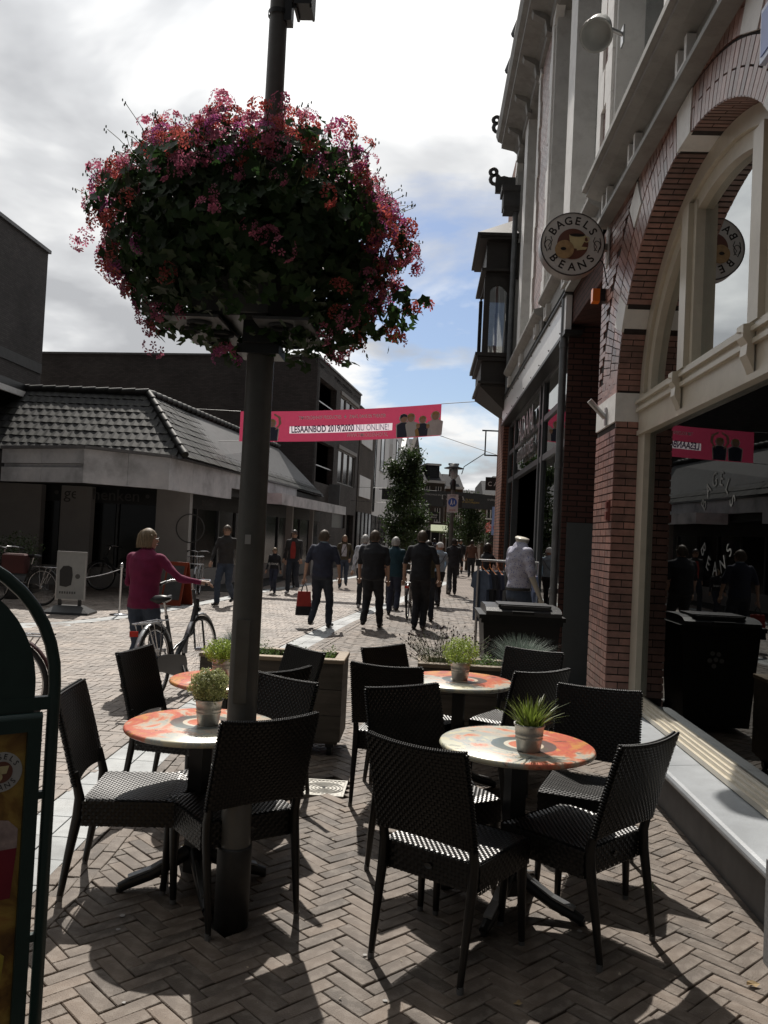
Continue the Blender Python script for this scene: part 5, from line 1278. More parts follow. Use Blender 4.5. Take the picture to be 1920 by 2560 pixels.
house('brown town house with chimney directly left of the far lamp post', 2.2, 4.2, 94, 7.4, wall_r, 2, 2, 1.6, None, rz=R(10))
house('low brick house with dark roof seen behind the grey banner', 2.6, 7.6, 100, 6.4, wall_g, 2, 4, 1.2, None)
t = house('brick town house with tall white windows at the end of the street', 4.2, 8.2, 62, 3.9+1.0, wall_r, 1, 3, 1.2, None, shop=2.9)
house('long dark roofed building closing the street on the right', 6.2, 12.5, 76, 6.6, wall_b, 1, 5, 1.0, None)
t = thing('chimney', 'brick chimney stack left of the far lamp head', 'chimney', (3.0, 95, 8.9)); b = MB(); b.box(-.5, .5, -.4, .4, 0, 1.3); b.build('stack', wall_r, t); b = MB(); b.box(-.6, .6, -.5, .5, 1.3, 1.45); b.build('cap', darkst, t)
t = thing('hanging_shop_sign', 'black square hanging sign with pale lettering left of the far lamp post', 'sign', (.55, 52, 3.1)); b = MB(); b.box(-.30, .30, 0, .08, -.22, .28); b.build('board', black, t); text('sign_letters', 'Nelson\nBlond', .15, frameM((0, -.01, 0), (1, 0, 0), (0, 0, 1)), textw, t, .002)
t = thing('awning', 'pale green awning on a far shop left of the lamp post', 'awning', (1.25, 60, 2.1)); b = MB(); b.prism([(0, .55), (0, .6), (-.9, .15), (-.9, .05)], (-.8, 0, 0), (0, 1, 0), (0, 0, 1), (1.2, 0, 0)); b.build('cloth', mat('awning_green', (.35, .40, .22), .7, transl=.2), t)
for i, (x, y) in enumerate(((-.9, 55), (1.7, 70))):
    pass
# right-hand row beyond the brick building (mostly hidden)
rr = thing('right_street_row', 'dark brick shop row on the right beyond the clothes shop', 'building', (0, 0, 0))
b = MB(); b.box(3.05, 14, 20.5, 33, 0, 6.2); b.box(4.3, 14, 33, 47, 0, 5.4); b.build('wall', wall_g, rr)
for y0 in (21, 24.2, 27.4, 30.2): b = MB(); b.box(3.0, 3.04, y0, y0+2.6, .3, 2.7); b.build('shop_window', darkglass, rr)
t = thing('shop_sign', 'black shop sign with white letters CAPI at the right beyond the brick corner', 'sign', (2.12, 30, 3.52)); b = MB(); b.box(0, .9, 0, .12, 0, .47); b.build('board', black, t); text('sign_letters', 'C A P I', .22, frameM((.40, -.01, .22), (1, 0, 0), (0, 0, 1)), textw, t, .003)
t = thing('travel_flag', 'pale blue hanging shop flag with red smile mark at the right end of the street', 'flag', (3.2, 40, 2.0)); b = MB(); b.box(0, .34, 0, .02, 0, 1.35); b.build('cloth', mat('flag_blue', (.35, .42, .58), .8, transl=.4), t)
b = MB(); b.tube([(.10, -.01, .42), (.12, -.01, .28), (.2, -.01, .22), (.28, -.01, .28), (.30, -.01, .36)], .02, 5); b.build('smile_mark', mat('flag_red', (.6, .03, .03), .6), t)
t = thing('red_flowers', 'hanging basket of red flowers beside the pale blue flag', 'flower basket', (3.05, 40, 2.35)); P, Nn = bush_pts(220, .16, 0, .28, seed=3); ob('blooms', leaves_mesh('blooms', P, Nn, np.random.uniform(.03, .05, 220), small, flr), t)
# ------------------------------------------------------------------ banners
bred = mat('banner_red', (.72, .085, .18), .5, var=.03, transl=.27); bwhite = mat('banner_white', (.95, .85, .92), .5, var=.02, transl=.5)
t = thing('street_banner', 'pink banner across the street reading LESAANBOD 2019/2020 NU ONLINE!', 'banner', (-5.59, 24.3, -.264)); t.scale = (1.157,)*3
BWd = 5.12
def bz(u): return 3.93+.36*u, 4.70+.40*u      # bottom, top
def bpt(u, v, off=0.0):
    lo, hi = bz(u); hi -= .06*math.sin(math.pi*u); lo -= .06*math.sin(math.pi*u)
    return Vector((BWd*u, .02*math.sin(u*9)*math.sin(math.pi*u)+off, lo+(hi-lo)*v))
b = MB(); us = sorted(set([i/40 for i in range(41)]+[1.28/BWd, 3.90/BWd])); vs_l = [0, .24, .27, .50, .53, .75, 1]; nv_ = len(vs_l)
b.v = [tuple(bpt(u, v)) for u in us for v in vs_l]
for i in range(len(us)-1):
    for j in range(nv_-1):
        um, vm = (us[i]+us[i+1])/2*BWd, (vs_l[j]+vs_l[j+1])/2
        b.f.append((i*nv_+j, (i+1)*nv_+j, (i+1)*nv_+j+1, i*nv_+j+1)); b.mi.append(1 if (1.28 < um < 3.90 and .27 < vm < .5) else 0); b.sm.append(True)
b.build('cloth', [bred, bwhite], t, fix=False)
def flat_on(name, poly, m_, off):      # polygon given in (u*width metres, v 0..1)
    b = MB(); n_ = len(poly); vs = [bpt(p[0]/BWd, p[1], -off) for p in poly]; b.add(vs, [tuple(range(n_))]); return b.build(name, m_, t)
btw = mat('print_white', (.95, .92, .94), .5, var=.0)
def btext(body, size, u, v, m_, off=.04, sx=1.0, al='CENTER', bold=0.0, fit=None):
    p = bpt(u, v, -off); sl = math.atan2(.36, BWd); text('banner_letters', body, size, frameM(p, (math.cos(sl), 0, math.sin(sl)), (-math.sin(sl), 0, math.cos(sl))), m_, t, .001, al, sx, bold, fit)
bpurp = mat('print_purple', (.14, .06, .18), .6); blil = mat('print_lilac', (.42, .38, .60), .6)
btext('LESAANBOD 2019/2020', .24, 1.33/BWd, .38, bpurp, .04, .92, 'LEFT', .006, 1.60); btext('NU ONLINE!', .22, 2.98/BWd, .385, blil, .04, .85, 'LEFT', 0, .82)
btext('TIM KOLDENHOF PRODUCTIES   ★   ZANG, DANS EN THEATER', .125, 2.62/BWd, .76, btw, .04, 1.0, 'CENTER', .002, 2.22); btext('WWW.TIMKOLDENHOF.NL', .14, 3.28/BWd, .15, btw, .04, 1.05, 'CENTER', .001, 1.05)
skinp = mat('print_skin', (.62, .38, .28), .6, var=.1); hairp = mat('print_hair', (.55, .36, .14), .6, var=.3); darkp = mat('print_navy', (.05, .06, .10), .6); halo = mat('print_halo', (.8, .75, .75), .6)
def fig(x, s, arms, hc, top_, v0=.02):
    def E_(cx, cv, rx, rv, n_=14): return [(cx+rx*math.cos(2*math.pi*i/n_), cv+rv*math.sin(2*math.pi*i/n_)) for i in range(n_)]
    body = [(x-.15*s, v0), (x-.17*s, .42*s), (x-.06*s, .50*s), (x+.06*s, .50*s), (x+.17*s, .42*s), (x+.15*s, v0)]
    flat_on('printed_figure', [(a+(a-x)*.16, c+(.03 if c > .1 else 0)) for a, c in body], halo, .010); flat_on('printed_figure', E_(x, .64*s, .12*s, .15*s), halo, .0105)
    flat_on('printed_figure', body, top_, .014); flat_on('printed_figure', E_(x, .62*s, .085*s, .115*s), skinp, .018); flat_on('printed_figure', [(x-.09*s, .62*s), (x-.08*s, .74*s), (x, .78*s), (x+.08*s, .74*s), (x+.09*s, .66*s), (x, .70*s)], hc, .022)
    for sg in (-1, 1):
        if arms: flat_on('printed_figure', [(x+sg*.13*s, .42*s), (x+sg*.25*s, .62*s), (x+sg*.22*s, .86*s), (x+sg*.04*s, .98*s), (x+sg*.04*s, .91*s), (x+sg*.16*s, .82*s), (x+sg*.18*s, .62*s), (x+sg*.09*s, .40*s)][::sg], skinp, .016)
fig(.45, .95, 0, hairp, darkp); fig(.83, .95, 1, hairp, darkp); fig(4.28-.1, .98, 0, darkp, darkp); fig(4.36, .98, 0, hairp, textw); fig(4.66, .85, 0, hairp, darkp); fig(4.55, .55, 0, hairp, hairp); fig(4.80, .5, 0, hairp, textw); fig(4.98, 1.0, 0, hairp, halo)
b = MB()
wz0, wz1 = bz(0), bz(1)
for p, q in (((0, 0, wz0[1]), (-9.0, .5, wz0[1]+.2)), ((0, 0, wz0[0]), (-9, .5, wz0[0]-.2)), ((BWd, 0, wz1[1]), (6.23, -4.4, 4.51)), ((BWd, 0, wz1[0]), (6.23, -4.4, 3.40))): b.tube([p, q], .008, 4)
b.build('cable', black, t)
t = thing('grey_banner', 'dark grey banner with white and yellow lettering far down the street', 'banner', (-.15, 45, 3.38)); bgm = mat('banner_grey', (.085, .09, .095), .6, transl=.1)
b = MB(); b.prism([(0, .08), (0, .92), (2, .88), (4.1, .78), (4.1, .0), (2, .02)], (0, 0, 0), (1, 0, 0), (0, 0, 1), (0, .02, 0)); b.build('cloth', bgm, t)
for body, s_, x, z, m_ in (('AUTOSCHADE EN MEER', .12, .62, .68, textw), ('LUMINA', .34, 1.62, .55, textw), ('ZIJ WIJS\nMAX AUTORIJDEN', .13, 2.5, .42, mat('print_yellow', (.7, .5, .12), .6)), ('trukapp', .18, 3.75, .55, textw)):
    text('banner_letters', body, s_, frameM((x, -.01, z), (1, 0, -.03), (.03, 0, 1)), m_, t, .001)
b = MB(); b.tube([(-6, 0, .9), (0, 0, .92), (4.1, 0, .78), (8, 0, 1.0)], .01, 4); b.tube([(-6, 0, .2), (0, 0, .08), (4.1, 0, .0), (8, 0, .2)], .01, 4); b.build('cable', black, t)
# ------------------------------------------------------------------ far street lamp with pedestrian sign
t = thing('street_lamp', 'slim street lamp with flat disc hood and blue pedestrian sign', 'lamp post', (.83, 25.85, 0))
part('pole', lambda b: b.lathe([(.0, 0), (.075, 0), (.07, 1.2), (.055, 3.3), (.05, 3.5)], n=12), polem, t)
part('lamp_base', lambda b: b.lathe([(.05, 3.0+.2), (.085, 3.25), (.085, 3.5), (.05, 3.55)], n=14), black, t)
part('lamp_glass', lambda b: b.lathe([(.055, 3.55), (.11, 3.62), (.11, 3.88), (.0, 3.88)], n=16), mat('lamp_glass', (.55, .58, .58), .2, transl=.5), t)
part('hood', lambda b: b.lathe([(0, 3.885), (.30, 3.88), (.31, 3.90), (.14, 3.95), (.13, 4.03), (0, 4.05)], n=24), black, t)
sgn = ob('pedestrian_sign', None, t, (0, -.09, 0))
part('plate', lambda b: b.box(-.17, .17, -.02, .0, 2.52, 3.08), mat('sign_pale_face', (.55, .52, .54), .5), sgn); part('blue_disc', lambda b: disc(b, .135, -.026, -.0205, (0, 0, 2.83), 24), mat('sign_blue', (.03, .10, .42), .5), sgn)
def ped(b):
    for x, s in ((-.035, 1.0), (.05, .68)):
        disc(b, .018*s, -.031, -.027, (x, 0, 2.83+.075*s), 10)
        b.prism([(x-.018*s, 2.83+.055*s), (x+.018*s, 2.83+.055*s), (x+.02*s, 2.83-.01), (x+.045*s, 2.83-.085*s), (x+.025*s, 2.83-.085*s), (x, 2.83-.03*s), (x-.03*s, 2.83-.085*s), (x-.048*s, 2.83-.085*s), (x-.018*s, 2.83-.01)], (0, -.031, 0), (1, 0, 0), (0, 0, 1), (0, .004, 0))
part('walking_figures', ped, textw, sgn)
text('sign_letters', 'ZONE', .07, frameM((0, -.025, 3.03), (1, 0, 0), (0, 0, 1)), textd, sgn, .001); text('sign_letters', 'EINDE', .07, frameM((0, -.025, 2.59), (1, 0, 0), (0, 0, 1)), mat('sign_red', (.35, .03, .03), .5), sgn, .001)
part('side_plate', lambda b: (b.box(-.29, -.20, .05, .07, 2.72, 3.05), b.box(.19, .30, .05, .07, 2.68, 3.05)), black, t)
# ------------------------------------------------------------------ trees
treeleaf = mat('tree_leaf', (.040, .070, .020), .5, var=.4, nscale=2, rand=.45, transl=.35); bark = mat('bark', (.07, .055, .04), .9, var=.3)
def tree(lab, x, y, H_, trunk, rx, seed, n_=5200):
    t = thing('tree', lab, 'tree', (x, y, 0)); rn_ = random.Random(seed); rs = np.random.RandomState(seed)
    b = MB(); b.tube([(0, 0, 0), (.02, 0, trunk), (.0, .02, (H_+trunk)/2), (0, 0, H_*.93)], [.10, .075, .045, .012], 8)
    tips = []
    for i in range(26):
        z = trunk+(H_-trunk)*rn_.uniform(.02, .9); q = (z-trunk)/(H_-trunk); a = rn_.uniform(0, 2*math.pi); l = rx*(1-.45*q)*rn_.uniform(.7, 1.12); e = Vector((math.cos(a)*l, math.sin(a)*l, z+l*.55))
        b.tube([(0, 0, z), (e.x*.5, e.y*.5, z+l*.2), e], [.03, .018, .006], 5); tips.append((e, .42)); tips.append((Vector((e.x*.6, e.y*.6, z+l*.28)), .42))
    tips += [(Vector((rn_.gauss(0, .1), rn_.gauss(0, .1), trunk+(H_-trunk)*q)), .4) for q in (.15, .3, .45, .6, .75, .88, .97)]
    b.build('trunk', bark, t)
    P = []
    for _ in range(n_):
        c, s = tips[rn_.randrange(len(tips))]; d = rs.normal(size=3); P.append((c.x+d[0]*s*.5*rx, c.y+d[1]*s*.5*rx, c.z+d[2]*s*.42))
    lf = ([(-.6, 0, 0), (-.1, -.42, .08), (.6, 0, .05), (-.1, .42, .08)], [(0, 1, 2, 3)])
    o = ob('crown', leaves_mesh('crown', P, rs.normal(size=(len(P), 3))+np.array([0, 0, .5]), rs.uniform(.055, .115, len(P)), lf, treeleaf), t)
tree('tall narrow green street tree in front of the white houses', -.85, 33, 5.15, 1.15, 0.82, 3, 11000)
tree('round green street tree right of the far lamp post', 2.45, 47, 4.0, 1.35, 1.0, 5, 9000)
tree('slim street tree partly hidden behind the tall narrow tree', -.7, 42, 4.6, 1.3, .8, 8, 2500)
# ------------------------------------------------------------------ people
skin = mat('skin', (.42, .26, .19), .5, var=.08, nscale=20); skin2 = mat('skin_dark', (.22, .13, .09), .5, var=.08)
def cloth(n_, c_): return mat('cloth_'+n_, c_, .85, var=.2, nscale=9, bump=.35, bscale=28)
def vx(*a): return Vector(a)
def seg_d(P, a, b_, ra, rb):
    a, b_ = np.array(a), np.array(b_); ab = b_-a; q = np.clip(((P-a) @ ab)/(ab @ ab+1e-9), 0, 1); c = a+q[:, None]*ab
    return np.linalg.norm(P-c, axis=1)-(ra+(rb-ra)*q)
def person(label, x, y, rz, h, top, bot, shoe, hair, group=None, g=1.0, sleeve='short', legs=((.10, .05, 0, .0), (-.10, -.05, 0, .0)), arms=None, hairstyle='short', sk=None, lean=0.0, head=0.0, voxel=.015, jacket=None, scarf=None, tuck=.97, cat='person', skirt=False, eyes=True, z0=0.0):
    s = h/1.745; sk = sk or skin; t = thing('person', label, cat, (x, y, z0), rz, group)
    B = []      # (a, b, ra, rb, label)
    hipz = .92*s
    lz = lambda z: lean*(z-.92)*s if z > .92 else 0
    def tz(z): return vx(0, lz(z), z*s)
    mb = MB(); segs = []
    def cap(a, b_, ra, rb, lab, sx=1.0, n=10):
        mb.tube([a, b_], [ra, rb], n, sx=sx); mb.sphere(a, ra*.99, 8, 6); mb.sphere(b_, rb*.99, 8, 6); segs.append((tuple(a), tuple(b_), ra, rb, lab))
    # torso loft
    prof = [(.86, .150, .115), (.93, .168, .125), (1.02, .160, .122), (1.12, .152, .115), (1.22, .165, .120), (1.32, .182, .122), (1.39, .185, .112), (1.45, .135, .092), (1.50, .072, .068)]
    ring = []; n_ = 16
    for z, rx, ry in prof:
        c = tz(z); gg = g if z < 1.35 else (g+1)/2
        ring.append([c+vx(rx*s*gg*math.cos(2*math.pi*i/n_), ry*s*gg*g*math.sin(2*math.pi*i/n_), 0) for i in range(n_)])
    vs = [v for r_ in ring for v in r_]; fs = [(i*n_+j, i*n_+(j+1) % n_, (i+1)*n_+(j+1) % n_, (i+1)*n_+j) for i in range(len(prof)-1) for j in range(n_)]
    fs += [tuple(range(n_))[::-1], tuple(range((len(prof)-1)*n_, len(prof)*n_))]; mb.add(vs, fs)
    segs.append((tuple(tz(.98)), tuple(tz(1.40)), .145*s*g, .15*s, 'top')); segs.append((tuple(tz(.86)), tuple(tz(.93)), .15*s*g, .15*s*g, 'bot'))
    for sg in (-1, 1): cap(tz(1.40)+vx(sg*.06*s, 0, 0), tz(1.405)+vx(sg*.165*s*(g*.5+.5), 0, 0), .065*s, .058*s, 'top')
    # legs: (foot y, hip-ish knee forward, foot lift, out)
    for sg, (fy, kf, lift, out) in zip((1, -1), legs):
        hp = vx(sg*.085*s, 0, .90*s); an = vx(sg*(.095+out)*s, fy*s, (.085+lift)*s); mid_ = (hp+an)/2
        L1 = .43*s; dist = (hp-an).length; bend = math.sqrt(max(0, L1**2-(dist/2)**2)); ax = (an-hp).normalized(); fw = vx(0, 1, 0)-ax*ax.y; fw.normalize()
        kn = mid_+fw*min(bend, .16*s)+vx(0, kf*s*.0, 0)
        cap(hp, kn, .096*s*(g*.6+.4), .070*s*(g*.4+.6), 'bot'); cap(kn, an+vx(0, 0, .015), .068*s*(g*.4+.6), .060*s, 'bot')
        pit = lift*2.2 if fy < 0 else -lift*1.5
        toe = an+vx(sg*.02*s, .17*s*math.cos(pit), -.045*s-.17*s*math.sin(pit)); heel = an+vx(0, -.05*s, -.045*s+.05*s*math.sin(pit))
        cap(heel, toe, .038*s, .032*s, 'shoe', 1.15)
    # arms
    arms = arms or (((.05, .02, -.27), (.04, .10, -.24)), ((-.05, .0, -.27), (-.04, .06, -.24)))
    hands = []
    for sg, (e_, w_) in zip((1, -1), arms):
        sh = tz(1.405)+vx(sg*.175*s*(g*.5+.5), 0, 0); el = sh+vx(*e_)*s; wr = el+vx(*w_)*s; d = (wr-el).normalized()
        cap(sh, el, .052*s, .040*s, 'top' if sleeve != 'none' else 'skin'); cap(el, wr, .040*s, .027*s, 'top' if sleeve == 'long' else 'skin')
        if sleeve == 'short':
            m_ = sh+(el-sh)*.8; cap(sh, m_, .058*s, .056*s, 'top')
        pm = wr+d*.085*s; cap(wr+d*.02*s, pm, .026*s, .030*s, 'skin', .75); hands.append((wr, d, pm, sg))
    # neck and head
    hc = tz(1.49)+vx(0, .022*s, .118*s); cap(tz(1.44), hc-vx(0, .01, .05*s), .066*s, .058*s, 'skin'); hr = (.077*s, .096*s, .118*s)
    Rm = Matrix.Rotation(head, 3, 'Z'); hm = MB(); hm.sphere((0, 0, 0), hr, 14, 10); hm.sphere((0, .030*s, -.06*s), (.055*s, .062*s, .055*s), 10, 8); hm.sphere((0, .100*s, -.015*s), (.013*s, .022*s, .022*s), 6, 5)
    for sg in (-1, 1): hm.sphere((sg*.078*s, -.005*s, -.012*s), (.012*s, .02*s, .03*s), 6, 5)
    mb.add([Rm @ Vector(v)+hc for v in hm.v], hm.f); segs.append((tuple(hc-vx(0, 0, .05*s)), tuple(hc+vx(0, 0, .03*s)), .09*s, .095*s, 'skin'))
    if skirt: pass
    me = mb.mesh('raw', skin); tmp = ob('raw', me); md = tmp.modifiers.new('r', 'REMESH'); md.mode = 'VOXEL'; md.voxel_size = voxel*s; md.use_smooth_shade = True
    ms = tmp.modifiers.new('s', 'SMOOTH'); ms.iterations = 3; ms.factor = .5
    dg = bpy.context.evaluated_depsgraph_get(); nm = bpy.data.meshes.new_from_object(tmp.evaluated_get(dg)); bpy.data.objects.remove(tmp, do_unlink=True)
    cen = np.empty(len(nm.polygons)*3); nm.polygons.foreach_get('center', cen); cen = cen.reshape(-1, 3)
    D_ = np.stack([seg_d(cen, *q[:4]) for q in segs], 1); li = D_.argmin(1); order = ['skin', 'top', 'bot', 'shoe', 'jacket']
    mi = np.array([order.index(segs[k][4]) for k in li])
    mi[(mi == 2) & (cen[:, 2] > tuck*s-.03)] = 1; mi[(mi == 1) & (cen[:, 2] < (tuck-.03)*s) & (np.abs(cen[:, 0]) < .17*s*g) & (np.abs(cen[:, 1]) < .16*s*g)] = 2
    mi[(mi == 0) & (cen[:, 2] < .80*s) & (np.array([segs[k][4] == 'skin' for k in li]) == False)] = 2
    nm.materials.clear()
    for m_ in (sk, top, bot, shoe): nm.materials.append(m_)
    # cloth folds: displace along noise on clothed vertices
    nv = len(nm.vertices); co = np.empty(nv*3); nm.vertices.foreach_get('co', co); co = co.reshape(-1, 3); no = np.array([v.normal[:] for v in nm.vertices])
    vm = np.zeros(nv, bool)
    for p, m_ in zip(nm.polygons, mi):
        if m_ in (1, 2):
            for vi in p.vertices: vm[vi] = True
    amp = .013*s
    dsp = np.array([noise.noise(Vector((c[0]*9+x, c[1]*9, c[2]*14+y)))*amp+.003*s for c in co[vm]]); co[vm] += no[vm]*dsp[:, None]; nm.vertices.foreach_set('co', co.ravel())
    nm.polygons.foreach_set('material_index', mi.astype(int).tolist()); nm.polygons.foreach_set('use_smooth', [True]*len(nm.polygons)); nm.update()
    # fingers joined into the body mesh
    fb = MB()
    for wr, d, pm, sg in hands:
        up = vx(0, 0, 1) if abs(d.z) < .8 else vx(0, 1, 0); side = d.cross(up).normalized(); pal = side.cross(d).normalized()
        for k, (o_, l_) in enumerate(((-.022, .062), (-.008, .075), (.006, .072), (.020, .055))):
            b0 = pm+side*o_*s*1.1; m1 = b0+d*l_*.5*s-pal*.008*s; m2 = m1+(d*.6-pal*.8)*l_*.5*s; fb.tube([b0-d*.02*s, b0, m1, m2], [.010*s, .010*s, .009*s, .007*s], 6)
        b0 = wr+d*.04*s+side*.025*s*(-sg); fb.tube([b0, b0+(d*.5+side*(-sg)*.6)*.035*s, b0+(d*.9+side*(-sg)*.5)*.06*s], [.011*s, .010*s, .007*s], 6)
    bmj = bmesh.new(); bmj.from_mesh(nm); fm_ = fb.mesh('f', sk); bmj.from_mesh(fm_); 
    bmj.to_mesh(nm); bmj.free(); bpy.data.meshes.remove(fm_)
    nm.name = 'body'; ob('body', nm, t)
    # hair as a shell
    hb = MB(); rs_ = random.Random(int(abs(x*100)+y*10)); nA, nZ = 18, 10; vs = []
    zlow = {'short': -.15, 'bob': -.62, 'long': -1.5, 'bald': .55, 'cap': -.15}[hairstyle]
    for i in range(nZ+1):
        for j in range(nA):
            a = 2*math.pi*j/nA; front = math.sin(a)     # +y is the face
            lim = (-.15 if hairstyle in ('short', 'cap') else zlow) if front < .45 else .42
            if front >= .25 and hairstyle in ('bob', 'long') and front < .6: lim = -.55
            if hairstyle == 'short' and front < -.3: lim = -.55
            zc = 1-(1-lim)*i/nZ; rr = math.sqrt(max(0.02, 1-min(1, max(-.6, zc))**2)) if zc > 0 else 1-(.12*min(1.5, -zc) if hairstyle == 'short' else -.06)
            k_ = 1.10+rs_.uniform(-.035, .045); vs.append(Rm @ Vector((hr[0]*rr*math.cos(a)*k_, hr[1]*rr*math.sin(a)*k_-.006*s, hr[2]*zc*1.07+rs_.uniform(-.002, .002)*s))+hc)
    hb.add(vs, [(i*nA+j, (i+1)*nA+j, (i+1)*nA+(j+1) % nA, i*nA+(j+1) % nA) for i in range(nZ) for j in range(nA)], 0, True); hb.add(vs[:nA], [tuple(range(nA))], 0)
    if hairstyle in ('bob', 'long', 'short'):
        for _ in range(90 if hairstyle == 'bob' else 40):
            a = rs_.uniform(0, 2*math.pi)
            if math.sin(a) > .35 and hairstyle != 'short': continue
            z0_ = rs_.uniform(-.2, .8); zl = zlow-.12 if hairstyle != 'short' else -.45
            if math.sin(a) > .2: zl = max(zl, .3)
            q = []
            for k in range(5):
                z_ = z0_+(zl-z0_)*k/4; rr_ = math.sqrt(max(.02, 1-max(0, z_)**2)); kk = 1.13+rs_.uniform(-.02, .05)*(1+k*.5)
                q.append(Rm @ Vector((hr[0]*rr_*math.cos(a+.05*k)*kk, hr[1]*rr_*math.sin(a+.05*k)*kk-.006*s, hr[2]*z_*1.06))+hc)
            hb.tube(q, [.006*s, .007*s, .006*s, .005*s, .002*s], 4, caps=False)
    hb.build('hair' if hairstyle != 'cap' else 'cap', hair, t)
    if hairstyle == 'cap':
        b = MB(); P_ = [Rm @ vx(.07*s*math.cos(R(q)), .08*s+.085*s*math.sin(R(q)), .045*s-.012*math.sin(R(q)))+hc for q in range(0, 181, 20)]; b.add(P_+[p+vx(0, 0, .008) for p in P_], [tuple(range(10)), tuple(range(10, 20))[::-1]]+[(i, (i+1) % 10, 10+(i+1) % 10, 10+i) for i in range(10)]); b.build('cap_peak', hair, t)
    if eyes:
        b = MB()
        for sg in (-1, 1): b.sphere(Rm @ vx(sg*.031*s, .086*s, .008*s)+hc, (.011*s, .008*s, .007*s), 6, 4)
        b.build('eyes', mat('eye_dark', (.02, .015, .012), .3), t)
        b = MB(); b.sphere(Rm @ vx(0, .092*s, -.055*s)+hc, (.024*s, .007*s, .006*s), 8, 4); b.build('mouth', mat('lips', (.28, .10, .09), .5), t)
    t['h'] = h
    return t, s, hc, hands
navy = cloth('navy', (.018, .022, .034)); blk = cloth('black', (.012, .012, .013)); jean = cloth('jeans', (.045, .062, .095)); jeand = cloth('dark_jeans', (.022, .028, .042)); shb = mat('shoe_black', (.014, .013, .012), .4); shw = mat('shoe_light', (.45, .45, .46), .6)
hb_ = mat('hair_brown', (.10, .075, .055), .55, var=.3, nscale=60, stretch=(1, 1, .2)); hg_ = mat('hair_grey', (.48, .47, .46), .55, var=.2, nscale=60); hbl = mat('hair_blond', (.24, .18, .115), .5, var=.25, nscale=50); hd_ = mat('hair_dark', (.03, .022, .018), .5, var=.3, nscale=50)
magenta = cloth('magenta', (.165, .009, .055)); teal = cloth('teal', (.012, .045, .065)); olive = cloth('olive', (.07, .062, .04)); redc = cloth('red', (.33, .035, .03)); wht = cloth('white', (.6, .6, .62)); lblue = cloth('light_blue', (.30, .40, .50)); brownc = cloth('brown', (.10, .045, .03)); charc = cloth('charcoal', (.035, .033, .034))
capw = mat('cap_white', (.62, .62, .62), .8)
walk1 = ((.16, 0, .0, 0), (-.24, 0, .09, 0)); walk2 = ((-.20, 0, .10, 0), (.14, 0, 0, 0)); stand = ((.02, 0, 0, .02), (-.02, 0, 0, .02))
# cyclist on foot with magenta cardigan
pw, s, hc, hands = person('woman with short blond hair in a magenta cardigan pushing a bicycle', -2.86, 8.50, R(-14), 1.66, magenta, jean, shb, hbl, sleeve='long', hairstyle='bob', head=R(-52), g=1.06, tuck=.90, voxel=.011,
       arms=(((.20, .06, -.20), (.21, .09, -.03)), ((-.04, .03, -.28), (.10, .23, .03))), legs=((.05, 0, 0, .0), (-.10, 0, .0, 0)))
b = MB(); Rm = Matrix.Rotation(R(-52), 3, 'Z')
for sg in (-1, 1): b.tube([Rm @ vx(sg*.033+.026*math.cos(R(q)), .105, .01+.018*math.sin(R(q)))+hc for q in range(0, 361, 40)], .002, 4, caps=False); b.tube([Rm @ vx(sg*.058, .10, .014)+hc, Rm @ vx(sg*.08, -.01, .01)+hc], .002, 4)
b.build('glasses', black, pw)
A_DN = (((.055, -.03, -.27), (.01, .07, -.235)), ((-.055, .03, -.27), (-.01, .10, -.22)))
A_SW = (((.06, .10, -.25), (.0, .14, -.20)), ((-.06, -.10, -.25), (-.0, .0, -.25)))
A_SW2 = (((.06, -.10, -.25), (.0, .0, -.25)), ((-.06, .10, -.25), (-.0, .14, -.20)))
person('man in dark sweater and jeans walking towards the viewer just left of the lamp pole', -4.31, 18.1, R(170), 1.78, charc, jean, shb, hb_, sleeve='long', legs=walk1, arms=A_SW, sk=skin, tuck=.93)
t_, s, hc, _ = person('child in black printed top with pale hair walking right of the lamp pole', -3.99, 22.3, R(175), 1.25, blk, navy, shb, hbl, sleeve='long', legs=walk2)
text('shirt_letters', 'SLOANE', .075, frameM((0, .107, .80), (-1, 0, 0), (0, 0, 1)), textw, t_, .001)
person('man in open dark jacket over red shirt walking towards the viewer', -3.54, 22.7, R(178), 1.76, charc, jeand, shw, hd_, sleeve='long', legs=walk1, arms=A_SW2)
jt = [o for o in bpy.data.objects if o.get('label') == 'man in open dark jacket over red shirt walking towards the viewer'][0]
b = MB(); b.prism([(-.06, .96), (.06, .96), (.075, 1.2), (.04, 1.42), (-.04, 1.42), (-.075, 1.2)], (0, .105, 0), (1, 0, 0), (0, 0, 1), (0, .03, 0)); b.build('red_shirt', redc, jt)
t_, s, hc, _ = person('person in dark coat walking behind the man in the red shirt', -3.95, 25.2, R(180), 1.70, blk, blk, shb, hd_, sleeve='long', legs=walk2)
pm_, s, hc, hands = person('heavy man in navy polo shirt walking away carrying a red shopping bag', -1.77, 14.75, R(-8), 1.76, navy, jeand, shb, hb_, legs=((.16, 0, .0, .02), (-.20, 0, .06, .02)), arms=(((.09, .02, -.26), (.0, .10, -.21)), ((-.08, -.08, -.26), (-.04, .03, -.25))), g=1.14, head=R(-25), tuck=.93)
b = MB(); b.lathe([(.062, 0), (.075, .03), (.066, .05)], tuple(hc+vx(0, -.02, -.13)), 14); b.build('collar', lblue, pm_)
t = thing('shopping_bag', 'dark red shopping bag with black bottom hanging from the hand of the man in navy', 'bag', (-2.07, 14.70, .22), R(15))
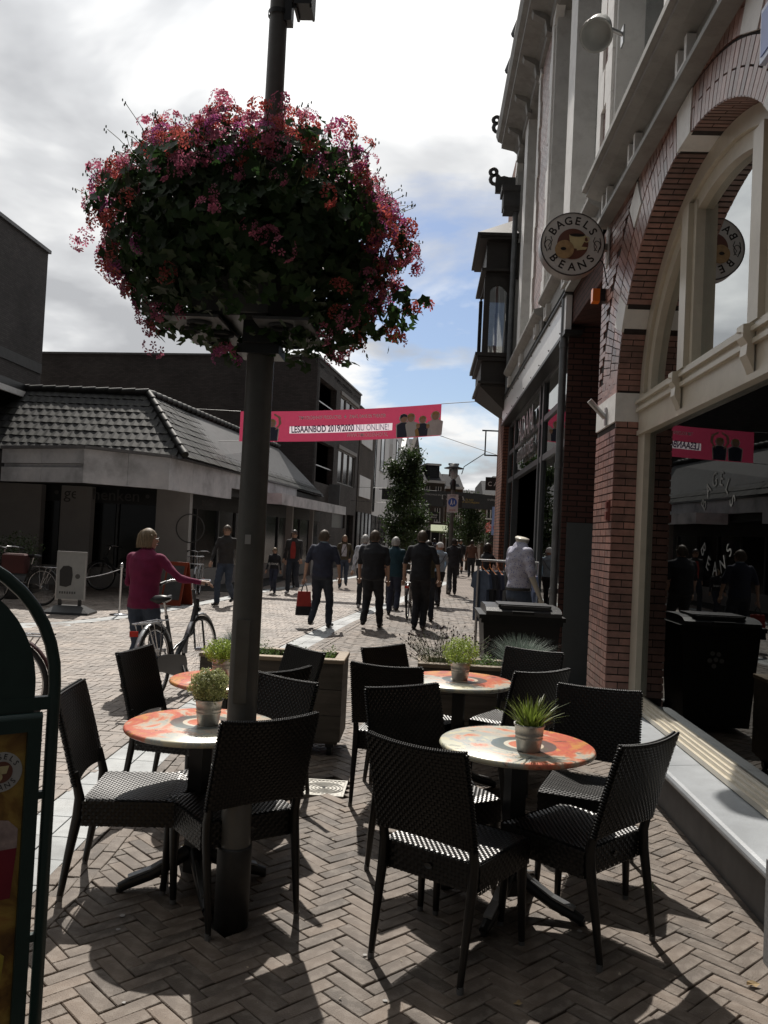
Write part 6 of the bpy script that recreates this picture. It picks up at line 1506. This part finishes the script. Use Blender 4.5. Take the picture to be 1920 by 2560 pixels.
b = MB(); b.add([(-.13, -.05, .16), (.13, -.05, .16), (.13, .05, .16), (-.13, .05, .16), (-.11, -.03, .42), (.11, -.03, .42), (.11, .03, .42), (-.11, .03, .42)], [(0, 3, 2, 1), (4, 5, 6, 7), (0, 1, 5, 4), (1, 2, 6, 5), (2, 3, 7, 6), (3, 0, 4, 7)]); b.build('body', redc, t)
b = MB(); b.add([(-.14, -.06, 0), (.14, -.06, 0), (.14, .06, 0), (-.14, .06, 0), (-.13, -.05, .16), (.13, -.05, .16), (.13, .05, .16), (-.13, .05, .16)], [(0, 3, 2, 1), (4, 5, 6, 7), (0, 1, 5, 4), (1, 2, 6, 5), (2, 3, 7, 6), (3, 0, 4, 7)]); b.build('base', blk, t)
for yy_ in (-.03, .03): b = MB(); b.tube([(-.05, yy_, .42), (-.035, yy_*.6, .50), (0, 0, .56), (.035, yy_*.6, .50), (.05, yy_, .42)], .008, 5); b.build('handle', black, t)
t_, s, hc, _ = person('woman with long fair hair, olive jacket and white top walking towards the viewer', -2.48, 26.1, R(185), 1.68, olive, jean, shb, hbl, sleeve='long', hairstyle='long', legs=walk1, arms=(((.10, .0, -.25), (-.06, .10, -.18)), ((-.10, .0, -.25), (.06, .10, -.18))), tuck=.95)
b = MB(); b.prism([(-.075, 1.0), (.075, 1.0), (.085, 1.2), (.05, 1.38), (-.05, 1.38), (-.085, 1.2)], (0, .112, 0), (1, 0, 0), (0, 0, 1), (0, .02, 0)); b.build('white_top', wht, t_); b = MB(); b.tube([(-.08, .14, 1.38), (.09, .14, 1.02)], .007, 4); b.build('bag_strap', black, t_)
person('very broad man in black t-shirt walking away in the middle of the street', -.89, 15.15, R(-5), 1.80, blk, blk, shb, hb_, legs=((.18, 0, 0, .03), (-.10, 0, .05, .03)), arms=A_DN, g=1.28, head=R(-22), tuck=.86)
person('grey haired man in teal jacket walking away beside a bicycle', -.60, 17.9, R(-3), 1.70, teal, navy, shb, hg_, sleeve='long', legs=walk2, arms=A_DN, g=1.08, tuck=.88)
tb, s, hc, _ = person('tall man in black with dark waistcoat walking away nearest the centre right', -.03, 15.4, R(-10), 1.84, blk, blk, shb, hb_, legs=((.06, 0, 0, -.03), (-.04, 0, .0, -.03)), arms=(((.11, .0, -.25), (.03, .05, -.24)), ((-.10, .0, -.26), (-.02, .04, -.25))), g=1.10, tuck=.92)
person('man in olive t-shirt with bare arm just right of the tall man in black', .10, 16.9, R(-8), 1.66, olive, jeand, shb, hd_, legs=walk1, arms=A_DN)
t_, s, hc, _ = person('woman in white cap and pale blue jacket with shoulder strap striding away', .41, 20.6, R(20), 1.62, lblue, blk, shb, capw, sleeve='long', hairstyle='cap', legs=((.22, 0, 0, 0), (-.22, 0, .06, 0)), arms=A_SW, g=.92, head=R(60), tuck=.98)
b = MB(); b.tube([(.13, -.06, 1.30), (.03, -.135, 1.15), (-.12, -.09, .98)], .008, 4); b.build('bag_strap', black, t_)
person('person in red top mostly hidden between the broad man and the teal jacket', -.72, 19.6, R(0), 1.30, redc, blk, shw, hd_, legs=walk1)
person('grey haired person mostly hidden behind the left shoulder of the broad man', -1.35, 19.2, R(0), 1.72, wht, blk, shw, hg_, legs=walk2, sleeve='long')
person('dark dressed person walking behind the woman in the white cap', .93, 25.5, R(5), 1.74, blk, blk, shb, hd_, sleeve='long', legs=walk1)
person('distant person in black with pale sleeves walking right of the far lamp', 1.52, 38.1, R(180), 1.70, charc, blk, shw, hd_, sleeve='long', legs=walk2, eyes=False)
person('distant person in black beside the pale sleeved walker', 1.75, 39.5, R(180), 1.72, blk, blk, shw, hd_, sleeve='long', legs=walk1, eyes=False)
person('distant person in brown jacket seen from behind on the pale gutter strip', 2.12, 36.7, R(0), 1.72, brownc, blk, shb, hd_, sleeve='long', legs=walk1, g=1.1, eyes=False)
person('far walker in dark clothes near the end of the street', .6, 47, R(0), 1.72, navy, blk, shb, hd_, sleeve='long', eyes=False)
person('far walker in pale top near the end of the street', 2.0, 52, R(0), 1.70, lblue, blk, shb, hbl, sleeve='long', eyes=False)
tw, s, hc, _ = person('dark haired woman in black top and rust skirt reaching out beside the clothes rail', 1.42, 18.6, R(-60), 1.66, blk, brownc, shb, hd_, hairstyle='bob', legs=stand, arms=(((.06, .15, -.20), (.06, .24, .08)), ((-.05, .14, -.20), (.0, .25, .06))), tuck=1.0)
# ------------------------------------------------------------------ mannequin
shirtm = bpy.data.materials.new('printed_shirt'); shirtm.use_nodes = True; nt_ = shirtm.node_tree; bs = nt_.nodes['Principled BSDF']; bs.inputs['Roughness'].default_value = .8
tc_ = N(nt_, 'ShaderNodeTexCoord'); vo = N(nt_, 'ShaderNodeTexVoronoi', Scale=46.0); L(nt_, tc_.outputs['Object'], vo.inputs['Vector']); L(nt_, Ramp(nt_, vo.outputs['Distance'], [(.22, (.10, .12, .30)), (.34, (.42, .42, .50))]), bs.inputs['Base Color'])
mann = mat('mannequin', (.50, .47, .40), .4, var=.05)
def mannequin(label, x, y, rz, h):
    t, s, hc, hands = person(label, x, y, rz, h, shirtm, jean, shb, mann, sleeve='short', sk=mann, legs=stand, arms=(((.07, .0, -.26), (.02, .10, -.22)), ((-.07, .03, -.26), (.0, .14, -.20))), tuck=.99, cat='mannequin', eyes=False)
    t.name = 'mannequin'
    for ch in list(t.children):
        if ch.name.startswith('hair'): bpy.data.objects.remove(ch, do_unlink=True)
        elif ch.name.startswith('body'):
            b_ = bmesh.new(); b_.from_mesh(ch.data); pl = hc.z-.045*s
            bmesh.ops.bisect_plane(b_, geom=b_.verts[:]+b_.edges[:]+b_.faces[:], plane_co=(0, 0, pl), plane_no=(.35, 0, 1), clear_outer=True); bmesh.ops.holes_fill(b_, edges=[e for e in b_.edges if e.is_boundary], sides=200); b_.to_mesh(ch.data); b_.free()
    b = MB(); b.lathe([(.150*1.02*s, .965*s), (.172*s, .97*s), (.172*s, 1.0*s), (.150*s, 1.005*s)], (0, 0, 0), 20, sy=.78); b.build('belt', black, t)
    return t
mq = mannequin('headless mannequin in a patterned shirt and jeans outside the clothes shop', 1.24, 10.75, R(-62), 1.94)
b = MB(); b.lathe([(0, 0), (.19, 0), (.19, .015), (0, .015)], n=24); b.build('base_plate', steel, mq)
# ------------------------------------------------------------------ bicycles
tyre = mat('tyre', (.02, .02, .02), .8); chrome = mat('chrome', (.55, .55, .56), .22, metal=1.0, var=.05)
def wheel(t, c, rad=.345, steer=0.0):
    w = ob('wheel', None, t, c, (0, 0, steer))
    b = MB(); b.tube([(0, rad*math.cos(2*math.pi*i/40), rad*math.sin(2*math.pi*i/40)) for i in range(41)], .019, 8, caps=False); b.build('tyre', tyre, w)
    b = MB(); b.tube([(0, (rad-.025)*math.cos(2*math.pi*i/40), (rad-.025)*math.sin(2*math.pi*i/40)) for i in range(41)], .010, 6, caps=False); b.build('rim', chrome, w)
    b = MB()
    for i in range(28):
        a = 2*math.pi*i/28; a2 = a+(.5 if i % 2 else -.5); b.tube([(.02*(1 if i % 4 < 2 else -1), .03*math.cos(a2), .03*math.sin(a2)), (0, (rad-.03)*math.cos(a), (rad-.03)*math.sin(a))], .0013, 3, caps=False)
    b.tube([(-.05, 0, 0), (.05, 0, 0)], .026, 10); b.build('spokes', chrome, w)
def bicycle(label, x, y, rz, frame_c, steer=0.0, crate=False, case=True, lean=0.0, reflector=True, guard=None, s=1.0):
    """heading +Y, rear wheel centre at the origin"""
    t = thing('bicycle', label, 'bicycle', (x, y, 0), rz); t.rotation_euler = (0, lean, rz)
    fm_ = mat('bike_'+frame_c[0], frame_c[1], .3, metal=.3, var=.1); WB = 1.10; zc = .365
    wheel(t, (0, 0, zc)); wheel(t, (0, WB, zc), steer=steer)
    hp = vx(0, WB-.13, .90); hd = vx(0, WB-.185, 1.02); bb = vx(0, .46, .29); st = vx(0, .27, .80)
    b = MB(); b.tube([hp+vx(0, .035, -.10), hp+vx(0, .015, -.22)*.9+vx(0, 0, 0), ], .022, 8)
    b.tube([hp+vx(0, .02, -.04), hp+vx(0, -.12, -.30), bb+vx(0, .10, .12), bb], [.024, .026, .028, .028], 8); b.tube([bb, st], .018, 8); b.tube([hp+vx(0, .03, -.12), hp+vx(0, -.06, -.34), bb+vx(0, .04, .18), st+vx(0, .03, -.42)], .014, 6)
    for sx in (-1, 1): b.tube([bb+vx(sx*.03, 0, 0), vx(sx*.06, 0, zc)], .011, 6); b.tube([st+vx(0, .01, -.12), vx(sx*.05, .08, .62), vx(sx*.06, 0, zc)], .009, 6)
    b.build('frame', fm_, t)
    b = MB(); fk = hp+vx(0, .03, -.12); b.tube([hd, fk], .018, 8)
    for sx in (-1, 1): b.tube([fk+vx(0, .03, -.08), vx(sx*.05, WB-.06, .68), vx(sx*.055, WB, zc)], .012, 6)
    b.build('fork', fm_, t)
    b = MB(); b.tube([hd, vx(0, WB-.20, 1.10)], .013, 8)
    for sx in (-1, 1): b.tube([vx(0, WB-.20, 1.10), vx(sx*.10, WB-.17, 1.12), vx(sx*.22, WB-.25, 1.12), vx(sx*.25, WB-.36, 1.10)], .011, 8)
    b.build('handlebar', chrome, t)
    for sx in (-1, 1): b = MB(); b.tube([vx(sx*.245, WB-.33, 1.105), vx(sx*.255, WB-.44, 1.085)], .017, 8); b.build('grip', black, t)
    b = MB(); b.tube([st, st+vx(0, -.04, .14)], .013, 8); b.build('seat_post', chrome, t)
    b = MB(); ring = []
    for q, w_, z_, th in ((-.12, .095, .0, .05), (-.06, .105, .01, .05), (.0, .07, .0, .045), (.08, .035, -.005, .04), (.15, .018, .0, .03)): ring.append((q, w_, z_, th))
    vs = []
    for q, w_, z_, th in ring: vs += [vx(-w_, q, z_-.01), vx(-w_*.6, q, z_+.022), vx(0, q, z_+.028), vx(w_*.6, q, z_+.022), vx(w_, q, z_-.01), vx(0, q, z_-th)]
    fs = [(i*6+j, i*6+(j+1) % 6, (i+1)*6+(j+1) % 6, (i+1)*6+j) for i in range(4) for j in range(6)]+[tuple(range(6)), tuple(range(24, 30))[::-1]]
    b.add([v+st+vx(0, -.05, .17) for v in vs], fs, 0, True); b.build('saddle', black, t)
    b = MB()
    for c, a0, a1 in ((0, -15, 165), (WB, 35, 180)):
        P_ = [vx(0, c+.385*math.cos(R(q)) if c else -.385*math.cos(R(q)), zc+.385*math.sin(R(q))) for q in range(a0, a1, 12)]; b.tube(P_, .012, 6, sx=2.2)
    b.build('mudguards', guard or fm_, t)
    b = MB(); rz_ = .765
    for sx in (-1, 1):
        b.tube([(sx*.06, .20, rz_), (sx*.07, -.30, rz_), (sx*.03, -.38, rz_+.01)], .007, 5)
        b.tube([(sx*.06, -.12, rz_), (sx*.065, 0, zc)], .006, 5); b.tube([(sx*.06, .05, rz_), (sx*.065, 0, zc)], .006, 5); b.tube([(sx*.065, -.25, rz_), (sx*.065, 0, zc)], .006, 5)
    for yy_ in (.15, .0, -.15, -.30): b.tube([(-.065, yy_, rz_), (.065, yy_, rz_)], .006, 5)
    b.build('luggage_rack', chrome, t)
    if case:
        b = MB(); b.prism([(-.10, .30), (-.08, .43), (.10, .44), (.42, .40), (.56, .36), (.59, .28), (.54, .20), (.40, .18), (.05, .28)], (.055, 0, 0), (0, 1, 0), (0, 0, 1), (.03, 0, 0)); b.build('chain_case', mat('chaincase', (.035, .037, .04), .35), t)
        b = MB(); b.tube([bb+vx(.09, 0, 0), bb+vx(.10, .08, -.15)], .009, 6); b.tube([bb+vx(-.06, 0, 0), bb+vx(-.07, -.08, .15)], .009, 6); b.box(.10, .19, bb.y+.04, bb.y+.13, bb.z-.17, bb.z-.145); b.box(-.16, -.07, bb.y-.13, bb.y-.04, bb.z+.14, bb.z+.165); b.build('crank', chrome, t)
    if reflector: b = MB(); b.box(-.04, .04, -.40, -.385, .66, .71); b.build('rear_light', mat('rear_light', (.5, .02, .01), .25), t)
    if crate:
        b = MB(); b.tube([(-.18, WB+.05, .82), (.18, WB+.05, .82), (.18, WB+.33, .82), (-.18, WB+.33, .82), (-.18, WB+.05, .82)], .008, 5)
        b.tube([(-.18, WB+.05, 1.0), (.18, WB+.05, 1.0), (.18, WB+.33, 1.0), (-.18, WB+.33, 1.0), (-.18, WB+.05, 1.0)], .008, 5)
        for i in range(5):
            for yy_ in (WB+.05, WB+.33): b.tube([(-.18+.09*i, yy_, .82), (-.18+.09*i, yy_, 1.0)], .005, 4)
        b.build('front_carrier', chrome, t)
    b = MB(); b.tube([(0, WB-.08, .80), (0, WB-.04, .80)], .03, 10); b.box(-.012, .012, WB-.085, WB-.05, .8, .92); b.build('headlamp', black, t)
    return t
grn = ('grey', (.05, .055, .06)); sil = ('silver', (.35, .36, .37))
bicycle('dark grey city bicycle with silver rack held by the woman in magenta', -2.50, 7.86, R(-8), grn, steer=R(-6), lean=R(-3), guard=mat('guard_silver', (.38, .39, .40), .35, metal=.6))
bicycle('bicycle with red rear light wheeled between the teal jacket and the man in black', -.27, 17.2, R(-4), ('black', (.02, .02, .02)), case=False)
bicycle('black bicycle parked at the left edge, half hidden by the menu board', -7.42, 16.0, R(78), ('black', (.02, .02, .02)))
bicycle('silver bicycle with front carrier parked in front of the shop, facing the viewer', -5.55, 20.6, R(190), sil, crate=True, reflector=False)
bicycle('dark bicycle standing behind the magenta cardigan at the shop window', -6.9, 20.5, R(95), ('black', (.02, .02, .02)), case=False)
bicycle('dark bicycle with thin tyres standing right behind the green menu board', -3.27, 6.5, R(88), ('darkred', (.06, .02, .02)), case=False, reflector=False)
# ------------------------------------------------------------------ pavement sign, stanchion, orange board
t = thing('pavement_sign', 'white framed pavement sign with dark printed picture on a black base', 'pavement sign', (-6.40, 14.95, 0), R(4)); bs_ = black
part('base', lambda b: b.add([(-.42, -.28, .0), (.42, -.28, 0), (.42, .28, 0), (-.42, .28, 0), (-.42, -.26, .04), (.42, -.26, .04), (.42, .26, .04), (-.42, .26, .04), (-.22, -.10, .15), (.22, -.10, .15), (.22, .10, .15), (-.22, .10, .15)], [(0, 3, 2, 1), (0, 1, 5, 4), (1, 2, 6, 5), (2, 3, 7, 6), (3, 0, 4, 7), (4, 5, 9, 8), (5, 6, 10, 9), (6, 7, 11, 10), (7, 4, 8, 11), (8, 9, 10, 11)]), bs_, t)
for x in (-.18, .18): part('spring_foot', lambda b: b.box(x-.03, x+.03, -.02, .02, .13, .26), bs_, t)
part('frame', lambda b: (b.box(-.27, -.245, -.02, .02, .24, 1.13), b.box(.245, .27, -.02, .02, .24, 1.13), b.box(-.245, .245, -.02, .02, .24, .265), b.box(-.245, .245, -.02, .02, 1.105, 1.13)), steel, t)
part('poster', lambda b: b.box(-.245, .245, -.012, .012, .265, 1.105), mat('poster_grey', (.30, .31, .31), .5, var=.06, nscale=10), t)
part('printed_picture', lambda b: b.prism([(-.20, .50), (-.21, .78), (-.15, .86), (-.05, .87), (.01, .84), (.03, .70), (.01, .52), (-.08, .48)], (0, -.0155, 0), (1, 0, 0), (0, 0, 1), (0, .003, 0)), mat('print_black', (.02, .02, .022), .5), t)
part('printed_badge', lambda b: (disc(b, .045, -.0155, -.0125, (.12, 0, .68), 16), disc(b, .018, -.018, -.016, (.12, 0, .68), 10, 0)), mat('print_dark', (.07, .07, .07), .5), t)
for i in range(7): part('printed_icon', lambda b: b.box(-.20+i*.045, -.175+i*.045, -.0155, -.0125, .36-.004*(i % 2), .40), MATS['print_dark'], t)
t = thing('stanchion', 'slim silver stanchion post with ball top right of the pavement sign', 'barrier post', (-5.55, 15.15, 0))
part('base', lambda b: b.lathe([(0, 0), (.17, 0), (.17, .015), (.03, .035), (0, .035)], n=24), chrome, t)
part('post', lambda b: (b.lathe([(.02, .03), (.02, .86), (.032, .87), (.032, .89), (.015, .90)], n=12), b.sphere((0, 0, .925), .032, 12, 8)), chrome, t)
b = MB(); P0, P1_ = vx(-.02, 0, .84), vx(-.62, -.15, .66); b.tube([P0.lerp(P1_, i/8)-vx(0, 0, .02*math.sin(math.pi*i/8)) for i in range(9)], .006, 5); o = tag(b.build('barrier_rope', panelm, None), 'pale rope strung from the silver stanchion to the pavement sign', 'rope'); o.location = (-5.55, 15.15, 0)
t = thing('orange_sign', 'orange framed folding pavement sign behind the woman in magenta', 'pavement sign', (-5.25, 17.7, 0), R(-20)); org = mat('orange_frame', (.24, .04, .015), .5)
for sg in (-1, 1):
    part('leaf', lambda b: b.add([(-.26, sg*.02, .92), (.26, sg*.02, .92), (.26, sg*.22, .0), (-.26, sg*.22, .0), (-.26, sg*.02+.02, .92), (.26, sg*.02+.02, .92), (.26, sg*.22+.02, .0), (-.26, sg*.22+.02, .0)], [(0, 1, 2, 3), (4, 7, 6, 5), (0, 4, 5, 1), (1, 5, 6, 2), (2, 6, 7, 3), (3, 7, 4, 0)]), org, t)
part('chalk_board', lambda b: b.add([(-.21, -.045, .84), (.21, -.045, .84), (.21, -.20, .12), (-.21, -.20, .12)], [(0, 1, 2, 3)]), darkst, t)
# planter pots with shrubs at far left
t = thing('potted_shrub', 'leafy green shrub in a pot at the left edge in front of the shop', 'potted plant', (-8.55, 17.2, 0)); part('pot', lambda b: b.lathe([(0, 0), (.2, 0), (.27, .5), (.24, .5), (.0, .45)], n=20), darkst, t)
P, Nn = bush_pts(900, .50, 1.0, .40, seed=4); tag(ob('foliage', leaves_mesh('foliage', P, Nn, np.random.uniform(.03, .07, 900), small, treeleaf), t), kind='stuff')
t = thing('red_crate', 'dull red bag hanging beside the parked bicycle at the left edge', 'bag', (-7.95, 16.0, .62)); part('body', lambda b: b.bbox(-.25, .2, -.12, .12, 0, .38, .03), mat('dull_red_cloth', (.06, .012, .012), .7, var=.2), t)
# ------------------------------------------------------------------ green menu board (foreground left)
gm = mat('board_green', (.018, .040, .034), .35, var=.1, spec=.5, nscale=30, bump=.08, bscale=300)
t = thing('menu_board', 'dark green arched metal menu board with food poster at the left edge', 'menu board', (-.985, 2.235, 0), R(40))
RR, ZC = .34, 1.235     # origin at the right-hand post; board runs to local -x
b = MB(); P_ = [vx(0, 0, .04), vx(0, 0, ZC*.5), vx(0, 0, ZC-.05)]+[vx(-RR+RR*math.cos(R(q)), 0, ZC+RR*1.05*math.sin(R(q))) for q in range(0, 181, 9)]+[vx(-2*RR, 0, ZC-.05), vx(-2*RR, 0, .04)]
b.tube(P_, .017, 10); b.build('tube_frame', gm, t)
b = MB(); P_ = [(-.052, 1.235)]
for q in range(4, 180, 8): P_.append((-RR+(RR-.052)*math.cos(R(q))**1.0, ZC+(RR-.035)*math.sin(R(q))))
P_ += [(-2*RR+.052, 1.235), (-2*RR+.052, 1.165), (-.052, 1.165)]
b.prism(P_, (0, -.008, 0), (1, 0, 0), (0, 0, 1), (0, .016, 0)); b.build('top_panel', gm, t)
b = MB(); b.box(-2*RR, 0, -.0102, .0102, 1.17, 1.205); b.box(-.06, 0, -.008, .008, 1.19, 1.20); b.build('cross_rail', gm, t)
for z in (.93, .55): b = MB(); b.box(-.032, 0, -.008, .008, z, z+.02); b.box(-2*RR, -2*RR+.055, -.008, .008, z, z+.02); b.build('side_clip', gm, t)
b = MB(); b.box(-2*RR+.05, -.030, -.016, .016, 1.115, 1.15); b.box(-.066, -.030, -.016, .016, .15, 1.115); b.box(-2*RR+.05, -2*RR+.09, -.016, .016, .15, 1.115); b.box(-2*RR+.09, -.066, -.016, .016, .15, .19); b.build('poster_frame', gm, t)
b = MB(); b.tube([(-2*RR+.05, -.006, 1.153), (-.03, -.006, 1.153)], .012, 8); b.build('top_clip', mat('board_green_gloss', (.05, .09, .085), .15, spec=.8), t)
pm = bpy.data.materials.new('food_poster'); pm.use_nodes = True; nt_ = pm.node_tree; bs = nt_.nodes['Principled BSDF']; bs.inputs['Roughness'].default_value = .35
tc_ = N(nt_, 'ShaderNodeTexCoord'); nz = N(nt_, 'ShaderNodeTexNoise', Scale=7.0, Detail=6.0, Roughness=.6, Distortion=.8); L(nt_, tc_.outputs['Object'], nz.inputs['Vector'])
L(nt_, Ramp(nt_, nz.outputs[0], [(.32, (.10, .045, .018)), (.45, (.25, .13, .03)), (.56, (.42, .27, .06)), (.70, (.30, .09, .03))]), bs.inputs['Base Color'])
b = MB(); b.box(-2*RR+.09, -.066, -.004, .004, .19, 1.115); b.build('poster', pm, t)
bx_, bzz = -.125, 1.015
b = MB(); disc(b, .052, -.0075, -.0045, (bx_, 0, bzz), 32); b.build('round_logo', mat('logo_paper', (.45, .44, .42), .5), t)
b = MB(); disc(b, .028, -.0095, -.0078, (bx_, 0, bzz), 24); b.build('logo_centre', signr, t)
b = MB(); b.prism([(-.012, .012), (.018, .012), (.012, -.008), (-.006, -.008)], (bx_, -.0112, bzz+.004), (1, 0, 0), (0, 0, 1), (0, .0015, 0)); disc(b, .013, -.0112, -.0098, (bx_-.01, 0, bzz-.012), 14); b.build('logo_cup', cupm, t)
for word, a0, a1, up in (('BAGELS', 150, 30, 1), ('BEANS', 220, 320, -1)):
    for i, ch in enumerate(word):
        a = R(a0+(a1-a0)*i/(len(word)-1)); tilt = (a-math.pi/2) if up > 0 else (a+math.pi/2)
        text('letter', ch, .020, frameM((bx_+math.cos(a)*.040, -.0082, bzz+math.sin(a)*.040), (math.cos(tilt), 0, math.sin(tilt)), (-math.sin(tilt), 0, math.cos(tilt))), textd, t, .0003)
b = MB(); b.prism([(-.15, .68), (-.085, .68), (-.075, .81), (-.18, .81)], (0, -.0065, 0), (1, 0, 0), (0, 0, 1), (0, .002, 0)); b.build('printed_cup', mat('print_crimson', (.22, .015, .03), .4), t)
b = MB(); b.prism([(-.18, .81), (-.075, .81), (-.075, .86), (-.10, .885), (-.13, .89), (-.165, .86)], (0, -.0066, 0), (1, 0, 0), (0, 0, 1), (0, .002, 0)); b.build('printed_cream', mat('print_cream', (.40, .30, .28), .4, var=.3, nscale=40), t)
b = MB(); b.prism([(-.28, .42), (-.10, .42), (-.09, .53), (-.17, .60), (-.28, .54)], (0, -.0067, 0), (1, 0, 0), (0, 0, 1), (0, .002, 0)); b.build('printed_fruit', mat('print_yellow_food', (.42, .33, .05), .4, var=.4, nscale=20), t)
# person whose hand shows above the board
tp_, s, hc, hands = person('person standing behind the green menu board with only a hand showing', -2.45, 4.72, R(80), 1.30, blk, jeand, shb, hd_, sleeve='long', arms=(((.05, .02, -.2), (.0, .2, -.05)), ((-.05, .0, -.27), (.0, .05, -.2)))) if False else (None,)*4
# ------------------------------------------------------------------ leaves and litter
lfm = mat('fallen_leaf', (.30, .21, .10), .7, var=.4, rand=.3)
def fallen(lab, x, y, s_, kind=0):
    b = MB(); rn_ = random.Random(int(x*1000)); k = 9; P_ = [vx(math.cos(2*math.pi*i/k)*s_*rn_.uniform(.5, 1), math.sin(2*math.pi*i/k)*s_*.6*rn_.uniform(.6, 1), rn_.uniform(.002, .014)) for i in range(k)]
    b.add([vx(0, 0, .006)]+P_, [(0, i+1, (i+1) % k+1) for i in range(k)]); o = tag(b.build('fallen_leaf', lfm, None, fix=False), lab, 'leaf', 'fallen leaves on the paving'); o.location = (x, y, .004)
fallen('dry curled leaf lying on the paving in front of the stone ledge at lower right', 1.36, 3.36, .03)
fallen('small yellow leaf between the chair legs under the right front table', .42, 3.10, .022)
fallen('pale leaf left of the left front table on the paving', -1.18, 4.35, .03)
fallen('small light leaf at the lower right corner by the wall', 1.45, 3.05, .02)
for i, (x, y) in enumerate(((-.80, 2.72), (1.20, 4.25))):
    t = thing('grass_tuft', ['small grass tuft growing between bricks at lower left', 'tiny weed between bricks near the stone ledge'][i], 'weed', (x, y, 0)); o = blades(50, .02, .03, .008, .03, .003, 5+i).build('blades', ground_l, t, fix=False); tag(o, kind='stuff')

# crumbs, grit and flattened chewing gum on the bricks
rs = np.random.RandomState(21); k = 900
P = np.stack([rs.uniform(-1.7, 1.6, k), rs.uniform(2.5, 7.5, k), np.full(k, .0045)], 1)
o = ob('paving_grit', leaves_mesh('paving_grit', P, np.array([[0, 0, 1.0]]*k)+rs.normal(size=(k, 3))*.25, rs.uniform(.0015, .006, k)*(1+2.2*(rs.rand(k) > .95)), small, mat('grit', (.33, .29, .23), .9, var=.5, rand=.5))); tag(o, 'loose sand grit and crumbs scattered over the brown terrace bricks', 'grit', kind='stuff')
gumm = mat('gum_spot', (.28, .27, .26), .7)
b = MB()
for _ in range(26):
    x, y, r_ = random.uniform(-1.5, 1.5), random.uniform(2.7, 6), random.uniform(.006, .013); n_ = 9
    b.add([(x+r_*math.cos(2*math.pi*i/n_)*random.uniform(.8, 1.2), y+r_*math.sin(2*math.pi*i/n_)*random.uniform(.8, 1.2), .0048) for i in range(n_)], [tuple(range(n_))])
o = b.build('gum_spots', gumm, None, fix=False); tag(o, 'flattened pale chewing gum spots trodden into the terrace bricks', 'gum', kind='stuff')
